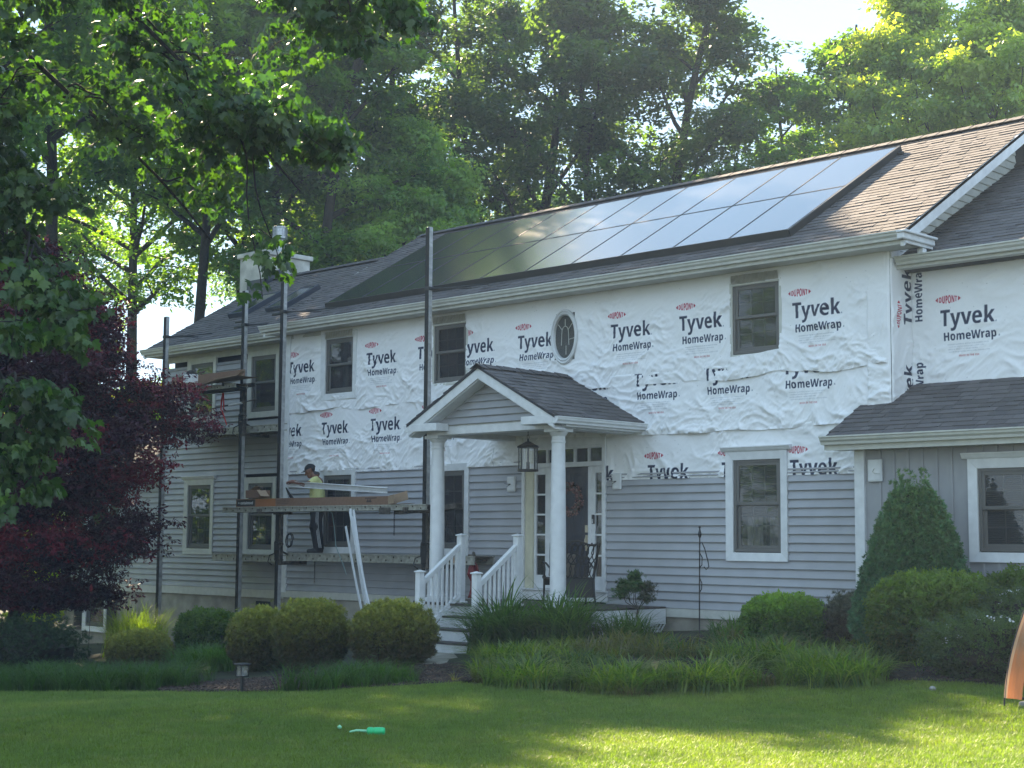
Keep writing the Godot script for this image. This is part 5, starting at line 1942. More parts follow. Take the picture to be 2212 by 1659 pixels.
func worker():
	# local frame: +x forward, +y up, +z to the man's right
	var w := thing("person", "worker in black cap, yellow T-shirt and black striped track pants on the scaffold", "person", Vector3(-6.40, 1.452, 0.33), PI + 0.72)
	mat("bodyskin", Color.WHITE, 0.6, {"vc": true})
	var sk := Color(0.20, 0.092, 0.055)
	var V := func(x: float, y: float, z: float) -> Vector3: return Vector3(x, y, z)
	var neck: Vector3 = V.call(0.03, 1.44, 0)
	var head: Vector3 = V.call(0.13, 1.565, 0)
	var bones := [
		[V.call(-0.02, 0.93, 0), V.call(-0.01, 1.12, 0), 0.125, 0.115], [V.call(-0.01, 1.12, 0), V.call(0.0, 1.34, 0), 0.115, 0.125],
		[V.call(0, 1.36, 0.12), V.call(0, 1.36, -0.12), 0.075, 0.075], [V.call(0.0, 1.36, 0), neck, 0.07, 0.058], [neck, V.call(0.09, 1.53, 0), 0.056, 0.058]]
	for s in [1.0, -1.0]:
		var hipj: Vector3 = V.call(-0.02, 0.92, 0.085 * s)
		var knee: Vector3 = V.call(0.03 if s > 0 else -0.03, 0.50, 0.10 * s)
		var ank: Vector3 = V.call(-0.03 if s > 0 else -0.09, 0.085, 0.105 * s)
		bones.append([hipj, knee, 0.088, 0.060])
		bones.append([knee, ank, 0.058, 0.038])
		bones.append([ank, ank + V.call(0.15, -0.045, 0.015 * s), 0.038, 0.030])
		var sh: Vector3 = V.call(0.03, 1.36, 0.19 * s)
		var el: Vector3 = V.call(0.17, 1.29, 0.27 * s)
		var wr: Vector3 = V.call(0.44, 1.36, 0.10 * s - (0.04 if s < 0 else 0.0))
		bones.append([sh, el, 0.052, 0.042])
		bones.append([el, wr, 0.041, 0.028])
		bones.append([wr, wr + V.call(0.06, -0.01, -0.01 * s), 0.028, 0.034])
	obj("body", skin(bones, 0.014, 90.0, func(_p): return sk), mats.bodyskin, w)
	# head, finer
	var hb := [[head + Vector3(-0.02, 0.045, 0), head + Vector3(0.01, 0.045, 0), 0.092, 0.088], [head + Vector3(0.02, -0.02, 0), head + Vector3(0.045, -0.075, 0), 0.066, 0.046],
		[head + Vector3(0.02, 0.0, 0.035), head + Vector3(0.02, 0.0, -0.035), 0.052, 0.052], [head + Vector3(0.092, 0.012, 0), head + Vector3(0.108, -0.022, 0), 0.011, 0.016],
		[head + Vector3(0.078, 0.03, 0.03), head + Vector3(0.078, 0.03, -0.03), 0.016, 0.016], [head + Vector3(0.080, -0.058, 0.012), head + Vector3(0.080, -0.058, -0.012), 0.012, 0.012],
		[head + Vector3(0.05, -0.10, 0), head + Vector3(0.062, -0.098, 0), 0.024, 0.022], [head + Vector3(-0.02, -0.05, 0), neck + Vector3(0.0, 0.02, 0), 0.052, 0.052]]
	for s in [1.0, -1.0]:
		hb.append([head + Vector3(-0.012, 0.02, 0.088 * s), head + Vector3(-0.006, -0.025, 0.082 * s), 0.016, 0.010])
	var tilt := func(b: Array) -> Array:
		var bs := Basis(Vector3(0, 0, 1), -0.42)
		return [head + bs * (b[0] - head), head + bs * (b[1] - head), b[2], b[3]]
	hb = hb.map(tilt)
	var eyes := []
	for s in [1.0, -1.0]:
		eyes.append(head + Basis(Vector3(0, 0, 1), -0.42) * Vector3(0.088, 0.008, 0.032 * s))
	obj("head", skin(hb, 0.006, 170.0, func(p): return Color(0.02, 0.012, 0.01) if (p as Vector3).distance_to(eyes[0]) < 0.012 or (p as Vector3).distance_to(eyes[1]) < 0.012 else (Color(0.02, 0.015, 0.012) if (p - head).dot(Vector3(-0.8, 0.45, 0)) > 0.045 and (p as Vector3).y > 1.50 else sk)), mats.bodyskin, w)
	# hands: palm, four curled fingers and a thumb round the channel
	for s in [1.0, -1.0]:
		var wr: Vector3 = V.call(0.44, 1.36, 0.10 * s - (0.04 if s < 0 else 0.0))
		var hd := []
		var palm: Vector3 = wr + V.call(0.055, -0.01, -0.01 * s)
		hd.append([wr, palm, 0.026, 0.030])
		for i in 4:
			var off := (i - 1.5) * 0.021
			var l: float = [0.9, 1.0, 0.96, 0.8][i]
			var a: Vector3 = palm + Vector3(0.022, 0.008, off)
			var b := a + Vector3(0.034 * l, -0.012, 0)
			var c := b + Vector3(0.004, -0.028 * l, 0)
			var d := c + Vector3(-0.018 * l, -0.010, 0)
			hd.append([palm + Vector3(0, 0.004, off * 0.8), a, 0.013, 0.0105])
			hd.append([a, b, 0.0100, 0.0092])
			hd.append([b, c, 0.0092, 0.0085])
			hd.append([c, d, 0.0085, 0.0075])
		var tb := palm + Vector3(-0.012, -0.012, -0.030 * s)
		hd.append([palm + Vector3(-0.02, 0, -0.01 * s), tb, 0.016, 0.012])
		hd.append([tb, tb + Vector3(0.025, -0.018, -0.010 * s), 0.0115, 0.010])
		hd.append([tb + Vector3(0.025, -0.018, -0.010 * s), tb + Vector3(0.045, -0.028, 0.002 * s), 0.010, 0.008])
		obj("hand", skin(hd, 0.005, 300.0, func(_p): return sk), mats.bodyskin, w)
	# clothes follow the same joints, a little wider
	var shirt := [[V.call(-0.02, 0.90, 0.05), V.call(-0.02, 1.12, 0.045), 0.138, 0.130], [V.call(-0.02, 0.90, -0.05), V.call(-0.02, 1.12, -0.045), 0.138, 0.130],
		[V.call(-0.015, 1.10, 0.045), V.call(0.0, 1.30, 0.06), 0.130, 0.128], [V.call(-0.015, 1.10, -0.045), V.call(0.0, 1.30, -0.06), 0.130, 0.128],
		[V.call(0.01, 1.375, 0.13), V.call(0.01, 1.375, -0.13), 0.078, 0.078], [V.call(0.0, 1.36, 0), V.call(0.02, 1.425, 0), 0.085, 0.066]]
	for s in [1.0, -1.0]:
		shirt.append([V.call(0.02, 1.365, 0.17 * s), V.call(0.13, 1.28, 0.225 * s), 0.075, 0.070])
	mat("shirt", Color(0.72, 0.72, 0.30), 0.9, {"tex": "faint", "scale": 5.0, "bump": 0.8})
	obj("t_shirt", skin(shirt, 0.014, 70.0, func(_p): return Color.WHITE), mats.shirt, w)
	var pants := [[V.call(-0.03, 0.93, 0.06), V.call(-0.03, 0.93, -0.06), 0.125, 0.125]]
	for s in [1.0, -1.0]:
		var knee: Vector3 = V.call(0.03 if s > 0 else -0.03, 0.50, 0.10 * s)
		var ank: Vector3 = V.call(-0.03 if s > 0 else -0.09, 0.10, 0.105 * s)
		pants.append([V.call(-0.02, 0.88, 0.085 * s), knee, 0.126, 0.106])
		pants.append([knee, ank, 0.106, 0.090])
	mat("pants", Color.WHITE, 0.8, {"vc": true})
	obj("track_pants", skin(pants, 0.014, 75.0, func(_p): return Color(0.010, 0.011, 0.014)), mats.pants, w)
	var m := MB.new()
	for s in [1.0, -1.0]:   # three white stripes down the outside of each leg
		for i in 3:
			var o := (i - 1) * 0.022 - 0.035
			var pts := [V.call(-0.03 + o, 0.86, 0.208 * s), V.call(0.0 + (0.02 if s > 0 else -0.02) + o, 0.62, 0.206 * s), V.call((0.03 if s > 0 else -0.03) + o, 0.48, 0.204 * s), V.call((0.0 if s > 0 else -0.06) + o, 0.28, 0.202 * s), V.call((-0.03 if s > 0 else -0.09) + o, 0.10, 0.192 * s)]
			m.tube(pts, 0.005, 0.005, 4)
	obj("side_stripe", m, mats.white, w)
	for s in [1.0, -1.0]:
		var ax := -0.03 if s > 0 else -0.09
		var shoe := [[V.call(ax - 0.03, 0.045, 0.105 * s), V.call(ax + 0.08, 0.045, 0.11 * s), 0.050, 0.046], [V.call(ax + 0.08, 0.042, 0.11 * s), V.call(ax + 0.185, 0.036, 0.12 * s), 0.046, 0.040], [V.call(ax - 0.01, 0.06, 0.105 * s), V.call(ax, 0.12, 0.105 * s), 0.050, 0.048]]
		obj("shoe", skin(shoe, 0.010, 110.0, func(p): return Color(0.02, 0.02, 0.022) if (p as Vector3).y > 0.018 else Color(0.10, 0.10, 0.10)), mats.bodyskin, w)
	# cap with its brim
	m = MB.new()
	m.xf = Transform3D(Basis(Vector3(0, 0, 1), -0.36), head)
	var dome := []
	for i in 8:
		var t := PI / 2 * i / 7.0
		dome.append(Vector2(0.108 * cos(t) if i < 7 else 0.0, 0.045 + 0.10 * sin(t)))
	m.lathe(dome, Vector3(-0.012, 0, 0), 20, 1.05, 0.94)
	for i in 10:
		var a := -1.0 + 2.0 * i / 10.0
		var b := -1.0 + 2.0 * (i + 1) / 10.0
		var f := func(t: float, far: float) -> Vector3:
			var ang := t * 0.95
			return Vector3(-0.012 + cos(ang) * (0.106 + far * 0.085 * cos(t * 1.2)), 0.052 - 0.016 * t * t - far * 0.012, sin(ang) * 0.10)
		m.quad(f.call(a, 0), f.call(a, 1), f.call(b, 1), f.call(b, 0))
		m.quad(f.call(b, 0) - Vector3(0, 0.004, 0), f.call(b, 1) - Vector3(0, 0.004, 0), f.call(a, 1) - Vector3(0, 0.004, 0), f.call(a, 0) - Vector3(0, 0.004, 0))
	mat("capcloth", Color(0.012, 0.014, 0.018), 0.85, {"two": true})
	obj("cap", m, mats.capcloth, w)
	m = MB.new()
	m.soft(Vector3(-0.21, 0.78, -0.20), Vector3(-0.10, 1.0, -0.05), 0.03)
	m.soft(Vector3(-0.25, 0.80, -0.17), Vector3(-0.18, 0.92, -0.07), 0.02)
	m.soft(Vector3(-0.17, 0.93, -0.16), Vector3(0.11, 0.985, 0.165), 0.02)
	obj("tool_belt", m, mats.rubber, w)
	# what he holds
	var ch := thing("trim_channel", "long white vinyl channel held by the worker over the cardboard box", "trim")
	m = MB.new()
	var a := Vector3(-6.90, 2.775, 0.66)
	var b := Vector3(-3.85, 2.60, 0.74)
	m.bar(a, b, 0.012, 0.11)
	m.bar(a + Vector3(0, 0.055, 0.03), b + Vector3(0, 0.036, 0.03), 0.07, 0.008)
	m.bar(a + Vector3(0, -0.052, 0.03), b + Vector3(0, -0.052, 0.03), 0.07, 0.008)
	m.bar(a + Vector3(0, -0.004, 0.022), b + Vector3(0, -0.004, 0.022), 0.04, 0.006)
	obj("channel", m, mats.white, ch)
	m = MB.new()
	for i in 5:
		m.tube([Vector3(-6.93, 2.70, 0.66), Vector3(-6.86 + 0.012 * i, 2.60, 0.67), Vector3(-6.72 + 0.035 * i, 2.46 - 0.006 * i, 0.68), Vector3(-6.63 + 0.045 * i, 2.40, 0.69)], 0.013, 0.006, 5)
	tag(obj("wire_bundle", m, mats.iron), "black wires dangling from the worker's hands into the box", "cable")

# ------------------------------------------------------------------ small things in the garden
func yard_things():
	var m: MB
	var hk := thing("shepherd_hook", "thin black twisted garden hook standing in front of the grey siding", "garden hook", on_ground(4.52, 2.5))
	m = MB.new()
	m.tube([Vector3(0, -0.1, 0), Vector3(0.005, 0.8, 0), Vector3(0.03, 1.50, 0.02)], 0.009, 0.009, 6)
	obj("post", m, mats.iron, hk)
	m = MB.new()
	m.lathe([Vector2(0.0, 1.47), Vector2(0.018, 1.49), Vector2(0.026, 1.53), Vector2(0.014, 1.57), Vector2(0.008, 1.60), Vector2(0.020, 1.625), Vector2(0.0, 1.635)], Vector3(0.03, 0, 0.02), 8)
	obj("finial", m, mats.iron, hk)
	m = MB.new()
	m.tube([Vector3(0.02, 1.40, 0.02), Vector3(0.05, 1.42, 0.0), Vector3(0.075, 1.33, -0.03), Vector3(0.10, 1.18, -0.06), Vector3(0.11, 1.10, -0.07), Vector3(0.08, 1.06, -0.05), Vector3(0.06, 1.10, -0.03)], 0.008, 0.008, 6)
	m.tube([Vector3(0.015, 1.30, 0.02), Vector3(0.045, 1.22, -0.01), Vector3(0.04, 1.12, -0.01), Vector3(0.012, 1.08, 0.01)], 0.007, 0.007, 6)
	m.tube([Vector3(0.01, 0.95, 0.0), Vector3(0.03, 0.88, -0.02), Vector3(0.025, 0.80, -0.02), Vector3(0.004, 0.76, 0.0)], 0.007, 0.007, 6)
	obj("scroll", m, mats.iron, hk)
	for q in [[2.49, 8.36, 1.0, "dark square path light on a stake in the mulch at the lawn edge"], [2.31, 1.56, 0.5, "low flat solar light in the plants in front of the porch deck"]]:
		var l := thing("path_light", q[3], "path light", on_ground(q[0], q[1]))
		var k: float = q[2]
		m = MB.new()
		m.soft(Vector3(-0.014, -0.1, -0.014), Vector3(0.014, 0.20 * k, 0.014), 0.003)
		obj("stake", m, mats.black, l)
		m = MB.new()
		m.soft(Vector3(-0.055, 0.20 * k, -0.055), Vector3(0.055, 0.20 * k + 0.012, 0.055), 0.003)
		for a in [-1, 1]:
			for b in [-1, 1]:
				m.soft(Vector3(0.05 * a - 0.005, 0.20 * k, 0.05 * b - 0.005), Vector3(0.05 * a + 0.005, 0.20 * k + 0.13 * k, 0.05 * b + 0.005), 0.001)
		m.soft(Vector3(-0.075, 0.33 * k, -0.075), Vector3(0.075, 0.33 * k + 0.022, 0.075), 0.006)
		obj("cage", m, mats.black, l)
		m = MB.new()
		m.soft(Vector3(-0.044, 0.21 * k, -0.044), Vector3(0.044, 0.33 * k, 0.044), 0.002)
		obj("pane", m, mats.clear, l)
		if k < 0.8:
			m = MB.new()
			m.soft(Vector3(-0.07, 0.33 * k + 0.022, -0.07), Vector3(0.07, 0.33 * k + 0.028, 0.07), 0.002)
			obj("solar_cell", m, mats.galv, l)
	# feather flag, its foot in the lawn at the right edge
	var fl := thing("feather_flag", "tall curved orange and grey garden flag on a thin pole at the right edge", "flag", on_ground(9.98, 4.75))
	m = MB.new()
	var pole := []
	for i in 13:
		var t := i / 12.0
		pole.append(Vector3(0.46 * t * t, 1.75 * t - 0.1, -0.46 * t * t * 0.9))
	m.tube(pole, 0.008, 0.005, 6)
	obj("pole", m, mats.black, fl)
	mat("flagcloth", Color.WHITE, 0.85, {"vc": true, "two": true, "back": Color(0.9, 0.75, 0.6)})
	m = MB.new()
	var side := Vector3(0.711, 0, -0.703)
	for i in 40:
		for j in 6:
			var q := []
			for c in [[0, 0], [1, 0], [1, 1], [0, 1]]:
				var t: float = 0.115 + 0.885 * (i + c[1]) / 40.0
				var u: float = (j + c[0]) / 6.0
				var base := Vector3(0.46 * t * t, 1.75 * t - 0.1, -0.414 * t * t)
				q.append(base + side * (0.175 * u) + Vector3(0.0, -0.02 * u, 0.012 * sin(u * 7.0 + t * 9.0)))
			var t2 := (i + 0.5) / 40.0
			m.col = Color(0.34, 0.185, 0.095).lerp(Color(0.30, 0.27, 0.215), smoothstep(0.18, 0.62, t2 + 0.06 * sin(j * 2.0 + i)))
			if j == 0:
				m.col = Color(0.42, 0.36, 0.27)
			m.quad(q[0], q[1], q[2], q[3])
	obj("cloth", m, mats.flagcloth, fl)
	m = MB.new()
	m.tube([Vector3(0.13, 0.10, -0.12), Vector3(0.17, 0.09, -0.16), Vector3(0.19, 0.05, -0.18), Vector3(0.18, 0.0, -0.17)], 0.014, 0.010, 6)
	obj("toggle", m, mats.rubber, fl)
	# toys and stones on the grass
	var ty := thing("water_blaster", "bright green toy water blaster lying in the lawn", "toy", on_ground(6.99, 10.27) + Vector3(0, 0.05, 0), 0.72)
	ty.scale = Vector3.ONE * 0.85
	mat("toygreen", Color(0.02, 0.50, 0.18), 0.35)
	mat("toypale", Color(0.25, 0.60, 0.35), 0.4)
	m = MB.new()
	m.xf = Transform3D(Basis(Vector3(0, 0, 1), -PI / 2), Vector3.ZERO)
	m.lathe([Vector2(0, -0.02), Vector2(0.030, -0.015), Vector2(0.040, 0.0), Vector2(0.041, 0.03), Vector2(0.036, 0.05), Vector2(0.041, 0.07), Vector2(0.041, 0.13), Vector2(0.034, 0.165), Vector2(0.0, 0.17)], Vector3.ZERO, 14)
	obj("barrel", m, mats.toygreen, ty)
	m = MB.new()
	m.tube([Vector3(-0.02, 0, 0), Vector3(-0.12, 0.005, 0.0), Vector3(-0.19, -0.01, 0.01)], 0.014, 0.010, 8)
	obj("plunger", m, mats.toypale, ty)
	m = MB.new()
	m.lathe([Vector2(0, -0.02), Vector2(0.018, -0.01), Vector2(0.02, 0.005), Vector2(0.0, 0.02)], Vector3.ZERO, 10)
	tag(obj("toy_cap", m, mats.toypale, null, on_ground(6.6, 10.27) + Vector3(0, 0.05, 0)), "small pale green toy cap left of the water blaster", "toy")
	m = MB.new()
	for i in 1:
		m.lathe([Vector2(0, -0.02), Vector2(0.036, 0.0), Vector2(0.040, 0.02), Vector2(0.024, 0.04), Vector2(0, 0.045)], Vector3.ZERO, 7, 1.0, 0.7)
	tag(obj("pale_stone", m, mats.stone, null, on_ground(8.89, 4.18) + Vector3(0, 0.02, 0)), "small pale stone lying on the lawn near the flag", "stone")
	m = MB.new()
	m.soft(Vector3(-0.16, -0.02, -0.05), Vector3(0.16, 0.06, 0.05), 0.01)
	tag(obj("stone", m, mats.stone, null, on_ground(10.25, 4.62)), "pale block at the foot of the garden flag", "stone")
	# terracotta edging and the pale channel under the shrubs by the bay
	mat("terracotta", Color(0.45, 0.22, 0.14), 0.85, {"tex": "mottle", "scale": 1.5})
	m = MB.new()
	var o := Vector3(6.35, gy(6.35, 1.45) - 0.03, 1.45)
	for i in 5:
		m.soft(o + Vector3(0.22 * i, 0, 0.05 * i), o + Vector3(0.22 * i + 0.21, 0.13 - 0.012 * i, 0.05 * i + 0.08), 0.012)
	tag(obj("brick_edging", m, mats.terracotta), "terracotta edging behind the big round boxwood", "edging")
	m = MB.new()
	m.soft(o + Vector3(-0.10, 0.17, -0.12), o + Vector3(1.0, 0.20, -0.06), 0.006)
	tag(obj("downspout_pipe", m, mats.white), "white pipe lying behind the terracotta edging", "pipe")
	m = MB.new()
	m.bar(on_ground(-4.6, 4.3) + Vector3(0, 0.10, 0), on_ground(-4.15, 4.5) + Vector3(0, 0.16, 0), 0.30, 0.01)
	tag(obj("plywood_scrap", m, mats.cardboard), "brown plywood scrap lying beside the small clipped yew", "board")
	var mk := thing("garden_stake", "thin garden stake with a dark red tip in the tall grass", "stake", on_ground(-7.3, 4.6))
	m = MB.new()
	m.tube([Vector3(0, 0, 0), Vector3(0.02, 1.35, 0)], 0.006, 0.005, 5)
	obj("rod", m, mats.oldwood, mk)
	m = MB.new()
	m.lathe([Vector2(0, 1.33), Vector2(0.03, 1.37), Vector2(0.03, 1.42), Vector2(0, 1.48)], Vector3(0.02, 0, 0), 8)
	obj("tip", m, mats.wine, mk)

# ------------------------------------------------------------------ leaves and many copies
class Cloud:   # places and tints for a MultiMesh
	var b := PackedFloat32Array()
	func add(t: Transform3D, c: Color):
		b.append_array(PackedFloat32Array([t.basis.x.x, t.basis.y.x, t.basis.z.x, t.origin.x, t.basis.x.y, t.basis.y.y, t.basis.z.y, t.origin.y, t.basis.x.z, t.basis.y.z, t.basis.z.z, t.origin.z, c.r, c.g, c.b, 1.0]))

func many(called: String, mesh: Mesh, m: Material, cloud: Cloud, parent: Node = null) -> MultiMeshInstance3D:
	var mm := MultiMesh.new()
	mm.transform_format = MultiMesh.TRANSFORM_3D
	mm.use_colors = true
	mm.mesh = mesh
	mm.instance_count = cloud.b.size() / 16
	mm.buffer = cloud.b
	var o := MultiMeshInstance3D.new()
	o.multimesh = mm
	o.material_override = m
	if parent == null:
		o.name = numbered(called)
		add_child(o)
	else:
		o.name = called
		parent.add_child(o, true)
	return o

func leaf(m: MB, at: Vector3, b: Basis, l: float, w: float, fold: float):   # x along the leaf, z across, y its upper face
	var p0 := at
	var p1 := at + b * Vector3(l * 0.45, -fold, w * 0.5)
	var p2 := at + b * Vector3(l, -fold * 1.6, 0)
	var p3 := at + b * Vector3(l * 0.45, -fold, -w * 0.5)
	m.tri(p0, p1, p2)
	m.tri(p0, p2, p3)

func maple_leaf(m: MB, at: Vector3, b: Basis, s: float):
	var pts := [Vector2(0, 0), Vector2(0.10, 0.34), Vector2(0.30, 0.50), Vector2(0.38, 0.26), Vector2(0.62, 0.42), Vector2(0.66, 0.16), Vector2(1.0, 0.0)]
	for side in [1.0, -1.0]:
		for i in pts.size() - 1:
			var q := []
			for p in [Vector2(0.28, 0.0), pts[i], pts[i + 1]]:
				q.append(at + b * Vector3(p.x * s, -0.22 * s * absf(p.y) - 0.16 * s * p.x * p.x, p.y * s * side))
			if side > 0:
				m.tri(q[0], q[2], q[1])
			else:
				m.tri(q[0], q[1], q[2])

func spray(count: int, l: float, w: float, spread: float, sd: int, kind := "plain") -> ArrayMesh:   # a twig with leaves; x outwards
	var r := RandomNumberGenerator.new()
	r.seed = sd
	var m := MB.new()
	for i in count:
		var t := (i + 0.5) / count
		var at := Vector3(spread * (t * 1.5 - 0.6), r.randf_range(-0.25, 0.25) * spread, r.randf_range(-0.55, 0.55) * spread)
		var yaw := r.randf_range(-1.2, 1.2) + (0.9 if i % 2 == 0 else -0.9)
		var b := Basis(Vector3.UP, yaw) * Basis(Vector3(0, 0, 1), r.randf_range(-1.0, 0.25)) * Basis(Vector3(1, 0, 0), r.randf_range(-0.7, 0.7))
		var k := r.randf_range(0.75, 1.2)
		var g := r.randf_range(0.78, 1.22)
		m.col = Color(g, g, g)
		if kind == "maple":
			maple_leaf(m, at, b, l * k)
		elif kind == "needle":
			b = Basis(Vector3.UP, r.randf_range(-1.3, 1.3)) * Basis(Vector3(0, 0, 1), r.randf_range(-0.9, 1.2))
			leaf(m, Vector3(r.randf_range(-0.2, 0.3) * spread, 0, r.randf_range(-0.2, 0.2) * spread), b, l * k, w, 0.0)
		else:
			leaf(m, at, b, l * k, w * k, w * 0.12)
	return m.commit()

func blades(count: int, h: float, w: float, lean: float, spread: float, sd: int, segs := 3) -> ArrayMesh:   # a tuft of arching strap leaves
	var r := RandomNumberGenerator.new()
	r.seed = sd
	var m := MB.new()
	for i in count:
		var a := r.randf_range(0, TAU)
		var d := Vector3(cos(a), 0, sin(a))
		var s := Vector3(-d.z, 0, d.x)
		var at := d * spread * sqrt(r.randf())
		var hh := h * r.randf_range(0.6, 1.1)
		var ln := lean * r.randf_range(0.3, 1.3)
		var g := r.randf_range(0.75, 1.2)
		m.col = Color(g, g, g)
		var prev_a := at - s * w * 0.5
		var prev_b := at + s * w * 0.5
		for k in segs:
			var t := (k + 1.0) / segs
			var c := at + d * (ln * t * t * hh) + Vector3.UP * hh * (t - 0.42 * ln * t * t * t)
			var ww := w * (1.0 - 0.85 * t * t)
			var na := c - s * ww * 0.5
			var nb := c + s * ww * 0.5
			if k == segs - 1:
				m.tri(prev_a, prev_b, c)
			else:
				m.quad(prev_a, prev_b, nb, na)
			prev_a = na
			prev_b = nb
	return m.commit()

func any_basis(flat := 0.6) -> Basis:
	return Basis(Vector3.UP, rr(0, TAU)) * Basis(Vector3(0, 0, 1), rr(-1, 1) * flat) * Basis(Vector3(1, 0, 0), rr(-1, 1) * flat)

var sprays := {}
func leafy(kind: String) -> ArrayMesh:
	if not sprays.has(kind):
		match kind:
			"oak": sprays[kind] = spray(15, 0.19, 0.11, 0.34, 5)
			"fine": sprays[kind] = spray(16, 0.155, 0.088, 0.30, 6)
			"big": sprays[kind] = spray(14, 0.22, 0.13, 0.42, 7)
			"maple": sprays[kind] = spray(7, 0.125, 0.1, 0.17, 8, "maple")
			"plum": sprays[kind] = spray(15, 0.085, 0.040, 0.15, 9)
			"box": sprays[kind] = spray(12, 0.042, 0.024, 0.050, 10)
			"yew": sprays[kind] = spray(15, 0.050, 0.008, 0.030, 11, "needle")
			"spruce": sprays[kind] = spray(22, 0.046, 0.009, 0.032, 12, "needle")
			"coton": sprays[kind] = spray(12, 0.030, 0.016, 0.07, 13)
	return sprays[kind]

# ------------------------------------------------------------------ shrubs
func shrub(label: String, cat: String, at: Vector3, rad: Vector3, shape: float, kind: String, count: int, m: Material, tones: Array, sd: int, group := "", lump := 0.06, cone := false) -> Node3D:
	# rad: half widths and full height. tones: linear colours picked at random, the last two for the top
	var o := thing("shrub" if not cone else "dwarf_spruce", label, cat, at, 0.0, group)
	var nz := noise(1.0, 3, sd)
	var surf := func(d: Vector3) -> Vector3:
		var k := 1.0
		if cone:
			var h := clampf(d.y * 0.5 + 0.5, 0, 1)
			var ww := pow(1.0 - h, 0.66) * (0.75 + 0.25 * smoothstep(0.0, 0.15, h)) + 0.03
			var fl := Vector2(d.x, d.z).normalized()
			return Vector3(fl.x * rad.x * ww, h * rad.y, fl.y * rad.z * ww) + Vector3(fl.x, 0.25, fl.y) * rad.x * lump * 0.6 * nz.get_noise_3d(fl.x * 3.0, h * 8.0, fl.y * 3.0)
		var q := Vector3(signf(d.x) * pow(absf(d.x), shape), signf(d.y) * pow(absf(d.y), shape), signf(d.z) * pow(absf(d.z), shape))
		k = 1.0 + lump * nz.get_noise_3d(d.x * 3.5, d.y * 3.5, d.z * 3.5) * 2.0
		return Vector3(q.x * rad.x * k, rad.y * 0.5 + q.y * rad.y * 0.5 * k, q.z * rad.z * k)
	var mb := MB.new()
	for i in 14:
		for j in 9:
			var q := []
			for c in [[0, 0], [1, 0], [1, 1], [0, 1]]:
				var a: float = TAU * (i + c[0]) / 14.0
				var e: float = -PI / 2 + PI * (j + c[1]) / 9.0
				var s: Vector3 = surf.call(Vector3(cos(a) * cos(e), sin(e), -sin(a) * cos(e)))
				q.append(Vector3(s.x * 0.80, maxf(s.y * 0.86, 0.02), s.z * 0.80))
			mb.quad(q[0], q[1], q[2], q[3])
	obj("inner_branches", mb, mats.twigs, o)
	var cl := Cloud.new()
	for i in count:
		var d := Vector3(R.randfn(), R.randfn(), R.randfn()).normalized()
		if cone:
			d = Vector3(d.x, 1.0 - 2.0 * (1.0 - sqrt(R.randf())) , d.z)
			d.y = -1.0 + 2.0 * (1.0 - sqrt(1.0 - R.randf()))
		var s: Vector3 = surf.call(d)
		var sh := rr(0.80, 1.0) + 0.06 * pow(R.randf(), 3.0)
		var p := Vector3(s.x * sh, maxf(s.y * sh, 0.03), s.z * sh)
		var out := Vector3(d.x, d.y * 0.7 + 0.25, d.z).normalized()
		if cone:
			out = Vector3(d.x, 0.35, d.z).normalized()
		var sidev := out.cross(Vector3.UP if absf(out.y) < 0.9 else Vector3.RIGHT).normalized()
		var b := Basis(out, sidev.cross(out), sidev) * Basis(Vector3(1, 0, 0), rr(0, TAU)) * Basis(Vector3(0, 0, 1), rr(-0.6, 0.6))
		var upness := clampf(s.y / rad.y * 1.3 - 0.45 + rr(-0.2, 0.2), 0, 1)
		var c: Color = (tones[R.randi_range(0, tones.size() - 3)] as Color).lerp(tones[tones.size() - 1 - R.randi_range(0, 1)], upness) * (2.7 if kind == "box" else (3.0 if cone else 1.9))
		var sc := rr(0.8, 1.3)
		cl.add(Transform3D(b.scaled(Vector3(sc, sc, sc)), p), c * rr(0.8, 1.15))
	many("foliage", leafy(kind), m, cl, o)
	return o

func mound(label: String, at: Vector3, count: int, rx: float, rz: float, mesh: ArrayMesh, tones: Array, k0: float, k1: float, group := "", cat := "ornamental grass", called := "grass_clump") -> Node3D:
	var o := thing(called, label, cat, at, 0.0, group)
	var cl := Cloud.new()
	for i in count:
		var a := rr(0, TAU)
		var r := sqrt(R.randf())
		var p := Vector3(cos(a) * r * rx, 0, sin(a) * r * rz)
		p.y = gy(at.x + p.x, at.z + p.z) - at.y - 0.01
		var s := rr(k0, k1) * (1.0 - 0.25 * r)
		var out := Basis(Vector3(sin(a), 0, -cos(a)).normalized(), -0.35 * r)
		cl.add(Transform3D((out * Basis(Vector3.UP, rr(0, TAU))).scaled(Vector3(s, s, s)), p), (tones[R.randi_range(0, tones.size() - 1)] as Color) * rr(1.2, 2.0))
	many("foliage", mesh, mats.blade, cl, o)
	return o

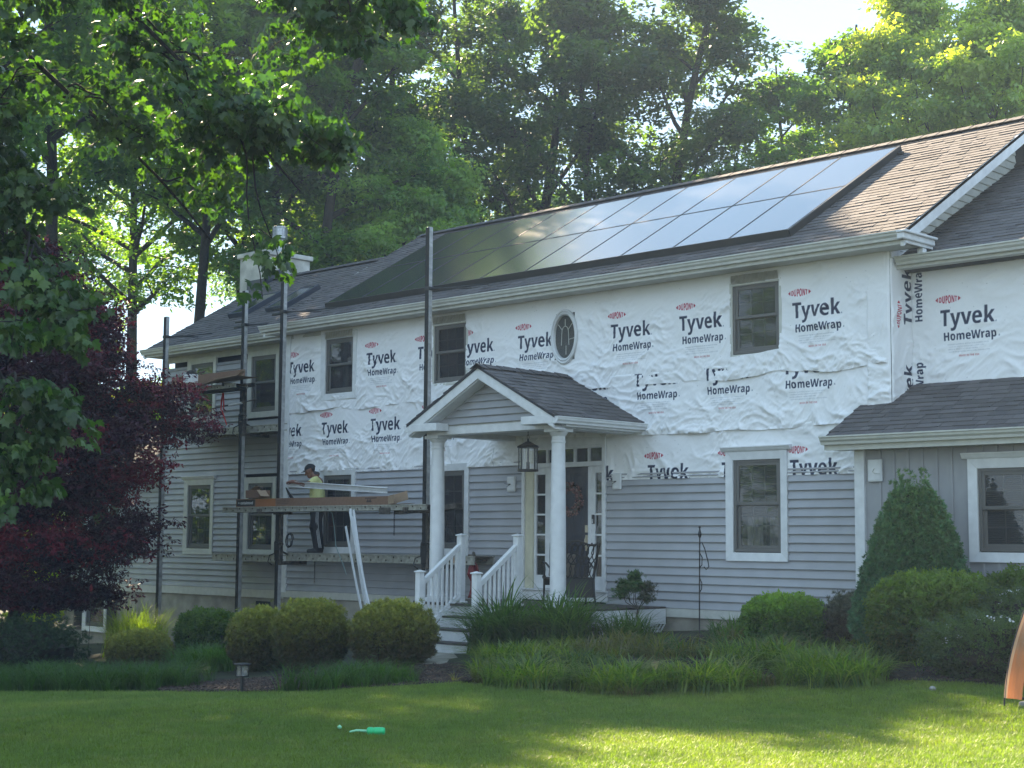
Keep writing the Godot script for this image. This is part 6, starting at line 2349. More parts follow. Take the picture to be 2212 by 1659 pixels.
func beds():
	mat("twigs", Color(0.022, 0.018, 0.012), 1.0)
	mat("leaf", Color.WHITE, 0.45, {"vc": true, "two": true, "back": Color(1.12, 1.15, 0.42), "spec": 0.5})
	mat("mapleleaf", Color.WHITE, 0.40, {"vc": true, "two": true, "back": Color(0.80, 0.98, 0.44), "spec": 0.55})
	mat("plumleaf", Color.WHITE, 0.40, {"vc": true, "two": true, "back": Color(0.8, 0.28, 0.3), "spec": 0.3})
	mat("needle", Color.WHITE, 0.6, {"vc": true, "two": true, "back": Color(0.45, 0.5, 0.15), "spec": 0.35})
	mat("blade", Color.WHITE, 0.45, {"vc": true, "two": true, "back": Color(1.0, 1.08, 0.35), "spec": 0.45})
	mat("flower", Color(0.80, 0.80, 0.76), 0.8, {"two": true})
	# mulch beds as sheets a little above the ground, with chips
	var m := MB.new()
	for bed in [[1.6, 6.4, 2.3, 2.05], [6.9, 1.9, 3.6, 2.0]]:
		for i in 24:
			var q := []
			for rad in [0.0, 0.5, 1.0]:
				for k in 2:
					var a := TAU * (i + k) / 24.0
					var x: float = bed[0] + cos(a) * bed[2] * rad
					var z: float = bed[1] - sin(a) * bed[3] * rad
					q.append(Vector3(x, gy(x, z) + 0.03, z))
			m.tri(q[0], q[2], q[3])
			m.quad(q[2], q[4], q[5], q[3])
	structure("mulch_bed", m, mats.mulchbed)
	mat("chipmat", Color.WHITE, 0.95, {"vc": true})
	m = MB.new()
	m.box(Vector3.ZERO, Vector3(0.045, 0.008, 0.014))
	var chips := Cloud.new()
	for i in 9000:
		var bed: Array = [[1.6, 6.4, 2.3, 2.05], [6.9, 1.9, 3.6, 2.0]][i % 2]
		var a := rr(0, TAU)
		var r := sqrt(R.randf())
		var x: float = bed[0] + cos(a) * bed[2] * r
		var z: float = bed[1] + sin(a) * bed[3] * r
		chips.add(Transform3D(any_basis(0.5).scaled(Vector3.ONE * rr(0.5, 1.3)), Vector3(x, gy(x, z) + 0.036, z)), Color(0.050, 0.033, 0.025) * rr(0.4, 1.9))
	tag(many("mulch_chips", m.commit(), mats.chipmat, chips), "dark shredded bark mulch on the planting beds", "mulch", "", "stuff")

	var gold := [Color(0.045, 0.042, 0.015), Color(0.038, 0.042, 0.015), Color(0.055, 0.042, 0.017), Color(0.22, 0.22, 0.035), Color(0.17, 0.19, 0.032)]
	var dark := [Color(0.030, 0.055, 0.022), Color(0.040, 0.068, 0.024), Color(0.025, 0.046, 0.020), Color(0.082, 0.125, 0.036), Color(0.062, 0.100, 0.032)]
	var yewg := "clipped golden yews left of the steps"
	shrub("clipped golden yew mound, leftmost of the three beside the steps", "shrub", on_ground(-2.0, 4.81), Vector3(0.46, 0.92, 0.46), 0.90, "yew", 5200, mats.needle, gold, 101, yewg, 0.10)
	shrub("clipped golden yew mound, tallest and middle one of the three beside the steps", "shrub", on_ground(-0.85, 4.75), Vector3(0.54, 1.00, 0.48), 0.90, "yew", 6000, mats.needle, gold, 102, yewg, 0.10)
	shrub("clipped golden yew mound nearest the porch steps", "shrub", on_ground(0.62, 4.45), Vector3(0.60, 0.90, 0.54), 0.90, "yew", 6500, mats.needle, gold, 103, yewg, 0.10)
	shrub("low clipped golden yew mound near the dark red tree", "shrub", on_ground(-5.16, 4.92), Vector3(0.55, 0.66, 0.48), 0.88, "yew", 4600, mats.needle, gold, 104, "", 0.06)
	shrub("round dark green boxwood in front of the bare foundation", "shrub", on_ground(-4.83, 3.81), Vector3(0.47, 0.86, 0.45), 0.70, "box", 4200, mats.leaf, dark, 105, "", 0.05)
	var bright := [Color(0.032, 0.070, 0.024), Color(0.042, 0.085, 0.028), Color(0.030, 0.060, 0.024), Color(0.150, 0.225, 0.045), Color(0.115, 0.185, 0.040)]
	shrub("bright green clipped globe shrub in front of the grey siding", "shrub", on_ground(5.35, 1.74), Vector3(0.50, 0.66, 0.48), 0.78, "box", 4800, mats.leaf, bright, 106, "", 0.04)
	var dusk := [Color(0.030, 0.032, 0.022), Color(0.040, 0.038, 0.026), Color(0.050, 0.045, 0.030), Color(0.090, 0.095, 0.070), Color(0.075, 0.085, 0.060)]
	shrub("dark twiggy yew between the bright globe and the big boxwood", "shrub", on_ground(6.20, 1.25), Vector3(0.46, 0.66, 0.40), 0.75, "yew", 2600, mats.needle, dusk, 107, "", 0.16)
	shrub("largest round boxwood in front of the conical spruce", "shrub", on_ground(7.69, 1.96), Vector3(0.74, 1.02, 0.70), 0.78, "box", 9500, mats.leaf, [Color(0.034, 0.060, 0.024), Color(0.048, 0.080, 0.028), Color(0.060, 0.072, 0.026), Color(0.105, 0.150, 0.042), Color(0.085, 0.128, 0.038)], 108, "", 0.05)
	shrub("dark green rounded shrub below the bay window at the right edge", "shrub", on_ground(8.45, 1.20), Vector3(0.52, 1.0, 0.42), 0.75, "box", 4200, mats.leaf, dark, 109, "", 0.06)
	var spr := [Color(0.022, 0.055, 0.025), Color(0.028, 0.065, 0.028), Color(0.020, 0.048, 0.024), Color(0.045, 0.085, 0.032), Color(0.060, 0.100, 0.030)]
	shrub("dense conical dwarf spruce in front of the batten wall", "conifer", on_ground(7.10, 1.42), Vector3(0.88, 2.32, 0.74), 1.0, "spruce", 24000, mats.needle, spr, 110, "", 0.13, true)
	var cot := [Color(0.045, 0.075, 0.045), Color(0.055, 0.085, 0.055), Color(0.040, 0.065, 0.040), Color(0.085, 0.125, 0.080), Color(0.075, 0.115, 0.070)]
	for q in [["grey green cotoneaster with white flowers behind the big boxwood at right", 8.85, 1.95, 0.60, 0.85, 0.35, 3000, 111, 45], ["spreading grey green cotoneaster at the lower right, in front of the mulch", 9.15, 3.0, 0.85, 0.66, 0.55, 4200, 112, 40], ["pale flowering cotoneaster sprays between the twiggy yew and the boxwood", 6.75, 1.20, 0.34, 0.86, 0.30, 1500, 113, 40]]:
		var s := shrub(q[0], "shrub", on_ground(q[1], q[2]), Vector3(q[3], q[4], q[5]), 0.8, "coton", q[6], mats.leaf, cot, q[7], "", 0.30)
		var fl := MB.new()
		for i in 5:
			leaf(fl, Vector3.ZERO, Basis(Vector3.UP, TAU * i / 5) * Basis(Vector3(0, 0, 1), 0.3), 0.016, 0.013, 0.0)
		var cl := Cloud.new()
		for i in q[8]:
			var a := rr(0, TAU)
			var e := rr(0.1, 1.3)
			for k in 5:
				cl.add(Transform3D(any_basis(0.8), Vector3(cos(a) * cos(e) * q[3] * 1.02 + rr(-0.03, 0.03), q[4] * (0.5 + 0.52 * sin(e)) + rr(-0.02, 0.02), sin(a) * cos(e) * q[5] * 1.02 + rr(-0.03, 0.03))), Color.WHITE)
		many("blossom", fl.commit(), mats.flower, cl, s)
	topiary()

	# strap-leaved plants
	var lily := blades(16, 1.0, 0.030, 1.0, 0.07, 201, 7)
	var lilt := [Color(0.045, 0.095, 0.032), Color(0.058, 0.115, 0.038), Color(0.040, 0.085, 0.030), Color(0.080, 0.140, 0.042)]
	var lg := "daylilies in front of the porch deck"
	mound("arching dark green daylilies against the right-hand stair railing", on_ground(1.15, 2.85), 46, 0.55, 0.42, lily, lilt, 1.0, 1.4, lg)
	mound("arching dark green daylilies in the middle, under the right porch column", on_ground(1.95, 2.45), 50, 0.60, 0.45, lily, lilt, 0.95, 1.35, lg)
	mound("arching dark green daylilies before the deck lattice, next to the little topiary", on_ground(2.75, 1.95), 34, 0.45, 0.40, lily, lilt, 0.55, 0.8, lg)
	var lir := blades(12, 0.50, 0.027, 1.3, 0.09, 202, 5)
	var lt := [Color(0.085, 0.135, 0.030), Color(0.110, 0.165, 0.034), Color(0.065, 0.115, 0.030), Color(0.150, 0.185, 0.045)]
	var dry := [Color(0.16, 0.12, 0.065), Color(0.13, 0.095, 0.05), Color(0.11, 0.13, 0.045)]
	var gg := "grass mounds along the edge of the lawn"
	for q in [["arching grass mound nearest the foot of the steps, tipped with dry blades", 2.75, 4.3, 0.50, 0.42, 49], ["grass mound at the lawn edge left of the sunlit one", 4.75, 6.0, 0.55, 0.50, 66], ["grass mound at the lawn edge where the bed bulges most", 5.9, 5.7, 0.62, 0.50, 77], ["broad grass mound at the lawn edge behind the hook", 6.6, 5.0, 0.60, 0.55, 71], ["rightmost thick grass mound beside the bare mulch", 7.55, 4.05, 0.62, 0.62, 93], ["tall grass mound in front of the bright globe shrub", 6.25, 3.3, 0.75, 0.6, 82]]:
		mound(q[0], on_ground(q[1], q[2]), q[5], q[3], q[4], lir, lt, 0.75, 1.15, gg)
	for q in [["dry brown grass patch at the lawn edge below the sunlit mound", 6.15, 5.95, 0.35, 0.20, 40], ["dry brown grass patch in the mound right of the hook", 6.95, 4.75, 0.35, 0.22, 40], ["dry brown grass tuft near the foot of the steps", 3.15, 4.75, 0.38, 0.22, 44], ["dry straw tangle high in the bed below the dark yew", 6.55, 3.35, 0.30, 0.2, 30]]:
		mound(q[0], on_ground(q[1], q[2]), q[5], q[3], q[4], blades(14, 0.22, 0.008, 1.5, 0.06, 203, 4), dry, 0.8, 1.2, "")
	var cover := Cloud.new()
	for k in 120:
		var cx := rr(2.2, 7.7)
		var cz := rr(0.6, 6.2)
		var lim := 6.25 - maxf(0.0, cx - 5.6) * 0.95 - maxf(0.0, 4.2 - cx) * 0.9
		if cz > lim or cz < 2.3 - 0.5 * (cx - 2.2) or (cx < 2.6 and cz < 3.0):
			continue
		var tone: Color = [Color(0.075, 0.125, 0.030), Color(0.125, 0.165, 0.034), Color(0.055, 0.100, 0.034), Color(0.150, 0.190, 0.042), Color(0.060, 0.105, 0.045), Color(0.13, 0.125, 0.055)][R.randi_range(0, 5)]
		var big := rr(0.30, 0.85)
		var wide := rr(0.12, 0.26)
		for i in int(6 + 38 * wide):
			var x := cx + R.randfn() * wide
			var z := cz + R.randfn() * wide
			var s := big * rr(0.7, 1.15)
			cover.add(Transform3D(Basis(Vector3.UP, rr(0, TAU)).scaled(Vector3(s, s, s)), on_ground(x, z)), tone * rr(0.9, 1.8))
	tag(many("ground_cover", lir, mats.blade, cover), "mixed green strap-leaved ground cover filling the bed right of the steps", "ground cover", "", "stuff")
	mound("upright iris fan in front of the siding, left of the bright globe shrub", on_ground(4.75, 2.0), 26, 0.32, 0.25, blades(9, 0.55, 0.022, 0.35, 0.05, 204, 4), [Color(0.10, 0.17, 0.035), Color(0.08, 0.145, 0.035)], 0.8, 1.1, "")
	# left side
	var wild := blades(18, 0.55, 0.013, 0.9, 0.10, 205, 5)
	var cover2 := Cloud.new()
	for i in 3400:
		var x := rr(-8.5, 3.6)
		var z := rr(4.2, 9.6)
		var edge := 8.45 - 0.10 * (x - 0.5) * (1.0 if x > 0.5 else 0.0) + (0.09 * (0.5 - x) if x < 0.5 else 0.0)
		if z > edge or z < edge - (2.4 if x < -1.0 else 0.5 + 0.35 * absf(x - 1.8)):
			continue
		if x > 0.4 and x < 2.9 and z > edge - 2.0:
			continue
		var s := rr(0.45, 0.95)
		cover2.add(Transform3D(Basis(Vector3.UP, rr(0, TAU)).scaled(Vector3(s, s, s)), on_ground(x, z)), ([Color(0.045, 0.095, 0.025), Color(0.060, 0.120, 0.030), Color(0.050, 0.100, 0.030)][R.randi_range(0, 2)] as Color) * rr(0.9, 1.7))
	tag(many("ground_cover", wild, mats.blade, cover2), "long uncut grass along the left bed, in shade", "ground cover", "", "stuff")
	mound("lush long grass between the small clipped yew and the boxwood", on_ground(-3.3, 4.9), 90, 0.8, 0.5, wild, [Color(0.070, 0.140, 0.030), Color(0.055, 0.115, 0.028)], 0.8, 1.2, "")
	mound("long grass right of the path light, under the nearest yew", on_ground(2.6, 6.6), 80, 0.9, 0.45, wild, [Color(0.045, 0.100, 0.028), Color(0.060, 0.120, 0.030)], 0.55, 0.9, "")
	var tall := blades(18, 1.25, 0.014, 0.75, 0.12, 206, 6)
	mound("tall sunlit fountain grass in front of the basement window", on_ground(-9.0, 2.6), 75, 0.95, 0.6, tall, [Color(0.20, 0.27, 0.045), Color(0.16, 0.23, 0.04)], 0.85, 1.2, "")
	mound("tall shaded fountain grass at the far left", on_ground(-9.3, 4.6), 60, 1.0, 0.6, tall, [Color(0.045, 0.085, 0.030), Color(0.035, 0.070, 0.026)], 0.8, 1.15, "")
	shrub("dark spreading juniper left of the garden stake", "shrub", on_ground(-8.0, 5.6), Vector3(1.5, 1.0, 0.7), 0.8, "yew", 5200, mats.needle, [Color(0.018, 0.030, 0.016), Color(0.022, 0.038, 0.018), Color(0.016, 0.026, 0.014), Color(0.030, 0.055, 0.022), Color(0.026, 0.045, 0.02)], 115, "", 0.30)
	# a young broad-leaved weed before the nearest yew
	var wd := thing("young_plant", "single broad-leaved young plant in front of the nearest yew", "plant", on_ground(1.75, 5.7))
	m = MB.new()
	m.tube([Vector3(0, 0, 0), Vector3(0.02, 0.45, 0)], 0.006, 0.004, 5)
	obj("stem", m, mats.twigs, wd)
	m = MB.new()
	m.col = Color(0.075, 0.125, 0.060)
	for i in 9:
		leaf(m, Vector3(0.01, 0.10 + 0.045 * i, 0), Basis(Vector3.UP, 2.4 * i) * Basis(Vector3(0, 0, 1), 0.5 - 0.05 * i), 0.21 - 0.012 * i, 0.06, 0.01)
	obj("leaves", m, mats.leaf, wd)

func topiary():
	var t := thing("small_tree", "little pruned pine with bare stem and two green tufts beside the porch deck", "small tree", on_ground(2.15, 0.95))
	var m := MB.new()
	m.tube([Vector3(0.05, -0.05, 0), Vector3(0.04, 0.15, 0), Vector3(0.0, 0.32, 0.01), Vector3(0.02, 0.45, 0)], 0.022, 0.014, 6)
	var tips := [Vector3(-0.16, 0.80, 0.05), Vector3(-0.05, 0.90, 0.0), Vector3(-0.20, 0.66, 0.12), Vector3(0.14, 0.74, -0.06), Vector3(0.17, 0.60, 0.02), Vector3(0.02, 0.76, 0.1), Vector3(-0.24, 0.74, 0.0)]
	for p in tips:
		m.tube([Vector3(0.02, 0.42, 0), Vector3(p.x * 0.6, 0.52, p.z), p], 0.010, 0.004, 5)
	obj("trunk", m, mats.oldwood, t)
	var cl := Cloud.new()
	for i in 900:
		var q := R.randi_range(0, tips.size() - 1)
		var p: Vector3 = tips[q] + Vector3(R.randfn(), R.randfn() * 0.7, R.randfn()) * 0.055
		cl.add(Transform3D(any_basis(1.0), p), (Color(0.055, 0.12, 0.035) if q != 3 and q != 4 else Color(0.07, 0.085, 0.05)) * rr(0.7, 1.3))
	many("foliage", leafy("yew"), mats.needle, cl, t)

# ------------------------------------------------------------------ trees
func tree(called: String, label: String, at: Vector3, h: float, rad: float, o := {}) -> Node3D:
	var t := thing(called, label, "tree", at, 0.0, o.get("group", ""))
	var sd: int = o.get("seed", 1)
	var r := RandomNumberGenerator.new()
	r.seed = sd * 7919 + 3
	var start: float = o.get("start", 0.35)
	var rise: float = o.get("rise", 0.55)
	var limbs: int = o.get("limbs", 20)
	var subs: int = o.get("subs", 5)
	var total: int = o.get("clusters", 4000)
	var puff: float = o.get("puff", 0.55) * o.get("loose", 0.78)
	var kind: String = o.get("leaf", "oak")
	var tones: Array = o.get("tones", [Color(0.05, 0.10, 0.03)])
	var forks: int = o.get("forks", 1)
	var lean := Vector3(r.randf_range(-1, 1), 0, r.randf_range(-1, 1)) * 0.03 * h
	var trunk := MB.new()
	var br := MB.new()
	var spots := []      # [centre, outward direction, tone]
	for fk in forks:
		var path := []
		var fa := TAU * fk / forks + r.randf_range(-0.5, 0.5)
		var away := Vector3(cos(fa), 0, sin(fa)) * (0.0 if forks == 1 else rad * r.randf_range(0.35, 0.55))
		for i in 10:
			var s := i / 9.0
			path.append(Vector3(0, -0.3, 0) + Vector3.UP * (h * 0.95 + 0.3) * s + lean * s * s + away * pow(s, 1.3) + Vector3(sin(s * 5.0 + sd + fk), 0, cos(s * 4.0 + sd * 2 + fk)) * 0.02 * h * s)
		var r0: float = o.get("trunk", h * 0.016) / (1.0 if fk == 0 else 1.25)
		trunk.tube(path, r0, r0 * 0.12, 9)
		for i in limbs / forks:
			var f := (i + r.randf_range(0.1, 0.9)) / (limbs / forks)
			var s := lerpf(start, 0.97, f)
			var k := int(s * 9.0)
			var p: Vector3 = (path[k] as Vector3).lerp(path[mini(k + 1, 9)], s * 9.0 - k)
			var prof := sin(PI * clampf(pow(f, o.get("widest", 0.75)) * 0.86 + 0.12, 0, 1))
			var az := 2.4 * i + r.randf_range(-0.5, 0.5) + fk * 1.3
			var el := rise * r.randf_range(0.5, 1.3) + 0.35 * f
			var len := rad * prof * r.randf_range(0.75, 1.1) * (1.0 if forks == 1 else 0.75)
			var d := Vector3(cos(az) * cos(el), sin(el), sin(az) * cos(el))
			var droop: float = o.get("droop", 0.0)
			var lp := []
			for j in 6:
				var q := j / 5.0
				lp.append(p + d * len * q + Vector3.UP * len * (0.10 - droop) * q * q + Vector3(sin(q * 6.0 + i), cos(q * 5.0 + i * 2.0), sin(q * 4.0 + i * 3.0)) * 0.05 * len * q)
			var lr := maxf(0.02, r0 * 0.42 * (1.0 - 0.75 * f))
			br.tube(lp, lr, lr * 0.25, 5)
			for j in subs:
				var q := lerpf(0.30, 1.0, (j + r.randf_range(0.2, 0.9)) / subs)
				var kk := mini(int(q * 5.0), 4)
				var sp: Vector3 = (lp[kk] as Vector3).lerp(lp[kk + 1], q * 5.0 - kk)
				var sa := az + (1 if j % 2 == 0 else -1) * r.randf_range(0.4, 1.3)
				var sd2 := Vector3(cos(sa), r.randf_range(-0.1, 0.6), sin(sa)).normalized()
				var sl := len * r.randf_range(0.18, 0.42) * (1.2 - 0.5 * q)
				br.tube([sp, sp + sd2 * sl * 0.5 + Vector3.UP * 0.04 * sl, sp + sd2 * sl], lr * 0.35, 0.008, 4)
				var tone: Color = tones[r.randi_range(0, tones.size() - 1)]
				spots.append([sp + sd2 * sl, sd2, tone])
				spots.append([sp + sd2 * sl * 0.5, sd2, tone])
			spots.append([lp[5], d, tones[r.randi_range(0, tones.size() - 1)]])
	obj("trunk", trunk, mats.get(o.get("bark", "bark")), t)
	obj("branches", br, mats.get(o.get("bark", "bark")), t)
	var cl := Cloud.new()
	var per := maxi(1, total / spots.size())
	for s in spots:
		var big := r.randf_range(0.6, 1.35)
		for i in int(per * big * big):
			var g := Vector3(r.randfn(), r.randfn() * o.get("flat", 0.45), r.randfn()) * puff * 0.5 * big
			var c: Vector3 = s[0] + g
			if c.y < o.get("low", 0.4):
				continue
			var b := Basis(Vector3.UP, r.randf_range(0, TAU)) * Basis(Vector3(0, 0, 1), r.randf_range(-0.6, 0.5)) * Basis(Vector3(1, 0, 0), r.randf_range(-0.6, 0.6))
			var sc := r.randf_range(0.75, 1.25)
			cl.add(Transform3D(b.scaled(Vector3(sc, sc, sc)), c), (s[2] as Color) * r.randf_range(1.8, 3.2))
	many("crown", leafy(kind), mats.get(o.get("mat", "leaf")), cl, t)
	return t

func foot(dx: float, depth: float) -> Vector3:
	var p := pix(dx, 1149, depth)
	return Vector3(p.x, gy(p.x, p.z), p.z)

func trees():
	mat("bark", Color(0.060, 0.050, 0.042), 0.95, {"tex": "bark", "stretch": Vector3(1.2, 0.35, 1.2)})
	var deep := [Color(0.038, 0.066, 0.040), Color(0.046, 0.078, 0.044), Color(0.034, 0.060, 0.040)]
	var fresh := [Color(0.070, 0.125, 0.046), Color(0.095, 0.155, 0.048), Color(0.060, 0.110, 0.046)]
	var pale := [Color(0.190, 0.230, 0.085), Color(0.130, 0.180, 0.075), Color(0.210, 0.250, 0.085)]
	var mid := [Color(0.055, 0.105, 0.034), Color(0.065, 0.120, 0.038), Color(0.048, 0.095, 0.032)]
	tree("leafy_tree", "fresh green pear-shaped tree just behind the left half of the roof", foot(850, 46), 16.2, 4.0, {"seed": 3, "tones": [Color(0.13, 0.20, 0.085), Color(0.16, 0.235, 0.090), Color(0.11, 0.175, 0.08)], "leaf": "fine", "clusters": 6000, "start": 0.28, "limbs": 34, "subs": 5, "puff": 0.75, "widest": 0.62, "trunk": 0.30, "rise": 0.62})
	tree("oak_tree", "tall dark oak with bare forking limbs behind the middle of the roof", foot(1075, 52), 24.0, 5.2, {"seed": 5, "tones": deep, "clusters": 4200, "start": 0.36, "limbs": 36, "subs": 5, "puff": 1.05, "trunk": 0.36, "rise": 0.75, "forks": 3})
	tree("oak_tree", "massive dark oak right of the forking one, behind the bright solar panels", foot(1385, 50), 22.5, 5.6, {"seed": 8, "tones": deep, "clusters": 6000, "start": 0.34, "limbs": 38, "subs": 5, "puff": 1.05, "trunk": 0.38, "rise": 0.55, "forks": 2})
	tree("oak_tree", "open crowned tree with curving dark limbs showing, right of the sky gap", foot(1765, 48), 18.6, 4.8, {"seed": 12, "tones": mid, "clusters": 3300, "start": 0.42, "limbs": 26, "subs": 5, "puff": 0.8, "trunk": 0.30, "rise": 0.6, "forks": 2})
	tree("maple_tree", "pale yellow green maple behind the right end of the roof, left of its twin", foot(1985, 44), 19.4, 4.0, {"seed": 14, "tones": pale, "leaf": "fine", "clusters": 4800, "start": 0.30, "limbs": 36, "subs": 5, "puff": 0.65, "rise": 0.85, "trunk": 0.2})
	tree("maple_tree", "pale yellow green maple furthest to the right", foot(2170, 41), 18.0, 3.4, {"seed": 15, "tones": pale, "leaf": "fine", "clusters": 4000, "start": 0.3, "limbs": 32, "subs": 5, "puff": 0.6, "rise": 0.85, "trunk": 0.18})
	tree("leafy_tree", "lower bushy tree peeping over the ridge behind the middle panels", foot(1320, 43), 11.9, 2.8, {"seed": 17, "tones": [Color(0.06, 0.115, 0.05), Color(0.07, 0.13, 0.055)], "leaf": "fine", "clusters": 4200, "start": 0.25, "limbs": 26, "subs": 5, "puff": 0.6})
	tree("leafy_tree", "dark rounded tree low behind the ridge below the sky gap", foot(1590, 44), 13.6, 3.4, {"seed": 18, "tones": deep, "leaf": "oak", "clusters": 4600, "start": 0.3, "limbs": 26, "subs": 5, "puff": 0.8})
	var under: Node3D
	var g := "woodland trees behind the left wing"
	tree("woodland_tree", "very tall woodland tree behind the pear-shaped tree, its crown leaving the picture", foot(765, 50), 22.0, 4.6, {"seed": 20, "tones": deep, "clusters": 4200, "start": 0.36, "limbs": 32, "puff": 1.1, "trunk": 0.34, "forks": 2, "group": g})
	tree("woodland_tree", "tall woodland tree right of the chimney, its trunk forked low", foot(640, 44), 23.0, 4.6, {"seed": 21, "tones": mid, "clusters": 3400, "start": 0.44, "limbs": 28, "puff": 1.0, "trunk": 0.28, "forks": 2, "group": g})
	tree("woodland_tree", "woodland tree rising left of the chimney", foot(515, 47), 22.0, 4.4, {"seed": 22, "tones": fresh, "clusters": 2800, "start": 0.5, "limbs": 26, "puff": 0.95, "trunk": 0.26, "group": g})
	tree("woodland_tree", "woodland tree whose straight trunk shows left of the roof's end", foot(400, 44), 23.0, 4.8, {"seed": 23, "tones": fresh, "clusters": 2600, "start": 0.5, "limbs": 26, "puff": 0.95, "trunk": 0.24, "group": g})
	tree("woodland_tree", "woodland tree glimpsed above the middle of the dark red tree", foot(280, 50), 21.0, 4.8, {"seed": 24, "tones": mid, "clusters": 2500, "start": 0.5, "limbs": 26, "puff": 1.0, "trunk": 0.28, "group": g})
	tree("woodland_tree", "woodland tree glimpsed at the far left edge", foot(90, 62), 18.0, 4.6, {"seed": 25, "tones": fresh, "clusters": 2300, "start": 0.5, "limbs": 24, "puff": 1.0, "trunk": 0.26, "group": g})
	for q in [[620, 50, 7.6, 2.8, "right below the chimney"], [480, 47, 8.6, 3.0, "between the chimney and the dark red tree"], [370, 44, 7.2, 2.8, "at the end of the left wing roof"], [40, 40, 7.0, 2.8, "at the far left behind the dark red tree"], [180, 46, 7.6, 3.0, "behind the lower left window"], [415, 60, 9.5, 3.4, "deep in the wood left of the roof's end"], [500, 64, 10.5, 3.6, "deep in the wood behind the chimney"], [310, 58, 9.0, 3.4, "deep in the wood above the dark red tree"]]:
		under = tree("understory_tree", "low yellow green sunlit young tree %s" % q[4], foot(q[0], q[1]), q[2], q[3], {"seed": 30 + int(q[0] / 10), "tones": [Color(0.24, 0.29, 0.04), Color(0.19, 0.25, 0.04), Color(0.29, 0.32, 0.045)], "leaf": "fine", "clusters": 2300, "start": 0.12, "limbs": 18, "subs": 4, "puff": 0.75, "trunk": 0.08, "rise": 0.4})
	# the wood beyond: one tree built, the others copies of it
	var far := tree("distant_tree", "distant woodland tree behind the dark oaks", foot(1180, 78), 22.0, 6.0, {"seed": 41, "tones": mid, "leaf": "big", "clusters": 2600, "start": 0.15, "limbs": 26, "puff": 1.5, "group": "distant trees of the wood"})
	var others := [[-150, 70, 0.5, "at the far left"], [160, 76, 0.5, "left of the chimney, deepest in the wood"], [400, 68, 0.5, "seen through the gap left of the roof"], [650, 80, 1.05, "behind the chimney"], [900, 74, 0.95, "behind the pear-shaped tree"], [1450, 80, 0.75, "below the sky gap"], [1690, 76, 0.66, "behind the open crowned tree"], [1880, 70, 0.7, "between the open crowned tree and the pale maples"], [2120, 72, 0.7, "behind the pale maples"]]
	for q in others:
		var c: Node3D = far.duplicate()
		c.name = numbered("distant_tree")
		add_child(c)
		c.position = foot(q[0], q[1])
		c.rotation.y = q[0] * 0.37
		c.scale = Vector3.ONE * q[2]
		c.set_meta("label", "distant woodland tree %s" % q[3])
	# shade from the west: trees left of the picture's edge
	tree("shade_tree", "broad shade tree left of the lawn, its foot hidden by the dark red tree", Vector3(-22.5, gy(-22.5, -2.5), -2.5), 25.0, 5.0, {"seed": 51, "tones": mid, "leaf": "big", "clusters": 2600, "start": 0.5, "limbs": 28, "puff": 1.0, "trunk": 0.3})
	tree("shade_tree", "second shade tree farther left beyond the lawn", Vector3(-17.5, gy(-17.5, 2.4), 2.4), 23.0, 5.2, {"seed": 52, "tones": mid, "leaf": "big", "clusters": 2900, "start": 0.5, "limbs": 28, "puff": 1.0, "trunk": 0.3})
	for q in [[-29.0, 14.0, 0.95, "left of the lawn, across the garden"], [-25.0, 24.0, 0.9, "far left, in front of the house"], [-36.0, 4.0, 1.0, "beyond the end of the left wing"], [-18.0, 34.0, 0.9, "farthest forward on the left"], [-21.5, 8.5, 0.85, "nearest the dark red tree, out to its left"], [-19.5, 17.0, 0.8, "left of the large maple"]]:
		var c: Node3D = far.duplicate()
		c.name = numbered("distant_tree")
		add_child(c)
		c.position = on_ground(q[0], q[1])
		c.rotation.y = q[1]
		c.scale = Vector3.ONE * q[2] * 0.8
		c.set_meta("label", "tree %s" % q[3])
	for q in [[-26.0, 12.0, 1.1, "left of the lawn"], [-33.0, 17.5, 1.3, "far left across the lawn"], [-22.0, 21.0, 1.1, "forward on the left"], [-31.0, 7.0, 1.2, "beyond the garden on the left"]]:
		var c: Node3D = under.duplicate()
		c.name = numbered("understory_tree")
		add_child(c)
		c.position = on_ground(q[0], q[1])
		c.rotation.y = q[1]
		c.scale = Vector3.ONE * q[2]
		c.set_meta("label", "low young tree %s" % q[3])
	plum()
	near_maple()

func plum():
	var at := foot(40, 28.8)
	var r := [Color(0.024, 0.007, 0.012), Color(0.030, 0.008, 0.013), Color(0.020, 0.007, 0.012), Color(0.075, 0.010, 0.017)]
	mat("darkbark", Color(0.030, 0.024, 0.022), 0.95, {"tex": "bark", "stretch": Vector3(1.5, 0.6, 1.5)})
	tree("dark_red_tree", "dense dark red leaved plum tree in front of the left wing", at, 8.3, 3.05, {"seed": 61, "tones": r, "leaf": "plum", "mat": "plumleaf", "clusters": 24000, "low": 1.15, "start": 0.15, "limbs": 60, "subs": 6, "puff": 0.50, "flat": 0.62, "rise": 0.26, "widest": 0.7, "loose": 1.0, "trunk": 0.14, "bark": "darkbark", "droop": 0.10})

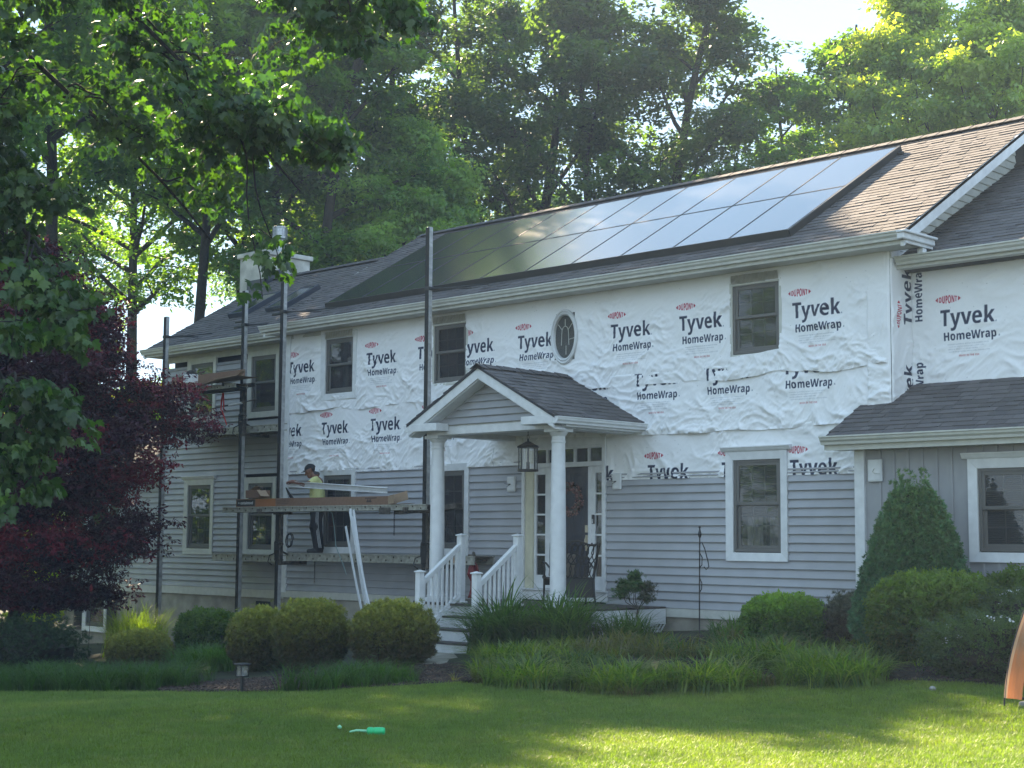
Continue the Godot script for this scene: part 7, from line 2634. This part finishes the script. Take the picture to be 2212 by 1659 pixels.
func near_maple():
	var base := on_ground(2.2, 13.6)
	var t := thing("near_maple_tree", "large green maple whose leafy boughs fill the upper left, trunk out of sight", "tree", base)
	var r := RandomNumberGenerator.new()
	r.seed = 777
	var trunk := MB.new()
	var br := MB.new()
	var top := pix(-420, -500, 14.6)
	var foot_ := base - Vector3(0, 0.2, 0)
	var tp := []
	for i in 8:
		var s := i / 7.0
		tp.append(foot_.lerp(Vector3(top.x, top.y, top.z), s) - base + Vector3(sin(s * 4.0), 0, cos(s * 3.0)) * 0.12)
	trunk.tube(tp, 0.30, 0.10, 10)
	var cl := Cloud.new()
	var tones := [Color(0.046, 0.092, 0.030), Color(0.058, 0.110, 0.032), Color(0.040, 0.080, 0.030), Color(0.080, 0.130, 0.032)]
	var bough := func(target: Vector3, from: Vector3, count: int, spread: float, share: float):
		var mid := (target + from) * 0.5 + Vector3(0, (target - from).length() * 0.10, 0)
		var pts := []
		for i in 9:
			var s := i / 8.0
			pts.append((from.lerp(mid, s)).lerp(mid.lerp(target, s), s) - base + Vector3(sin(s * 9.0 + target.x * 5.0), cos(s * 7.0 + target.y * 4.0), 0) * 0.05)
		br.tube(pts, 0.013, 0.004, 5)
		for i in count:
			var s := 1.0 - share * r.randf() * r.randf_range(0.3, 1.0)
			var k := mini(int(s * 8.0), 7)
			var p: Vector3 = (pts[k] as Vector3).lerp(pts[k + 1], s * 8.0 - k)
			var w := spread * (0.35 + 0.65 * (1.0 - s)) 
			var off := Vector3(r.randfn() * w, r.randfn() * w * 0.45 - 0.03, r.randfn() * w)
			if off.length() > 0.22 and r.randf() < 0.35:
				br.tube([p, p + off * 0.6 + Vector3(0, 0.03, 0), p + off], 0.006, 0.003, 4)
			var b := Basis(Vector3.UP, r.randf_range(0, TAU)) * Basis(Vector3(0, 0, 1), r.randf_range(-0.75, 0.1)) * Basis(Vector3(1, 0, 0), r.randf_range(-0.5, 0.5))
			var sc := r.randf_range(0.52, 0.85)
			cl.add(Transform3D(b.scaled(Vector3(sc, sc, sc)), p + off), (tones[r.randi_range(0, 3)] as Color) * r.randf_range(0.9, 1.7))
	# four limbs reach towards the house; boughs leave them and droop at their ends
	var nodes := []
	for q in [[-300, -420, 640, 400], [-360, -250, 450, 540], [-260, -560, 880, 30], [-420, -60, 150, 640], [-420, 260, 90, 980], [-200, -640, 560, -160]]:
		var pts := []
		for i in 14:
			var s := i / 13.0
			var p := pix(lerpf(q[0], q[2], s), lerpf(q[1], q[3], pow(s, 1.25)), 14.6 + 0.8 * sin(s * 3.0 + q[0])) - base
			p += Vector3(sin(s * 8.0 + q[1]), cos(s * 6.0 + q[3]), 0) * 0.10
			pts.append(p)
			if s < 0.92:
				nodes.append(p + base)
		br.tube(pts, 0.045, 0.010, 6)
		br.tube([tp[6 if q[1] < 0 else 4], (tp[6 if q[1] < 0 else 4] + pts[0]) * 0.5 + Vector3(0, 0.1, 0), pts[0]], 0.07, 0.045, 6)
	var near_node := func(p: Vector3) -> Vector3:
		var best: Vector3 = nodes[0]
		var bd := 1e9
		for q in nodes:
			var d: float = (q as Vector3).distance_to(p) + 0.8 * maxf(0.0, p.y - q.y + 0.2)
			if d < bd and (q as Vector3).distance_to(p) > 0.5:
				bd = d
				best = q
		return best
	for i in 105:
		var dx := r.randf_range(-420, 900)
		var dy := r.randf_range(-330, 660)
		var lim := 640.0
		if dx > 640:
			lim = 300.0 - (dx - 640) * 0.95
		elif dx > 470:
			lim = 430.0
		elif dx < 420 and dx > 120:
			lim = 520.0
		if dy > lim - 40:
			continue
		var depth := r.randf_range(13.2, 16.4)
		var target := pix(dx, dy, depth)
		var from: Vector3 = near_node.call(target)
		bough.call(target, from, 42, 0.40, 0.9)
	for q in [[905, 60, 14.2, 16, -170], [880, 25, 15, 22, -180], [745, 285, 14.0, 26, 0], [700, 330, 14.4, 24, 40], [600, 585, 13.9, -5, 330], [560, 640, 13.8, -5, 380], [160, 680, 12.6, 26, 420], [150, 745, 12.4, 24, 520], [140, 900, 12.5, 26, 640], [60, 860, 12.2, 26, 600], [135, 940, 12.6, 22, 700], [80, 1060, 12.5, 20, 820], [40, 985, 12.2, 24, 720], [20, 760, 12.0, 26, 500], [70, 640, 12.6, 26, 380], [10, 1085, 12.3, 12, 860], [-60, 930, 12.2, 26, 650]]:
		bough.call(pix(q[0], q[1], q[2]), near_node.call(pix(q[0], q[1], q[2])), q[3] + 14, 0.26, 0.45)
	# the rest of the crown, left of the picture and above it
	for i in 90:
		var a := r.randf_range(0, TAU)
		var rad := r.randf_range(1.5, 5.2)
		var target := base + Vector3(cos(a) * rad, r.randf_range(4.0, 10.5), sin(a) * rad)
		var rel := target - CAMERA_AT
		var fw := Vector3(-sin(YAW), 0, -cos(YAW))
		var rt := Vector3(cos(YAW), 0, -sin(YAW))
		var d := rel.dot(fw)
		var sx := 1106.0 + FOCAL * rel.dot(rt) / d
		var sy := 1149.0 - FOCAL * rel.y / d
		if d < 8.0 or (sx > -150 and sy > -250):
			continue
		bough.call(target, base + Vector3(0, target.y * 0.75, 0), 30, 0.6, 0.6)
	obj("trunk", trunk, mats.bark, t)
	obj("branches", br, mats.darkbark, t)
	many("crown", leafy("maple"), mats.mapleleaf, cl, t)

# ------------------------------------------------------------------ the lawn
func lawn():
	var tuft := blades(13, 0.062, 0.0042, 0.7, 0.050, 301, 2)
	var cl := Cloud.new()
	var nz := noise(0.35, 3, 77)
	var n2 := noise(1.6, 2, 78)
	for i in 95000:
		var k := sqrt(R.randf())
		var depth := 8.6 + 14.5 * R.randf() * rr(0.55, 1.0)
		var dx := rr(-120, 2330)
		var q := pix(dx, 1149, depth)
		var x := q.x
		var z := q.z
		# the bed's edge
		var edge := 8.45 + (0.09 * (0.5 - x) if x < 0.5 else -0.10 * (x - 0.5))
		if x > 3.4:
			edge = 6.25 + 0.25 * (4.4 - x) if x < 4.4 else 6.25
		if x > 5.6:
			edge = 6.25 - 0.95 * (x - 5.6) if x < 8.4 else 3.55
		if z < edge + 0.08 * n2.get_noise_2d(x * 2.0, z * 2.0):
			continue
		var s := rr(0.75, 1.25)
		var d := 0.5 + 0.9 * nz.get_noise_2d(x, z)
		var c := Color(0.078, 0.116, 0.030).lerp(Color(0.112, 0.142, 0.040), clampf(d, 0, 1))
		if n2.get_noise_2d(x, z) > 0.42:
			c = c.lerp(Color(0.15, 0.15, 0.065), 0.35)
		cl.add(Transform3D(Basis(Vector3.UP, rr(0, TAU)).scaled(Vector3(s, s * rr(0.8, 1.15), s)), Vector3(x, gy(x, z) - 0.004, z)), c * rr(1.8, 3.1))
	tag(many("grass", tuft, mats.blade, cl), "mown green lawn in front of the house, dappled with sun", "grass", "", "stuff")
